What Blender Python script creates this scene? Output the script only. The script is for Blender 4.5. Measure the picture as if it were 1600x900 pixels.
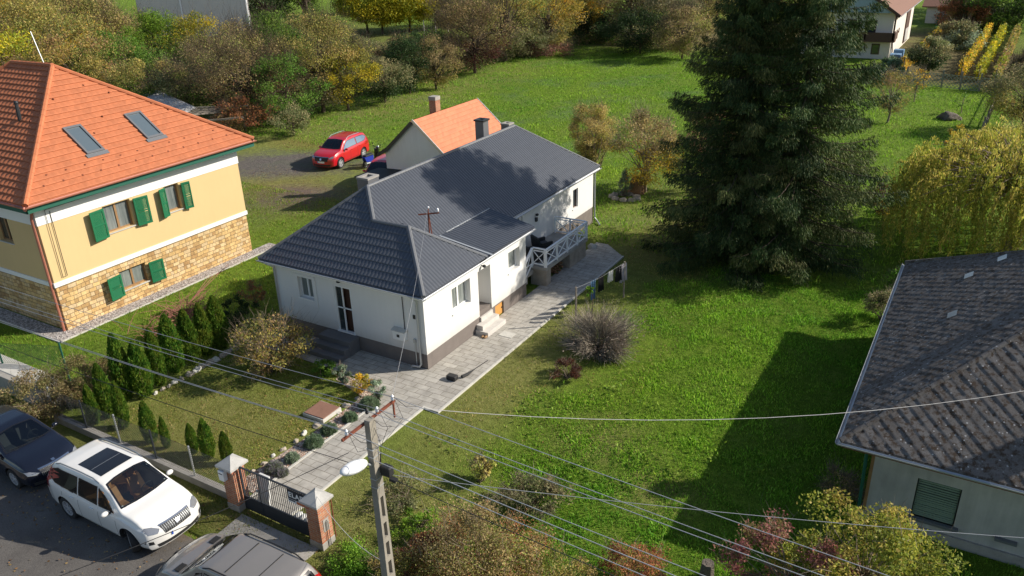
import bpy, bmesh, math, random
import numpy as np
from mathutils import Vector, Matrix
from mathutils.bvhtree import BVHTree
PI = math.pi
rad = math.radians
sc = bpy.context.scene
for o in list(bpy.data.objects):
    bpy.data.objects.remove(o)

# ------------------------------------------------------------------ camera
# a drone 15.4 m above the garden; X runs along the street, Y away from it
F_PX, PIT, ROL, TH = 1250.6, .42338, -.03282, .5480
_cp, _sp = math.cos(PIT), math.sin(PIT)
_fw = Vector((0, _cp, -_sp)); _rt = Vector((1, 0, 0)); _up = _rt.cross(_fw)
_cr, _sr = math.cos(ROL), math.sin(ROL)
_r = _cr * _rt + _sr * _up
_u = -_sr * _rt + _cr * _up
_M = Matrix(((math.cos(TH), -math.sin(TH), 0), (math.sin(TH), math.cos(TH), 0), (0, 0, 1)))
CR, CU, CF = _M @ _r, _M @ _u, _M @ _fw
CP = Vector((0, 0, 15.4))
cam = bpy.data.cameras.new("camera")
cam.lens = 36 * F_PX / 1600
cam.sensor_width = 36
cam.clip_end = 2000
co = bpy.data.objects.new("camera", cam)
sc.collection.objects.link(co)
m3 = Matrix((CR, CU, -CF)).transposed()
co.matrix_world = Matrix.Translation(CP) @ m3.to_4x4()
sc.camera = co

# ------------------------------------------------------------------ light
SUN_EL, SUN_AZ = rad(31), rad(36.5)        # azimuth measured from +X towards +Y
w = bpy.data.worlds.new("World"); sc.world = w; w.use_nodes = True
nt = w.node_tree
sky = nt.nodes.new("ShaderNodeTexSky"); sky.sky_type = 'NISHITA'; sky.sun_disc = False
sky.sun_elevation = SUN_EL; sky.sun_rotation = PI / 2 - SUN_AZ
bg = nt.nodes["Background"]; bg.inputs[1].default_value = 0.088
nt.links.new(sky.outputs[0], bg.inputs[0])
sl = bpy.data.lights.new("sun", 'SUN'); sl.energy = 4.6; sl.angle = rad(.55); sl.color = (1, .93, .82)
so = bpy.data.objects.new("sun", sl); sc.collection.objects.link(so)
sd = Vector((math.cos(SUN_AZ) * math.cos(SUN_EL), math.sin(SUN_AZ) * math.cos(SUN_EL), math.sin(SUN_EL)))
so.rotation_euler = sd.to_track_quat('Z', 'Y').to_euler(); so.location = (20, 20, 40)
sc.view_settings.view_transform = 'Standard'; sc.view_settings.look = 'None'
sc.view_settings.exposure = 0.48; sc.view_settings.gamma = 1; sc.view_settings.use_curve_mapping = False

# ------------------------------------------------------------------ helpers
def ray(x, y): return CF * F_PX + CR * (x - 800) - CU * (y - 450)
def gp(x, y, z=0.0):
    """the point of the plane at height z seen at this photograph position"""
    d = ray(x, y); t = (z - CP.z) / d.z
    return CP + d * t
RNG = np.random.default_rng(11)
random.seed(5)
COL = sc.collection

def tag(o, label=None, cat=None, group=None, kind=None):
    if label: o['label'] = label
    if cat: o['category'] = cat
    if group: o['group'] = group
    if kind: o['kind'] = kind
    return o

def thing(name, loc, label, cat, group=None):
    o = bpy.data.objects.new(name, None); COL.objects.link(o); o.location = loc
    o.empty_display_size = .3
    return tag(o, label, cat, group)

def link_mesh(name, me, mat, parent=None):
    o = bpy.data.objects.new(name, me); COL.objects.link(o)
    if mat is not None:
        for mm in (mat if isinstance(mat, (list, tuple)) else [mat]): me.materials.append(mm)
    if parent is not None: o.parent = parent
    return o

def rootloc(p):
    v = Vector((0, 0, 0))
    while p is not None:
        v += p.location; p = p.parent
    return v

def obj(name, bm, mat, parent=None, smooth=False, local=False):
    """bm is in world coordinates unless local"""
    bmesh.ops.recalc_face_normals(bm, faces=bm.faces)
    if parent is not None and not local:
        bmesh.ops.translate(bm, verts=bm.verts, vec=-rootloc(parent))
    me = bpy.data.meshes.new(name); bm.to_mesh(me); bm.free()
    if smooth:
        me.polygons.foreach_set('use_smooth', [True] * len(me.polygons))
        me.set_sharp_from_angle(angle=rad(42))
    return link_mesh(name, me, mat, parent)

def centre(o):
    """move a single-mesh thing's origin to the middle of its base"""
    me = o.data
    n = len(me.vertices); a = np.empty(n * 3, np.float32); me.vertices.foreach_get('co', a); a = a.reshape(-1, 3)
    c = np.array([(a[:, 0].min() + a[:, 0].max()) / 2, (a[:, 1].min() + a[:, 1].max()) / 2, a[:, 2].min()])
    a -= c; me.vertices.foreach_set('co', a.ravel()); o.location = c; me.update()
    return o

NB = bmesh.new
def box(bm, x0, x1, y0, y1, z0, z1, bev=0):
    vs = [bm.verts.new(p) for p in ((x0, y0, z0), (x1, y0, z0), (x1, y1, z0), (x0, y1, z0), (x0, y0, z1), (x1, y0, z1), (x1, y1, z1), (x0, y1, z1))]
    fs = [bm.faces.new([vs[i] for i in f]) for f in ((0, 3, 2, 1), (4, 5, 6, 7), (0, 1, 5, 4), (1, 2, 6, 5), (2, 3, 7, 6), (3, 0, 4, 7))]
    if bev:
        es = list({e for f in fs for e in f.edges})
        bmesh.ops.bevel(bm, geom=es, offset=bev, segments=2, affect='EDGES', profile=.5)
    return vs
def hexa(bm, p):
    """eight points: bottom four then top four"""
    vs = [bm.verts.new(q) for q in p]
    for f in ((0, 3, 2, 1), (4, 5, 6, 7), (0, 1, 5, 4), (1, 2, 6, 5), (2, 3, 7, 6), (3, 0, 4, 7)): bm.faces.new([vs[i] for i in f])
def bar(bm, a, b, wd, ht=None, up=(0, 0, 1)):
    a, b = Vector(a), Vector(b); ht = wd if ht is None else ht
    d = (b - a).normalized(); s = d.cross(Vector(up))
    if s.length < 1e-4: s = d.cross(Vector((1, 0, 0)))
    s.normalize(); t = s.cross(d).normalized()
    s *= wd / 2; t *= ht / 2
    hexa(bm, [a - s - t, a + s - t, b + s - t, b - s - t, a - s + t, a + s + t, b + s + t, b - s + t])
def tube(bm, pts, rr, n=6, caps=True):
    pts = [Vector(p) for p in pts]
    if not hasattr(rr, '__len__'): rr = [rr] * len(pts)
    rings = []; pv = None
    for i, p in enumerate(pts):
        d = (pts[min(i + 1, len(pts) - 1)] - pts[max(i - 1, 0)]).normalized()
        if pv is None:
            pv = d.orthogonal().normalized()
        pv = (pv - d * pv.dot(d)).normalized(); q = d.cross(pv)
        rings.append([bm.verts.new(p + (pv * math.cos(2 * PI * k / n) + q * math.sin(2 * PI * k / n)) * rr[i]) for k in range(n)])
    for a, b in zip(rings, rings[1:]):
        for k in range(n): bm.faces.new((a[k], a[(k + 1) % n], b[(k + 1) % n], b[k]))
    if caps:
        bm.faces.new(rings[0][::-1]); bm.faces.new(rings[-1])
def lathe(bm, prof, c=(0, 0, 0), n=16, axis='z', caps=True):
    rings = []
    for r_, z_ in prof:
        ring = []
        for k in range(n):
            a = 2 * PI * k / n; x, y, z = r_ * math.cos(a), r_ * math.sin(a), z_
            if axis == 'y': x, y, z = x, z, y
            if axis == 'x': x, y, z = z, x, y
            ring.append(bm.verts.new((x + c[0], y + c[1], z + c[2])))
        rings.append(ring)
    for a, b in zip(rings, rings[1:]):
        for k in range(n): bm.faces.new((a[k], a[(k + 1) % n], b[(k + 1) % n], b[k]))
    for rg in (rings[0], rings[-1]) if caps else ():
        try: bm.faces.new(rg)
        except Exception: pass
def ball(bm, c, r, seg=12, sx=1, sy=1, sz=1):
    m = Matrix.Translation(c) @ Matrix.Diagonal((r * sx, r * sy, r * sz, 1))
    bmesh.ops.create_uvsphere(bm, u_segments=seg, v_segments=max(6, seg // 2), radius=1, matrix=m)
def poly_prism(bm, pts, z0, z1):
    a = [bm.verts.new((p[0], p[1], z0)) for p in pts]; b = [bm.verts.new((p[0], p[1], z1)) for p in pts]
    bm.faces.new(a[::-1]); bm.faces.new(b); n = len(a)
    for i in range(n): bm.faces.new((a[i], a[(i + 1) % n], b[(i + 1) % n], b[i]))
def slab(bm, pts, th):
    """solid plate: polygon in space thickened downwards"""
    pts = [Vector(p) for p in pts]
    a = [bm.verts.new(p) for p in pts]; b = [bm.verts.new(p - Vector((0, 0, th))) for p in pts]
    bm.faces.new(a); bm.faces.new(b[::-1]); n = len(a)
    for i in range(n): bm.faces.new((a[i], a[(i + 1) % n], b[(i + 1) % n], b[i]))

# ------------------------------------------------------------------ materials
class NT:
    def __init__(s, name):
        s.m = bpy.data.materials.new(name); s.m.use_nodes = True; s.t = s.m.node_tree
        s.b = s.t.nodes['Principled BSDF']; s.out = s.t.nodes['Material Output']
    def n(s, ty, **kw):
        nd = s.t.nodes.new('ShaderNode' + ty)
        for k, v in kw.items():
            if k == 'ins':
                for kk, vv in v.items():
                    if hasattr(vv, 'is_output') or isinstance(vv, bpy.types.NodeSocket): s.t.links.new(vv, nd.inputs[kk])
                    else: nd.inputs[kk].default_value = vv
            else: setattr(nd, k, v)
        return nd
    def l(s, a, b): s.t.links.new(a, b)
    def set(s, k, v):
        if isinstance(v, bpy.types.NodeSocket): s.l(v, s.b.inputs[k])
        else: s.b.inputs[k].default_value = v
    def pos(s, scale=(1, 1, 1), rot=(0, 0, 0)):
        g = s.n('NewGeometry'); mp = s.n('Mapping', ins={'Vector': g.outputs['Position'], 'Scale': scale, 'Rotation': rot})
        return mp.outputs[0]
    def noise(s, vec, scale, detail=4, rough=.6, dist=0):
        return s.n('TexNoise', ins={'Vector': vec, 'Scale': scale, 'Detail': detail, 'Roughness': rough, 'Distortion': dist}).outputs['Fac']
    def ramp(s, fac, stops, interp='LINEAR'):
        r = s.n('ValToRGB', ins={'Fac': fac}); cr = r.color_ramp; cr.interpolation = interp
        while len(cr.elements) < len(stops): cr.elements.new(.5)
        for e, (p, c) in zip(cr.elements, stops):
            e.position = p; e.color = (*c, 1) if hasattr(c, '__len__') else (c, c, c, 1)
        return r.outputs[0]
    def math(s, op, a, b=0.0, c=0.0, clamp=False):
        return s.n('Math', operation=op, use_clamp=clamp, ins={0: a, 1: b, 2: c}).outputs[0]
    def mix(s, f, a, b, mode='MIX'):
        nd = s.t.nodes.new('ShaderNodeMix'); nd.data_type = 'RGBA'; nd.blend_type = mode
        for sock, v in ((nd.inputs[0], f), (nd.inputs[6], a), (nd.inputs[7], b)):
            if isinstance(v, bpy.types.NodeSocket): s.l(v, sock)
            elif hasattr(v, '__len__'): sock.default_value = (*v, 1) if len(v) == 3 else v
            else: sock.default_value = v
        return nd.outputs[2]
    def bump(s, h, strength=.3, dist=.02):
        b = s.n('Bump', ins={'Height': h, 'Strength': strength, 'Distance': dist}); s.l(b.outputs[0], s.b.inputs['Normal'])
    def sep(s, v):
        nd = s.n('SeparateXYZ', ins={0: v}); return nd.outputs
    def comb(s, x, y, z=0.0):
        return s.n('CombineXYZ', ins={0: x, 1: y, 2: z}).outputs[0]

def vary(c, k): return tuple(max(0, v * k) for v in c)
def mat(name, c, rough=.7, metal=0, var=.15, vs=3, bump=0, bs=40, bd=.01, spec=.5, coat=0):
    t = NT(name)
    p = t.pos()
    f = t.noise(p, vs, 5)
    f2 = t.noise(p, vs * 9, 3)
    fm = t.math('ADD', t.math('MULTIPLY', f, .7), t.math('MULTIPLY', f2, .3))
    t.set('Base Color', t.ramp(fm, [(.25, vary(c, 1 - var)), (.75, vary(c, 1 + var))]))
    t.set('Roughness', rough); t.set('Metallic', metal); t.set('Specular IOR Level', spec)
    if coat: t.set('Coat Weight', coat); t.set('Coat Roughness', .04)
    if bump: t.bump(t.noise(p, bs, 6), bump, bd)
    return t.m

M = {}
# plasters: stains under eaves follow rain streaks
def plaster(name, c, streak=.12, rough=.9, splash=None):
    t = NT(name); p = t.pos()
    a = t.noise(p, .8, 6, .65); b = t.noise(t.pos((5, 5, .5)), 1.2, 5); f = t.noise(p, 45, 3)
    col = t.ramp(t.math('ADD', t.math('MULTIPLY', a, .6), t.math('MULTIPLY', b, .4)), [(.3, vary(c, 1 - streak)), (.62, c)])
    if splash:   # dirt thrown up from the ground
        z = t.sep(p)[2]; m_ = t.n('MapRange', ins={'Value': t.math('ADD', z, t.math('MULTIPLY', b, -.5)), 'From Min': splash + .25, 'From Max': splash - .35}).outputs[0]
        col = t.mix(t.math('MULTIPLY', m_, .45), col, (.38, .34, .28))
    t.set('Base Color', col); t.set('Roughness', rough); t.set('Specular IOR Level', .2)
    t.bump(f, .25, .006); return t.m
M['white'] = plaster('white_plaster', (.73, .72, .70), .06, splash=.68)
M['ochre'] = plaster('ochre_plaster', (.65, .475, .24), .05)
M['trim'] = plaster('white_trim', (.82, .81, .78), .04)
M['annexwall'] = plaster('pale_grey_plaster', (.78, .79, .79), .12)
M['oldwall'] = plaster('old_grey_plaster', (.50, .485, .46), .35)
M['brownwall'] = plaster('brown_grey_plaster', (.74, .69, .64), .1)
M['farwall'] = plaster('far_cream_plaster', (.74, .68, .60), .08)
M['plinth'] = mat('grey_plinth', (.17, .145, .13), .9, bump=.4, bs=60)
M['concrete'] = mat('concrete', (.33, .31, .28), .9, var=.25, bump=.4, bs=30)
M['paleconc'] = mat('pale_concrete', (.52, .50, .45), .9, var=.2, bump=.4, bs=40)
M['capconc'] = mat('cap_concrete', (.42, .41, .385), .9, var=.25, bump=.4, bs=40)
M['poleconc'] = mat('pole_concrete', (.26, .235, .195), .95, var=.25, bump=.5, bs=30)
M['steps'] = mat('pale_steps', (.55, .52, .48), .8)
M['darksteps'] = mat('grey_step_stone', (.13, .13, .135), .7)
M['whitepaint'] = mat('white_paint', (.85, .86, .87), .5, var=.05)
M['pvc'] = mat('white_plastic', (.78, .78, .77), .35, var=.03)
M['greymetal'] = mat('grey_metal', (.30, .32, .34), .4, .6, var=.1)
M['galv'] = mat('galvanised_metal', (.5, .52, .53), .4, .5, var=.12)
M['gutter'] = mat('pale_gutter', (.62, .63, .64), .4, .2, var=.08)
M['darkmetal'] = mat('dark_metal', (.035, .038, .042), .45, .3, var=.1)
M['anthracite'] = mat('anthracite_paint', (.03, .036, .045), .5, var=.1)
M['rust'] = mat('rusty_steel', (.19, .055, .03), .8, .2, var=.4, vs=12)
M['coppergutter'] = mat('copper_red_gutter', (.42, .16, .11), .45, .1, var=.12)
M['greenpaint'] = mat('green_paint', (.008, .135, .055), .5, var=.12, vs=5)
M['greentrim'] = mat('dark_green_board', (.01, .10, .065), .6, var=.1)
M['brownwood'] = mat('brown_wood', (.28, .16, .07), .6, var=.2, vs=8)
M['orangewood'] = mat('orange_wood', (.58, .28, .07), .6, var=.15, vs=8)
M['darkwood'] = mat('dark_wood', (.075, .035, .022), .7, var=.2, vs=6)
M['greywood'] = mat('weathered_wood', (.23, .20, .165), .9, var=.3, vs=8, bump=.5)
M['rubber'] = mat('rubber', (.018, .018, .019), .85, var=.1)
M['alloy'] = mat('alloy_rim', (.50, .50, .51), .35, .25, var=.05)
M['chrome'] = mat('chrome_trim', (.65, .66, .67), .12, 1, var=.03)
M['blackgloss'] = mat('black_gloss', (.010, .010, .012), .15, var=.05, coat=.5)
M['blackplastic'] = mat('black_plastic', (.02, .02, .021), .6, var=.1)
M['rattan'] = mat('dark_rattan', (.016, .017, .020), .6, bump=.8, bs=120)
M['cushion'] = mat('dark_cushion', (.05, .055, .065), .9)
M['red_paint'] = mat('red_car_paint', (.50, .008, .018), .28, 0, var=.02, coat=.9)
M['white_paintcar'] = mat('white_car_paint', (.76, .745, .71), .25, 0, var=.015, coat=.8)
M['navy_paint'] = mat('dark_blue_car_paint', (.006, .008, .017), .2, .1, var=.02, coat=.9)
M['grey_paint'] = mat('silver_grey_car_paint', (.27, .25, .23), .28, .35, var=.02, coat=.8)
M['tan'] = mat('tan_leather', (.42, .19, .075), .6, var=.1)
M['darkseat'] = mat('dark_upholstery', (.03, .03, .033), .8)
M['lampred'] = mat('red_lens', (.35, .01, .012), .15, coat=.6)
M['lampclear'] = mat('headlamp_lens', (.32, .33, .35), .08, .5, coat=1)
M['platewhite'] = mat('number_plate', (.75, .75, .73), .4, var=.02)
M['plateblue'] = mat('plate_blue', (.02, .08, .45), .4)
M['lampshade'] = mat('opal_lamp_glass', (.80, .81, .82), .18, var=.02, coat=.6)
M['porcelain'] = mat('porcelain', (.80, .80, .82), .15, var=.02, coat=.8)
M['cable'] = mat('aluminium_cable', (.42, .42, .43), .45, .4)
M['blackcable'] = mat('black_cable', (.015, .015, .017), .6)
M['greywhitecable'] = mat('pale_cable', (.58, .56, .54), .6)
M['cloth_grey'] = mat('lilac_grey_cloth', (.52, .49, .54), .9, var=.1)
M['cloth_black'] = mat('black_cloth', (.02, .02, .024), .9)
M['cloth_blue'] = mat('blue_cloth', (.10, .20, .34), .9)
M['cloth_white'] = mat('white_cloth', (.68, .68, .67), .9)
M['sacks'] = mat('white_sack', (.62, .62, .60), .8)
M['bark'] = mat('bark', (.085, .062, .042), .95, var=.35, vs=6, bump=.8, bs=18, bd=.04)
M['palebark'] = mat('pale_bark', (.22, .175, .125), .95, var=.3, vs=6, bump=.6, bs=20, bd=.03)
M['twig'] = mat('grey_twigs', (.33, .28, .22), .95, var=.3, vs=8)
M['browntwig'] = mat('brown_twigs', (.17, .13, .095), .95, var=.3, vs=8)
M['rock'] = mat('grey_rock', (.15, .125, .10), .95, var=.4, vs=5, bump=1, bs=12, bd=.1)
M['stone'] = mat('edging_stone', (.36, .31, .25), .95, var=.35, vs=4, bump=.6, bs=20, bd=.02)
M['log'] = mat('firewood', (.24, .13, .065), .95, var=.35, vs=9)
M['bluegrey_gable'] = mat('blue_grey_board', (.28, .36, .42), .7)
M['orangesign'] = mat('orange_sign_print', (.55, .16, .06), .6)
M['navysign'] = mat('navy_sign', (.012, .016, .028), .55)
M['letter'] = mat('white_lettering', (.82, .82, .80), .6, var=.02)

def glass(name, c=(.03, .04, .045), rough=.04):
    t = NT(name); t.set('Base Color', (*c, 1)); t.set('Roughness', rough); t.set('Specular IOR Level', .8)
    t.set('Coat Weight', .6); t.set('Coat Roughness', .02)
    p = t.pos(); t.bump(t.noise(p, 1.5, 2), .03, .02)
    return t.m
M['pane'] = glass('window_glass')
M['skypane'] = glass('roof_window_glass', (.10, .13, .15))
def curtain(name, a, b):
    t = NT(name); f = t.noise(t.pos((14, 14, .6)), 1.0, 3, .6); g = t.noise(t.pos(), .9, 2)
    t.set('Base Color', t.ramp(t.math('ADD', t.math('MULTIPLY', f, .6), t.math('MULTIPLY', g, .4)), [(.35, a), (.65, b)])); t.set('Roughness', .25); t.set('Coat Weight', .8); t.set('Coat Roughness', .02)
    return t.m
M['curtain'] = curtain('curtained_glass', (.10, .12, .12), (.24, .26, .25))
def carglass(name='tinted_car_glass', c=(.55, .62, .60, 1), g=(.9, .95, 1, 1)):
    t = NT(name)
    tr = t.n('BsdfTransparent', ins={0: c})
    gl = t.n('BsdfGlossy', ins={'Color': g, 'Roughness': .03})
    fr = t.n('Fresnel', ins={0: 1.45})
    k = t.math('ADD', t.math('MULTIPLY', fr.outputs[0], .9), .04, clamp=True)
    mx = t.n('MixShader', ins={0: k, 1: tr.outputs[0], 2: gl.outputs[0]})
    t.l(mx.outputs[0], t.out.inputs[0]); return t.m
M['carglass'] = carglass(); M['privacyglass'] = carglass('dark_car_glass', (.09, .11, .11, 1), (.35, .42, .50, 1))

def tilemat(name, c, rough, var, stain=None, spec=.5, coat=0, speck=0, cell=None):
    t = NT(name); p = t.pos()
    f = t.noise(p, 2.2, 6); f2 = t.noise(p, 30, 3)
    col = t.ramp(t.math('ADD', t.math('MULTIPLY', f, .6), t.math('MULTIPLY', f2, .4)), [(.3, vary(c, 1 - var)), (.7, vary(c, 1 + var))])
    if cell:
        s_ = t.sep(p); fl = lambda a, k: t.math('FLOOR', t.math('DIVIDE', a, k))
        wn = t.n('TexWhiteNoise', ins={'Vector': t.comb(fl(t.math('ADD', s_[0], s_[1]), cell[0]), fl(s_[2], cell[1]))}).outputs['Value']
        col = t.mix(1.0, col, t.ramp(wn, [(0.0, 1 - cell[2]), (1.0, 1 + cell[2])]), 'MULTIPLY')
    if stain:
        col = t.mix(t.ramp(t.noise(p, 7, 8, .7), [(.48, 0.0), (.6, 1.0)]), col, stain)
    if speck:
        v = t.n('TexVoronoi', ins={'Vector': p, 'Scale': 6.0})
        col = t.mix(t.ramp(v.outputs['Distance'], [(.10, 1.0), (.16, 0.0)]), col, (.42, .41, .40))
        vb = t.n('TexVoronoi', ins={'Vector': p, 'Scale': 3.4})
        col = t.mix(t.math('MULTIPLY', t.ramp(vb.outputs['Color'], [(.2, 0.0), (.8, 1.0)]), .35), col, (.06, .04, .028))
    t.set('Base Color', col); t.set('Roughness', rough); t.set('Specular IOR Level', spec)
    if coat: t.set('Coat Weight', coat); t.set('Coat Roughness', .25)
    t.bump(f2, .15, .01); return t.m
M['darktile'] = tilemat('anthracite_roof_tile', (.068, .075, .090), .36, .10, coat=.2)
M['darkcap'] = tilemat('anthracite_ridge_cap', (.14, .145, .155), .42, .1)
M['orangetile'] = tilemat('orange_roof_tile', (.45, .145, .060), .75, .14, stain=None, cell=(.3, .192, .06))
M['orangetile2'] = tilemat('salmon_roof_tile', (.60, .205, .10), .75, .07, cell=(.22, .19, .08))
M['slate'] = tilemat('old_fibre_slate', (.145, .135, .128), .92, .5, stain=(.050, .030, .017), speck=1)
M['browntile'] = tilemat('brown_roof_tile', (.20, .095, .06), .8, .15)
M['corr'] = tilemat('corrugated_sheet', (.50, .49, .47), .6, .3, stain=(.13, .10, .08))

def brickmat(name, c1, c2, mortar, bw, bh, msz=.012, bump=.5, rough=.9, axis='xz', off=.5, dirt=0, rot=0):
    t = NT(name); s_ = t.sep(t.pos())
    if axis == 'xz': v = t.comb(t.math('ADD', s_[0], s_[1]), s_[2])
    else: v = t.n('Mapping', ins={'Vector': t.pos(), 'Rotation': (0, 0, rot)}).outputs[0]
    b = t.n('TexBrick', offset=off, ins={'Vector': v, 'Color1': (*c1, 1), 'Color2': (*c2, 1), 'Mortar': (*mortar, 1), 'Scale': 1.0,
            'Mortar Size': msz, 'Brick Width': bw, 'Row Height': bh, 'Bias': 0.0, 'Mortar Smooth': .2})
    col = b.outputs['Color']; p = t.pos()
    f = t.noise(p, 2.5, 6)
    col = t.mix(1.0, col, t.ramp(f, [(.25, .68), (.7, 1.12)]), 'MULTIPLY')
    if dirt: col = t.mix(t.ramp(t.noise(p, 1.1, 7, .7), [(.5, 0.0), (.68, dirt)]), col, (.16, .14, .10))
    t.set('Base Color', col); t.set('Roughness', rough)
    h = t.math('ADD', t.math('MULTIPLY', b.outputs['Fac'], -1.0), t.math('MULTIPLY', t.noise(p, 60, 4), .4))
    t.bump(h, bump, .01); return t.m
M['brick'] = brickmat('red_brick', (.42, .13, .065), (.50, .21, .10), (.40, .35, .28), .25, .075, .010)
M['paving'] = brickmat('grey_paving', (.38, .355, .315), (.45, .425, .375), (.17, .15, .12), .6, .3, .010, axis='xy', dirt=.35)
def stonewall():
    t = NT('yellow_ashlar'); p = t.pos(); s_ = t.sep(p)
    nz = t.sep(t.n('TexNoise', ins={'Vector': p, 'Scale': 1.6, 'Detail': 3.0}).outputs['Color'])
    u = t.math('ADD', t.math('ADD', s_[0], s_[1]), t.math('MULTIPLY', nz[0], .16)); v_ = t.math('ADD', s_[2], t.math('MULTIPLY', nz[1], .10))
    b = t.n('TexBrick', offset=.37, offset_frequency=2, squash=.55, squash_frequency=3, ins={'Vector': t.comb(u, v_), 'Color1': (0, 0, 0, 1), 'Color2': (1, 1, 1, 1), 'Mortar': (.5, .5, .5, 1), 'Scale': 1.0, 'Mortar Size': .010, 'Mortar Smooth': .3, 'Brick Width': .36, 'Row Height': .185})
    cc = t.ramp(b.outputs['Color'], [(.05, (.40, .24, .10)), (.3, (.58, .38, .16)), (.55, (.66, .45, .20)), (.75, (.56, .42, .25)), (.95, (.70, .50, .26))])
    cc = t.mix(1.0, cc, t.ramp(t.noise(p, 5, 6), [(.3, .75), (.7, 1.18)]), 'MULTIPLY')
    t.set('Base Color', t.mix(b.outputs['Fac'], cc, (.17, .11, .06))); t.set('Roughness', .9)
    t.bump(t.math('ADD', t.math('MULTIPLY', b.outputs['Fac'], -1.2), t.math('MULTIPLY', t.noise(p, 12, 5), .8)), .9, .03); return t.m
M['ashlar'] = stonewall()
def gravel(name, stops, scale=16):
    t = NT(name); p = t.pos()
    v = t.n('TexVoronoi', ins={'Vector': p, 'Scale': float(scale)})
    t.set('Base Color', t.mix(1.0, t.ramp(t.sep(v.outputs['Color'])[0], stops), t.ramp(v.outputs['Distance'], [(.1, 1.0), (.75, .35)]), 'MULTIPLY'))
    t.set('Roughness', .9); t.bump(t.math('MULTIPLY', v.outputs['Distance'], -1.0), 1, .03); return t.m
M['peagravel'] = gravel('pink_gravel', [(.1, (.45, .27, .19)), (.4, (.70, .52, .40)), (.7, (.78, .67, .57)), (.95, (.50, .39, .32))], 15)
M['palegravel'] = gravel('pale_gravel', [(.1, (.38, .33, .30)), (.5, (.62, .56, .52)), (.9, (.74, .69, .66))], 14)
def asphalt():
    t = NT('asphalt'); p = t.pos()
    a = t.ramp(t.noise(p, .7, 7, .65), [(.3, (.082, .074, .068)), (.7, (.135, .124, .112))])
    sp = t.ramp(t.noise(p, 55, 2), [(.35, .65), (.75, 1.5)])
    col = t.mix(1.0, a, sp, 'MULTIPLY')
    s_ = t.sep(p)
    edge = t.math('SUBTRACT', s_[1], t.math('MULTIPLY', t.noise(p, .9, 5), 2.2))
    mk = t.ramp(edge, [(0.0, 0.0), (1.0, 1.0)])
    mr = t.n('MapRange', ins={'Value': edge, 'From Min': 9.2, 'From Max': 9.9}).outputs[0]
    col = t.mix(mr, col, t.ramp(t.noise(p, 9, 5), [(.35, (.10, .068, .04)), (.7, (.22, .15, .09))]))
    t.set('Base Color', col); t.set('Roughness', .93); t.bump(t.noise(p, 70, 3), .5, .01); return t.m
M['asphalt'] = asphalt()

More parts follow.
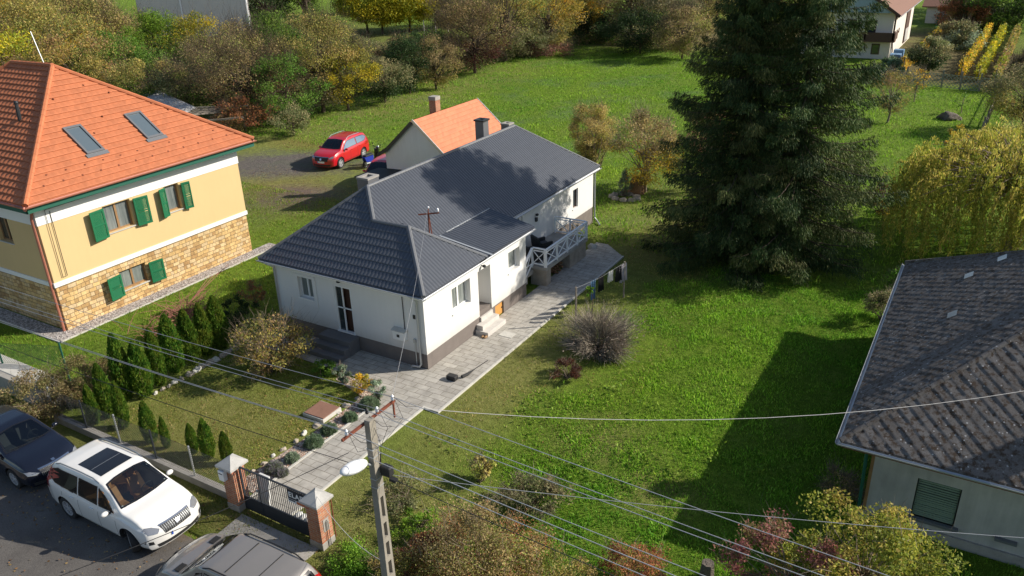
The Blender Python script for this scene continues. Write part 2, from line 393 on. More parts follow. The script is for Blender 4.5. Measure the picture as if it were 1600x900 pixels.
def ground_mat():
    t = NT('lawn_ground'); p = t.pos(); s_ = t.sep(p); X, Y = s_[0], s_[1]
    n1 = t.noise(p, .35, 6, .6); n2 = t.noise(p, 3.0, 6, .7); n3 = t.noise(p, 22, 3, .7)
    lush = t.ramp(t.math('ADD', t.math('MULTIPLY', n2, .55), t.math('MULTIPLY', n3, .45)), [(.36, (.052, .095, .010)), (.5, (.13, .215, .017)), (.64, (.25, .35, .045))])
    dry = t.ramp(t.math('ADD', t.math('MULTIPLY', n2, .5), t.math('MULTIPLY', n3, .5)), [(.33, (.115, .125, .030)), (.5, (.215, .22, .058)), (.66, (.34, .295, .13))])
    soil = t.ramp(n2, [(.3, (.085, .052, .030)), (.7, (.19, .125, .08))])
    dirt = t.ramp(t.math('ADD', t.math('MULTIPLY', n2, .6), t.math('MULTIPLY', n3, .4)), [(.35, (.095, .085, .078)), (.65, (.20, .175, .155))])
    def blob(cx, cy, rx, ry, soft=.35, wob=.9, ang=0):
        dx = t.math('SUBTRACT', X, cx); dy = t.math('SUBTRACT', Y, cy)
        ca, sa = math.cos(ang), math.sin(ang)
        ux = t.math('DIVIDE', t.math('ADD', t.math('MULTIPLY', dx, ca), t.math('MULTIPLY', dy, sa)), rx)
        uy = t.math('DIVIDE', t.math('SUBTRACT', t.math('MULTIPLY', dy, ca), t.math('MULTIPLY', dx, sa)), ry)
        d = t.math('SQRT', t.math('ADD', t.math('MULTIPLY', ux, ux), t.math('MULTIPLY', uy, uy)))
        d = t.math('ADD', d, t.math('MULTIPLY', t.math('SUBTRACT', n2, .5), wob))
        d = t.math('ADD', d, t.math('MULTIPLY', t.math('SUBTRACT', n1, .5), wob))
        return t.n('MapRange', ins={'Value': d, 'From Min': 1 + soft, 'From Max': 1 - soft}).outputs[0]
    def mx(*a):
        r_ = a[0]
        for b in a[1:]: r_ = t.math('MAXIMUM', r_, b)
        return r_
    drym = mx(blob(-13.9, 23, 1.7, 8, .6), blob(-13, 13.5, 3.2, 2.6, .5), blob(-21, 14.5, 5, 3.5, .7), blob(-41, 37, 8, 6.5, .6), blob(-13, 42, 5, 9, .7), blob(-18, 11.5, 14, .9, .4),
              blob(-50, 60, 4, 30, .8, 1.2), blob(-9, 20, 1.6, 1.2, .7), blob(-6.6, 18.5, 1.2, 1, .7))
    drym = t.math('MULTIPLY', drym, .95)
    col = t.mix(drym, lush, dry)
    col = t.mix(t.math('MULTIPLY', t.ramp(n1, [(.5, 0.0), (.72, 1.0)]), .35), col, dry)
    dm = mx(blob(-44.5, 40.5, 6.0, 3.4, .45, 1.6, .5), blob(-37.5, 35.0, 2.6, 2.6, .5, 1.5))
    col = t.mix(dm, col, dirt)
    lf = t.math('MULTIPLY', mx(blob(-37, 35.5, 4.2, 3, .5, 1.4), blob(-46, 46, 5, 1.2, .6, 1.4), blob(-14, 36, 2.5, 3, .6), blob(-12.5, 44.5, 2, 2, .6)), t.ramp(n3, [(.5, 0.0), (.62, .8)]))
    col = t.mix(lf, col, (.30, .15, .065))
    sm = mx(blob(-3, 103, 9.0, 13, .15, .3), blob(-76, 66, 18, 12, .5), blob(-70, 92, 14, 20, .4), blob(-40, 122, 40, 18, .3), blob(-110, 90, 30, 25, .4), blob(-62, 46, 7, 3, .5))
    col = t.mix(t.math('MULTIPLY', sm, .8), col, soil)
    clover = t.math('MULTIPLY', t.ramp(t.noise(p, .16, 5), [(.5, 0.0), (.62, .5)]), blob(-33, 70, 20, 40, .6))
    col = t.mix(clover, col, t.ramp(n3, [(.35, (.05, .10, .03)), (.65, (.17, .24, .12))]))
    t.set('Base Color', col); t.set('Roughness', .95); t.set('Specular IOR Level', .15)
    t.bump(t.math('ADD', t.math('MULTIPLY', n2, .8), n3), 1.0, .10)
    return t.m
M['ground'] = ground_mat()

def leafmat(name, trans=.45, rough=.6, gain=1.0):
    t = NT(name)
    a = t.n('Attribute', attribute_name='Col')
    oi = t.n('ObjectInfo')
    hs = t.n('HueSaturation', ins={'Hue': t.n('MapRange', ins={'Value': oi.outputs['Random'], 'To Min': .49, 'To Max': .51}).outputs[0], 'Saturation': 1.0,
             'Value': t.n('MapRange', ins={'Value': oi.outputs['Random'], 'To Min': .88 * gain, 'To Max': 1.12 * gain}).outputs[0], 'Color': a.outputs['Color']})
    t.set('Base Color', hs.outputs[0]); t.set('Roughness', rough); t.set('Specular IOR Level', .25)
    tl = t.n('BsdfTranslucent', ins={0: hs.outputs[0]})
    mx = t.n('MixShader', ins={0: trans, 1: t.b.outputs[0], 2: tl.outputs[0]})
    t.l(mx.outputs[0], t.out.inputs[0]); return t.m
M['leaf'] = leafmat('leaves'); M['needle'] = leafmat('needles', .12, .7); M['grassblade'] = leafmat('grass_blades', .4, .6)
# ------------------------------------------------------------------ building helpers
def tile_sheet(name, poly, hf, mt, parent, us, vsm, smooth=True, over=0):
    """real tiles: a fine grid laid on the roof plane, lifted by hf(u,v), cut to the roof outline.
    poly[0]->poly[1] is the eave."""
    P = [Vector(p) for p in poly]
    n = (P[1] - P[0]).cross(P[2] - P[0]).normalized()
    if n.z < 0: n = -n
    U = Vector((n.y, -n.x, 0)).normalized() if abs(n.z) < .9999 else Vector((1, 0, 0))
    if U.length < .5: U = (P[1] - P[0]).normalized()
    V = n.cross(U).normalized()
    if V.z < 0: V = -V; U = -U
    O = P[0]
    uu = [(p - O).dot(U) for p in P]; vv = [(p - O).dot(V) for p in P]
    us = np.arange(min(uu) - us, max(uu) + us, us)
    ov = float(O.dot(V)); vs = vsm(min(vv) + ov, max(vv) + ov) - ov
    UU, VV = np.meshgrid(us, vs)
    HH = hf(UU + float(O.dot(U)), VV + float(O.dot(V)))
    if over:   # each course laps over the one below, leaving a dark gap
        k = np.arange(len(vs)) % 6; hh0 = HH.copy()
        VV = VV - np.where((k == 1) | (k == 2), over, 0)[:, None]; j = np.where(k == 1)[0]; j = j[j + 1 < len(vs)]; HH[j] = HH[j + 1] * .5 + hh0[j - 1] * .5
    Oa, Ua, Va, Na = map(np.array, (O, U, V, n))
    co_ = Oa + UU[..., None] * Ua + VV[..., None] * Va + HH[..., None] * Na
    h, w_ = UU.shape
    idx = np.arange(h * w_).reshape(h, w_)
    fa = np.stack([idx[:-1, :-1], idx[:-1, 1:], idx[1:, 1:], idx[1:, :-1]], -1).reshape(-1, 4)
    me = bpy.data.meshes.new('tmp'); quick_mesh(me, co_.reshape(-1, 3), fa)
    bm = NB(); bm.from_mesh(me); bpy.data.meshes.remove(me)
    c = sum(P, Vector()) / len(P)
    for a, b in zip(P, P[1:] + P[:1]):
        e = (b - a); nn = e.cross(n).normalized()
        if nn.dot(c - a) > 0: nn = -nn
        bmesh.ops.bisect_plane(bm, geom=bm.verts[:] + bm.edges[:] + bm.faces[:], plane_co=a, plane_no=nn, clear_outer=True)
    if parent is not None: bmesh.ops.translate(bm, verts=bm.verts, vec=-rootloc(parent))
    me = bpy.data.meshes.new(name); bm.to_mesh(me); bm.free()
    if me.polygons and me.polygons[0].normal.dot(n) < 0: me.flip_normals()
    if smooth: me.polygons.foreach_set('use_smooth', [True] * len(me.polygons))
    return link_mesh(name, me, mt, parent)

def quick_mesh(me, co_, fa, cols=None, smooth=False):
    co_ = np.ascontiguousarray(co_, np.float32); fa = np.ascontiguousarray(fa, np.int32)
    k = fa.shape[1]; nf = len(fa)
    me.vertices.add(len(co_)); me.vertices.foreach_set('co', co_.ravel())
    me.loops.add(nf * k); me.loops.foreach_set('vertex_index', fa.ravel())
    me.polygons.add(nf); me.polygons.foreach_set('loop_start', np.arange(nf, dtype=np.int32) * k)
    me.update(calc_edges=True)
    if smooth: me.polygons.foreach_set('use_smooth', [True] * nf)
    if cols is not None:
        at = me.color_attributes.new('Col', 'FLOAT_COLOR', 'POINT')
        c4 = np.ones((len(co_), 4), np.float32); c4[:, :3] = cols
        at.data.foreach_set('color', c4.ravel())

def rows_vs(row):
    def f(a, b):
        k0, k1 = math.floor(a / row) - 1, math.ceil(b / row) + 1
        out = []
        for k in range(k0, k1):
            out += [k * row, k * row + .003, k * row + .006, k * row + .02, k * row + row * .5, (k + 1) * row - .012]
        return np.array(out)
    return f
def h_pan(period, amp, row, step):
    def f(U, V):
        fr = (V / row) - np.floor(V / row + 1e-6)
        st = np.where(fr < .004 / row, 0, step * (1 - fr))
        return amp * (np.abs(np.sin(np.pi * U / period)) ** .7) + st + .012
    return f
def h_flat(period, row, step, jit=.004):
    def f(U, V):
        k = np.floor(V / row + 1e-6); fr = V / row - k
        st = np.where(fr < .004 / row, 0, step * (1 - fr))
        uo = U / period + .5 * (k % 2); q = uo - np.floor(uo)
        j = np.sin(np.floor(uo) * 12.9898 + k * 78.233) * 43758.5453; j -= np.floor(j)
        return st + .01 * (1 - np.abs(2 * q - 1) ** 8) + jit * j + .012
    return f
def h_diamond(sz, step):
    def f(U, V):
        a = (U + V) / 1.41421 / sz; b = (U - V) / 1.41421 / sz
        ka, kb = np.floor(a), np.floor(b); fa, fb = a - ka, b - kb
        j = np.sin(ka * 12.9898 + kb * 78.233) * 43758.5453; j -= np.floor(j)
        return step * (1 - fa) + .008 * fb + .010 * j + .02
    return f

def cap(bm, a, b, r=.11, seg=.36, n=8):
    """row of half-round ridge tiles"""
    a, b = Vector(a), Vector(b); L = (b - a).length; k = max(1, round(L / seg)); d = (b - a) / k
    for i in range(k):
        p = a + d * i; tube(bm, [p - d * .04, p + d * 1.0], [r * 1.03, r * .97], n)

def wall(bm, axis, c, t, a0, a1, z0, z1, ops=()):
    """wall in the plane axis=c, thickness t inwards (signed), with rectangular openings (a0,a1,z0,z1)"""
    A = sorted({a0, a1, *[o[0] for o in ops], *[o[1] for o in ops]})
    Z = sorted({z0, z1, *[o[2] for o in ops], *[o[3] for o in ops]})
    Z = [z for z in Z if z0 <= z <= z1]; A = [a for a in A if a0 <= a <= a1]
    lo, hi = min(c, c + t), max(c, c + t)
    for x0, x1 in zip(A, A[1:]):
        run = None
        for q0, q1 in zip(Z, Z[1:]):
            hole = any(o[0] < (x0 + x1) / 2 < o[1] and o[2] < (q0 + q1) / 2 < o[3] for o in ops)
            if not hole:
                run = [run[0] if run else q0, q1]
            if hole and run:
                _wb(bm, axis, lo, hi, x0, x1, *run); run = None
        if run: _wb(bm, axis, lo, hi, x0, x1, *run)
def _wb(bm, axis, lo, hi, a0, a1, z0, z1):
    if axis == 0: box(bm, lo, hi, a0, a1, z0, z1)
    else: box(bm, a0, a1, lo, hi, z0, z1)

def ab(bm, axis, c0, c1, a0, a1, z0, z1, bev=0):
    """box in wall coordinates"""
    lo, hi = min(c0, c1), max(c0, c1)
    if axis == 0: box(bm, lo, hi, a0, a1, z0, z1, bev)
    else: box(bm, a0, a1, lo, hi, z0, z1, bev)

def window(par, axis, c, s, a0, a1, z0, z1, rec=.14, fm='pvc', gm='pane', mull=1, sill='trim', fw=.06, name='window', label=None, trans=0, sillout=.05):
    """window set rec behind the wall face c; s = outward sign"""
    q = c - s * rec
    bm = NB()
    ab(bm, axis, q, q - s * .06, a0, a0 + fw, z0, z1); ab(bm, axis, q, q - s * .06, a1 - fw, a1, z0, z1)
    ab(bm, axis, q, q - s * .06, a0 + fw, a1 - fw, z0, z0 + fw); ab(bm, axis, q, q - s * .06, a0 + fw, a1 - fw, z1 - fw, z1)
    for i in range(mull):
        m = a0 + (a1 - a0) * (i + 1) / (mull + 1); ab(bm, axis, q + s * .01, q - s * .05, m - fw * .7, m + fw * .7, z0 + fw, z1 - fw)
    if trans: ab(bm, axis, q + s * .005, q - s * .05, a0 + fw, a1 - fw, trans - .03, trans + .03)
    fo = obj('window', bm, M[fm], par) if name == 'window' else obj(name, bm, M[fm], par)
    if label: fo['label'] = label
    bm = NB(); ab(bm, axis, q - s * .03, q - s * .045, a0 + fw * .8, a1 - fw * .8, z0 + fw * .8, z1 - fw * .8); obj('pane', bm, M[gm], fo)
    if sill:
        bm = NB(); ab(bm, axis, c + s * sillout, q + s * .002, a0 - .06, a1 + .06, z0 - .045, z0 - .003); obj('sill', bm, M[sill], fo)
    return fo

def gutter(bm, a, b, r=.07):
    """half-round gutter, open at the top"""
    a, b = Vector(a), Vector(b); d = (b - a).normalized(); s = d.cross(Vector((0, 0, 1))).normalized()
    prof = [(math.cos(t) * r, math.sin(t) * r) for t in np.linspace(PI, 2 * PI, 8)]
    prof += [(x * .86, y * .86) for x, y in reversed(prof)]
    ra = [bm.verts.new(a + s * x + Vector((0, 0, z))) for x, z in prof]; rb = [bm.verts.new(b + s * x + Vector((0, 0, z))) for x, z in prof]
    n = len(prof)
    for i in range(n): bm.faces.new((ra[i], ra[(i + 1) % n], rb[(i + 1) % n], rb[i]))
    bm.faces.new(ra[::-1]); bm.faces.new(rb)

# ================================================================== the setting: ground sheets
def sheet(name, pts, z, mt):
    bm = NB(); bm.faces.new([bm.verts.new((p[0], p[1], z)) for p in pts])
    o = obj(name, bm, mt)
    if o.data.polygons[0].normal.z < 0: o.data.flip_normals()
    return tag(o, kind='structure')
sheet('ground', [(-700, -60), (500, -60), (500, 900), (-700, 900)], 0, M['ground'])
sheet('road', [(-90, -30), (60, -30), (60, 10.35), (-90, 10.35)], .006, M['asphalt'])
pv = [(-16.95, 12.15), (-15.36, 12.15), (-15.36, 18.9), (-14.74, 18.9), (-14.74, 35.0), (-16.1, 36.2), (-16.75, 36.2), (-16.75, 21.1), (-24.4, 21.1), (-24.4, 19.5), (-18.4, 19.35), (-16.95, 18.5)]
sheet('paved_path', pv, .035, M['paving'])
bm = NB()
box(bm, -15.36, -15.28, 12.15, 18.82, 0, .07); box(bm, -15.36, -14.66, 18.82, 18.90, 0, .07); box(bm, -14.74, -14.66, 18.9, 35.0, 0, .07)
box(bm, -17.03, -16.95, 12.15, 18.45, 0, .06)
tag(obj('path_kerb', bm, M['paleconc']), kind='structure')
tag(sheet('gravel_bed', [(-17.95, 12.6), (-17.03, 12.6), (-17.03, 18.5), (-17.2, 19.25), (-19.5, 19.3), (-19.5, 18.9), (-17.75, 18.4), (-17.75, 15.5)], .012, M['peagravel']))
sheet('gravel_apron', [(-40, 15.75), (-32.0, 15.75), (-32.05, 28.3), (-32.8, 28.3), (-32.8, 16.5), (-40, 16.5)], .014, M['palegravel'])
bm = NB(); box(bm, -32.0, -31.93, 15.68, 28.3, 0, .05); box(bm, -40, -31.93, 15.68, 15.75, 0, .05)
tag(obj('apron_kerb', bm, M['paleconc']), kind='structure')
bm = NB(); poly_prism(bm, [(-16.6, 10.7), (-13.7, 10.5), (-13.65, 11.75), (-16.65, 11.75)], 0, .03)
tag(obj('entrance_slab', bm, M['concrete']), kind='structure')

# ================================================================== main white house
EZ = 3.3
mh = thing('white_house', (-20.6, 30, 0), 'single storey white house with shiny anthracite hipped tile roof beside the paved path', 'house')
XL, XR, XB = -24.45, -16.75, -18.3
YF, YM, YE = 21.1, 28.73, 39.05
door_o = (-21.18, -20.3, .67, 2.72); fw_o = (-23.1, -22.3, 1.78, 2.72)
w1 = (22.94, 24.22, 1.6, 2.66); rec = (24.8, 25.75, .67, 2.68); w2 = (27.22, 28.18, 1.7, 2.64)
tdo = (30.25, 31.15, 1.02, 2.95); w3 = (36.5, 37.1, 1.55, 2.6)
bm = NB()
wall(bm, 1, YF, .3, XL, XR, .67, EZ - .1, [door_o, fw_o])
wall(bm, 0, XR, -.3, YF + .3, YM, .67, EZ - .1, [w1, rec, w2])
box(bm, XB + .02, XR - .3, YM - .3, YM, .67, 3.28)
wall(bm, 0, XB, -.3, YM, YE, .95, 3.2, [tdo, w3])
box(bm, XL, XL + .3, YF + .3, YE, .67, EZ - .1); box(bm, XL + .3, XB - .3, YE - .3, YE, .67, EZ - .1)
# recess sides and back
box(bm, XR - 1.3, XR - .3, 24.7, 24.8, .67, 2.9); box(bm, XR - 1.3, XR - .3, 25.75, 25.85, .67, 2.9); box(bm, XR - 1.4, XR - 1.3, 24.7, 25.85, .67, 2.9)
box(bm, XR - 1.3, XR - .3, 24.8, 25.75, 2.68, 2.8)
obj('wall', bm, M['white'], mh)
bm = NB()
od = (26.03, 26.72, 0, .6)
wall(bm, 1, YF + .015, .28, XL + .015, XR - .015, 0, .67)
wall(bm, 0, XR - .015, -.28, YF + .3, YM - .015, 0, .67, [od])
box(bm, XB, XR - .3, YM - .3, YM - .015, 0, .67); wall(bm, 0, XB - .015, -.28, YM, YE - .015, 0, .95)
box(bm, XL + .015, XL + .3, YF + .3, YE - .015, 0, .67); box(bm, XL + .3, XB - .3, YE - .3, YE - .015, 0, .67)
obj('plinth', bm, M['plinth'], mh)
window(mh, 1, YF, -1, *fw_o, gm='curtain', mull=1, fw=.05)
bm = NB()  # raised plaster surround and apron under the front window
wall(bm, 1, YF - .03, .028, fw_o[0] - .25, fw_o[1] + .18, fw_o[2] - .35, fw_o[3] + .12, [fw_o]); obj('window_surround', bm, M['white'], mh)
window(mh, 0, XR, 1, *w1, rec=.2, gm='curtain', mull=1, fw=.07)
window(mh, 0, XR, 1, *w2, rec=.2, gm='curtain', mull=0, fw=.07)
window(mh, 0, XB, 1, *w3, rec=.12, gm='pane', mull=0, fw=.06, fm='darkwood')
# front door: white frame, open glazed leaf, dark hall
a0, a1, z0, z1 = door_o
bm = NB(); ab(bm, 1, YF + .02, YF + .12, a0, a0 + .06, z0, z1); ab(bm, 1, YF + .02, YF + .12, a1 - .06, a1, z0, z1); ab(bm, 1, YF + .02, YF + .12, a0 + .06, a1 - .06, z1 - .06, z1); ab(bm, 1, YF - .04, YF + .12, a0 - .02, a1 + .02, z0 + .001, z0 + .05)
ab(bm, 1, YF + .05, YF + .09, a0 + .06, a1 - .06, 1.72, 1.77)
ab(bm, 1, YF + .05, YF + .09, a0 + .36, a0 + .42, z0 + .06, z1 - .06)
dr = obj('door', bm, M['pvc'], mh)
bm = NB(); ab(bm, 1, YF + .07, YF + .08, a0 + .06, a0 + .36, z0 + .05, z1 - .06); obj('pane', bm, M['pane'], dr)
bm = NB(); ab(bm, 1, YF + .22, YF + .25, a0 + .3, a1, z0 + .05, z1); obj('hall_shade_sheet', bm, M['darkwood'], dr)  # dark-coloured sheet standing in for the shade of the hall behind the opening
bm = NB(); box(bm, XR - 1.25, XR - 1.2, 24.86, 25.7, .86, 2.6); d2 = obj('door', bm, M['pvc'], mh); d2['label'] = 'white side door deep in the porch recess'
bm = NB(); box(bm, XR - 1.3, XR - .05, 24.8, 25.75, .67, .85); obj('porch_floor', bm, M['plinth'], mh)
bm = NB(); wall(bm, 0, XR - .08, -.05, *od[:2], .02, .6); cd = obj('cellar_door', bm, M['orangewood'], mh)
bm = NB(); box(bm, XR - .08, XR - .055, 26.62, 26.66, .28, .34); obj('handle', bm, M['darkmetal'], cd)
bm = NB(); box(bm, XR, XR + .62, 24.42, 25.86, .03, .22, .01); box(bm, XR, XR + .32, 24.5, 25.8, .22, .42, .01); box(bm, XR - .03, XR + .06, 24.82, 25.73, .42, .62)
st = obj('side_steps', bm, M['steps'], mh)
bm = NB(); box(bm, -21.75, -20.12, 20.5, 21.1, 0, .65, .012); box(bm, -21.95, -20.13, 20.18, 20.497, 0, .43, .012); box(bm, -22.1, -20.14, 19.86, 20.177, 0, .22, .012)
obj('front_steps', bm, M['darksteps'], mh)
# roof planes
pz = lambda x: 5.85 - .77 * abs(x + 21.48)
e0, e1 = -24.80, -18.16   # eaves at z 3.3
RP = Vector((-21.48, 24.06, 5.85)); RQ = Vector((-21.48, 35.95, 5.85))
yfe, yre = 20.74, 39.28
hp = h_pan(.172, .028, .335, .024); hx = lambda U, V: .044 * np.abs(np.sin(np.pi * U / .172)) ** .7 + .012 + .004 * (1 - (V / .335 - np.floor(V / .335))); vs_ = rows_vs(.335)
xe = -16.42
vx_ = lambda a, b: np.arange(a - .2, b + .2, .11)
EH = Vector((-20.29, 22.87, 4.935)); EK = Vector((-18.55, 22.87, 4.935))
roof_under = NB()
slab(roof_under, [(e0, yfe, EZ), (xe, yfe, EZ), EK, EH, RP], .1)
slab(roof_under, [(e0, yre, EZ), (e0, yfe, EZ), RP, RQ], .1)
slab(roof_under, [(e1, 25.0, EZ), (e1 + .1, yre, EZ - .07), RQ, RP], .1)
slab(roof_under, [(e1 + .1, yre, EZ), (e0, yre, EZ), RQ], .1)
slab(roof_under, [(xe, yfe, EZ), (xe, 25.0, EZ), EK], .1)
slab(roof_under, [(xe, 24.5, EZ), (xe, 29.0, EZ), (-18.72, 29.0, 3.76), (-18.72, 24.5, 3.76)], .1)
slab(roof_under, [(xe, 25.0, EZ), (-20.6, 25.2, EZ), EH, EK], .1)
ro = obj('roof', roof_under, M['darktile'], mh)
US = .172 / 6
tile_sheet('tiles', [(e0, yfe, EZ), (EH.x, yfe, EZ), EH, RP], hp, M['darktile'], ro, US, vs_)
tile_sheet('tiles', [(EH.x, yfe, EZ), (xe, yfe, EZ), EK, EH], hp, M['darktile'], ro, US, vs_)
tile_sheet('tiles', [(e0, yre, EZ), (e0, yfe, EZ), RP, RQ], hp, M['darktile'], ro, US * 1.5, vs_)
me_ = Vector((e1 + .1, yre, pz(e1 + .1)))
tile_sheet('tiles', [(e1 + .1, 28.9, pz(e1 + .1)), me_, RQ, Vector((-21.48, 28.9, 5.85))], hx, M['darktile'], ro, US, vx_)
tile_sheet('tiles', [(-18.76, 24.4, pz(-18.76)), (-18.76, 28.9, pz(-18.76)), (-21.48, 28.9, 5.85), RP, EH], hx, M['darktile'], ro, US, vx_)
tile_sheet('tiles', [me_, (e0, yre, EZ), RQ], hp, M['darktile'], ro, US * 1.5, vs_)
tile_sheet('tiles', [(xe, yfe, EZ), (xe, 25.0, EZ), EK], hx, M['darktile'], ro, US, vx_)
tile_sheet('tiles', [(xe, 25.0, EZ), (-19.6, 25.05, EZ), EH, EK], hp, M['darktile'], ro, US * 1.5, vs_)
tile_sheet('tiles', [(xe, 24.9, EZ), (xe, 29.0, EZ), (-18.76, 29.0, 3.775), (-18.76, 24.0, 3.775)], hx, M['darktile'], ro, US, vx_)
bm = NB(); up = Vector((0, 0, .03))
for a, b, r in ((RP, RQ, .075), ((e0, yfe, EZ), RP, .07), (EK, (xe, yfe, EZ), .09), (RP, EH, .09), (EH, EK, .08), (EK, (xe, 25.03, EZ), .08), (RQ, me_, .07), (RQ, (e0, yre, EZ), .07)):
    cap(bm, Vector(a) + up, Vector(b) + up, r)
obj('ridge_caps', bm, M['darkcap'], ro, True)
bm = NB(); bar(bm, (-18.76, 25.6, 3.83), (-18.76, 29.0, 3.83), .05, .02); bar(bm, (-18.72, 25.05, 3.85), (xe + .1, 25.3, EZ + .04), .10, .02)
obj('valley_flashing', bm, M['galv'], ro)
bm = NB()
box(bm, xe - .1, xe - .05, yfe + .1, 29.0, EZ - .2, EZ - .02); box(bm, e0 + .05, xe - .05, yfe + .05, yfe + .1, EZ - .2, EZ - .02)
box(bm, XR, xe - .1, YF, 29.0, EZ - .2, EZ - .18); box(bm, XL, xe - .1, yfe + .1, YF, EZ - .2, EZ - .18)
box(bm, e1, e1 + .04, 29, yre, 3.05, 3.18); box(bm, XB, e1, YM, yre, 3.05, 3.08)
obj('fascia', bm, M['whitepaint'], ro)
gb = NB(); gutter(gb, (xe + .05, yfe - .02, EZ - .03), (xe + .05, 29.0, EZ - .03), .075); gutter(gb, (e0 - .05, yfe - .05, EZ - .03), (xe + .02, yfe - .05, EZ - .03), .075)
gutter(gb, (e1 + .17, 29.0, 3.17), (e1 + .17, yre, 3.17), .07)
obj('gutter', gb, M['gutter'], mh)
bm = NB()
tube(bm, [(XR - .25, yfe - .03, EZ - .1), (XR - .25, YF - .09, EZ - .35), (XR - .25, YF - .09, .25), (XR - .3, YF - .14, .16), (XR - .62, YF - .16, .12), (XR - .68, YF - .17, .02)], .045, 8)
obj('downpipe', bm, M['galv'], mh, True)
bm = NB(); tube(bm, [(XR - .5, YF - .04, 1.1), (XR - .5, YF - .04, .15)], .022, 6); box(bm, XR - .56, XR - .45, YF - .08, YF, 1.1, 1.25); obj('conduit', bm, M['galv'], mh)
bm = NB(); tube(bm, [(XB + .17, yre - .12, 3.08), (XB + .07, YE + .02, 2.85), (XB + .07, YE + .02, .3), (XB + .25, YE, .12), (XB + .6, YE - .4, .06)], .045, 8); obj('downpipe', bm, M['galv'], mh, True)
bm = NB(); tube(bm, [(e0 + .05, yfe, EZ - .1), (XL + .1, YF - .06, EZ - .4), (XL + .1, YF - .06, .1)], .04, 8); obj('downpipe', bm, M['galv'], mh, True)
bm = NB(); box(bm, -18.2, -17.62, YF - .2, YF, 1.12, 1.5, .02); mb = obj('meter_box', bm, M['pvc'], mh)
bm = NB(); hexa(bm, [(-18.23, YF - .25, 1.5), (-17.59, YF - .25, 1.5), (-17.59, YF, 1.5), (-18.23, YF, 1.5), (-18.23, YF - .24, 1.52), (-17.59, YF - .24, 1.52), (-17.59, YF, 1.58), (-18.23, YF, 1.58)]); obj('lid', bm, M['paleconc'], mb)
bm = NB(); box(bm, -17.98, -17.86, YF - .215, YF - .2, 1.25, 1.36); obj('dial', bm, M['darkmetal'], mb)
bm = NB(); tube(bm, [(-17.7, YF - .03, EZ - .2), (-17.7, YF - .03, 1.55)], .016, 5); obj('power_cable', bm, M['blackcable'], mh)
bm = NB(); box(bm, -17.27, -17.16, YF - .02, YF, 2.1, 2.27); obj('number_plaque', bm, M['darkmetal'], mh)
for c_, ax in (((-20.75, YF - .12, 2.98), 1), ((XR + .14, 25.1, 2.86), 0)):
    bm = NB(); ball(bm, Vector(c_), .09, 10, 1, 1, .7); bar(bm, c_, (c_[0], YF, c_[2]) if ax else (XR, c_[1], c_[2]), .04); obj('wall_lamp', bm, M['darkmetal'], mh, True)
bm = NB(); ball(bm, Vector((XB + .1, 32.4, 2.55)), .10, 10, .8, 1, .7); box(bm, XB, XB + .1, 32.33, 32.47, 2.2, 2.4); obj('wall_lamp', bm, M['darkmetal'], mh)
bm = NB(); wall(bm, 0, XB - .1, -.05, *tdo); td = obj('terrace_door', bm, M['pvc'], mh)
bm = NB(); box(bm, XB - .098, XB - .09, tdo[0] + .15, tdo[1] - .15, 1.7, 2.8); obj('pane', bm, M['curtain'], td)
# terrace deck on masonry
bm = NB(); box(bm, XB, -16.36, 29.9, 34.3, .84, 1.0); box(bm, XB, -17.05, 28.75, 29.9, .6, .8); box(bm, XB, -17.05, 28.75, 29.35, .3, .6); dk = obj('terrace_deck', bm, M['concrete'], mh)
for q_ in ((-17.25, -16.42, 30.0, 30.45), (-16.95, -16.42, 32.4, 34.2)): bm = NB(); box(bm, *q_, 0, .84); obj('masonry_pier', bm, M['stone'], mh)
def rail(a, b, n, z0, z1, zb0=None, zb1=None):
    a, b = Vector(a), Vector(b); zb0 = z0 if zb0 is None else zb0; zb1 = z1 if zb1 is None else zb1
    P0 = lambda f, k: a.lerp(b, f) + Vector((0, 0, (z0 + (z1 - z0) * k) * (1 - f) + (zb0 + (zb1 - zb0) * k) * f))
    bm = NB()
    bar(bm, P0(0, 1), P0(1, 1), .09, .05); bar(bm, P0(0, .86), P0(1, .86), .04, .05); bar(bm, P0(0, .12), P0(1, .12), .05, .06)
    for i in range(n + 1):
        f = i / n; bar(bm, P0(f, 0) - Vector((0, 0, .08)), P0(f, .98), .07)
        if i < n:
            f0, f1 = (i + .03) / n, (i + .97) / n
            bar(bm, P0(f0, .14), P0(f1, .84), .025, .04); bar(bm, P0(f0, .84), P0(f1, .14), .025, .04)
    return bm
obj('railing', rail((-16.40, 29.96, 0), (-16.40, 34.25, 0), 4, 1.0, 1.88), M['whitepaint'], mh)
obj('railing', rail((-17.1, 29.96, 0), (-16.47, 29.96, 0), 1, 1.0, 1.88), M['whitepaint'], mh)
obj('railing', rail((-18.2, 34.25, 0), (-16.47, 34.25, 0), 2, 1.0, 1.88), M['whitepaint'], mh)
obj('railing', rail((-17.1, 29.9, 0), (-17.0, 28.85, 0), 1, 1.0, 1.88, .45, 1.3), M['whitepaint'], mh)
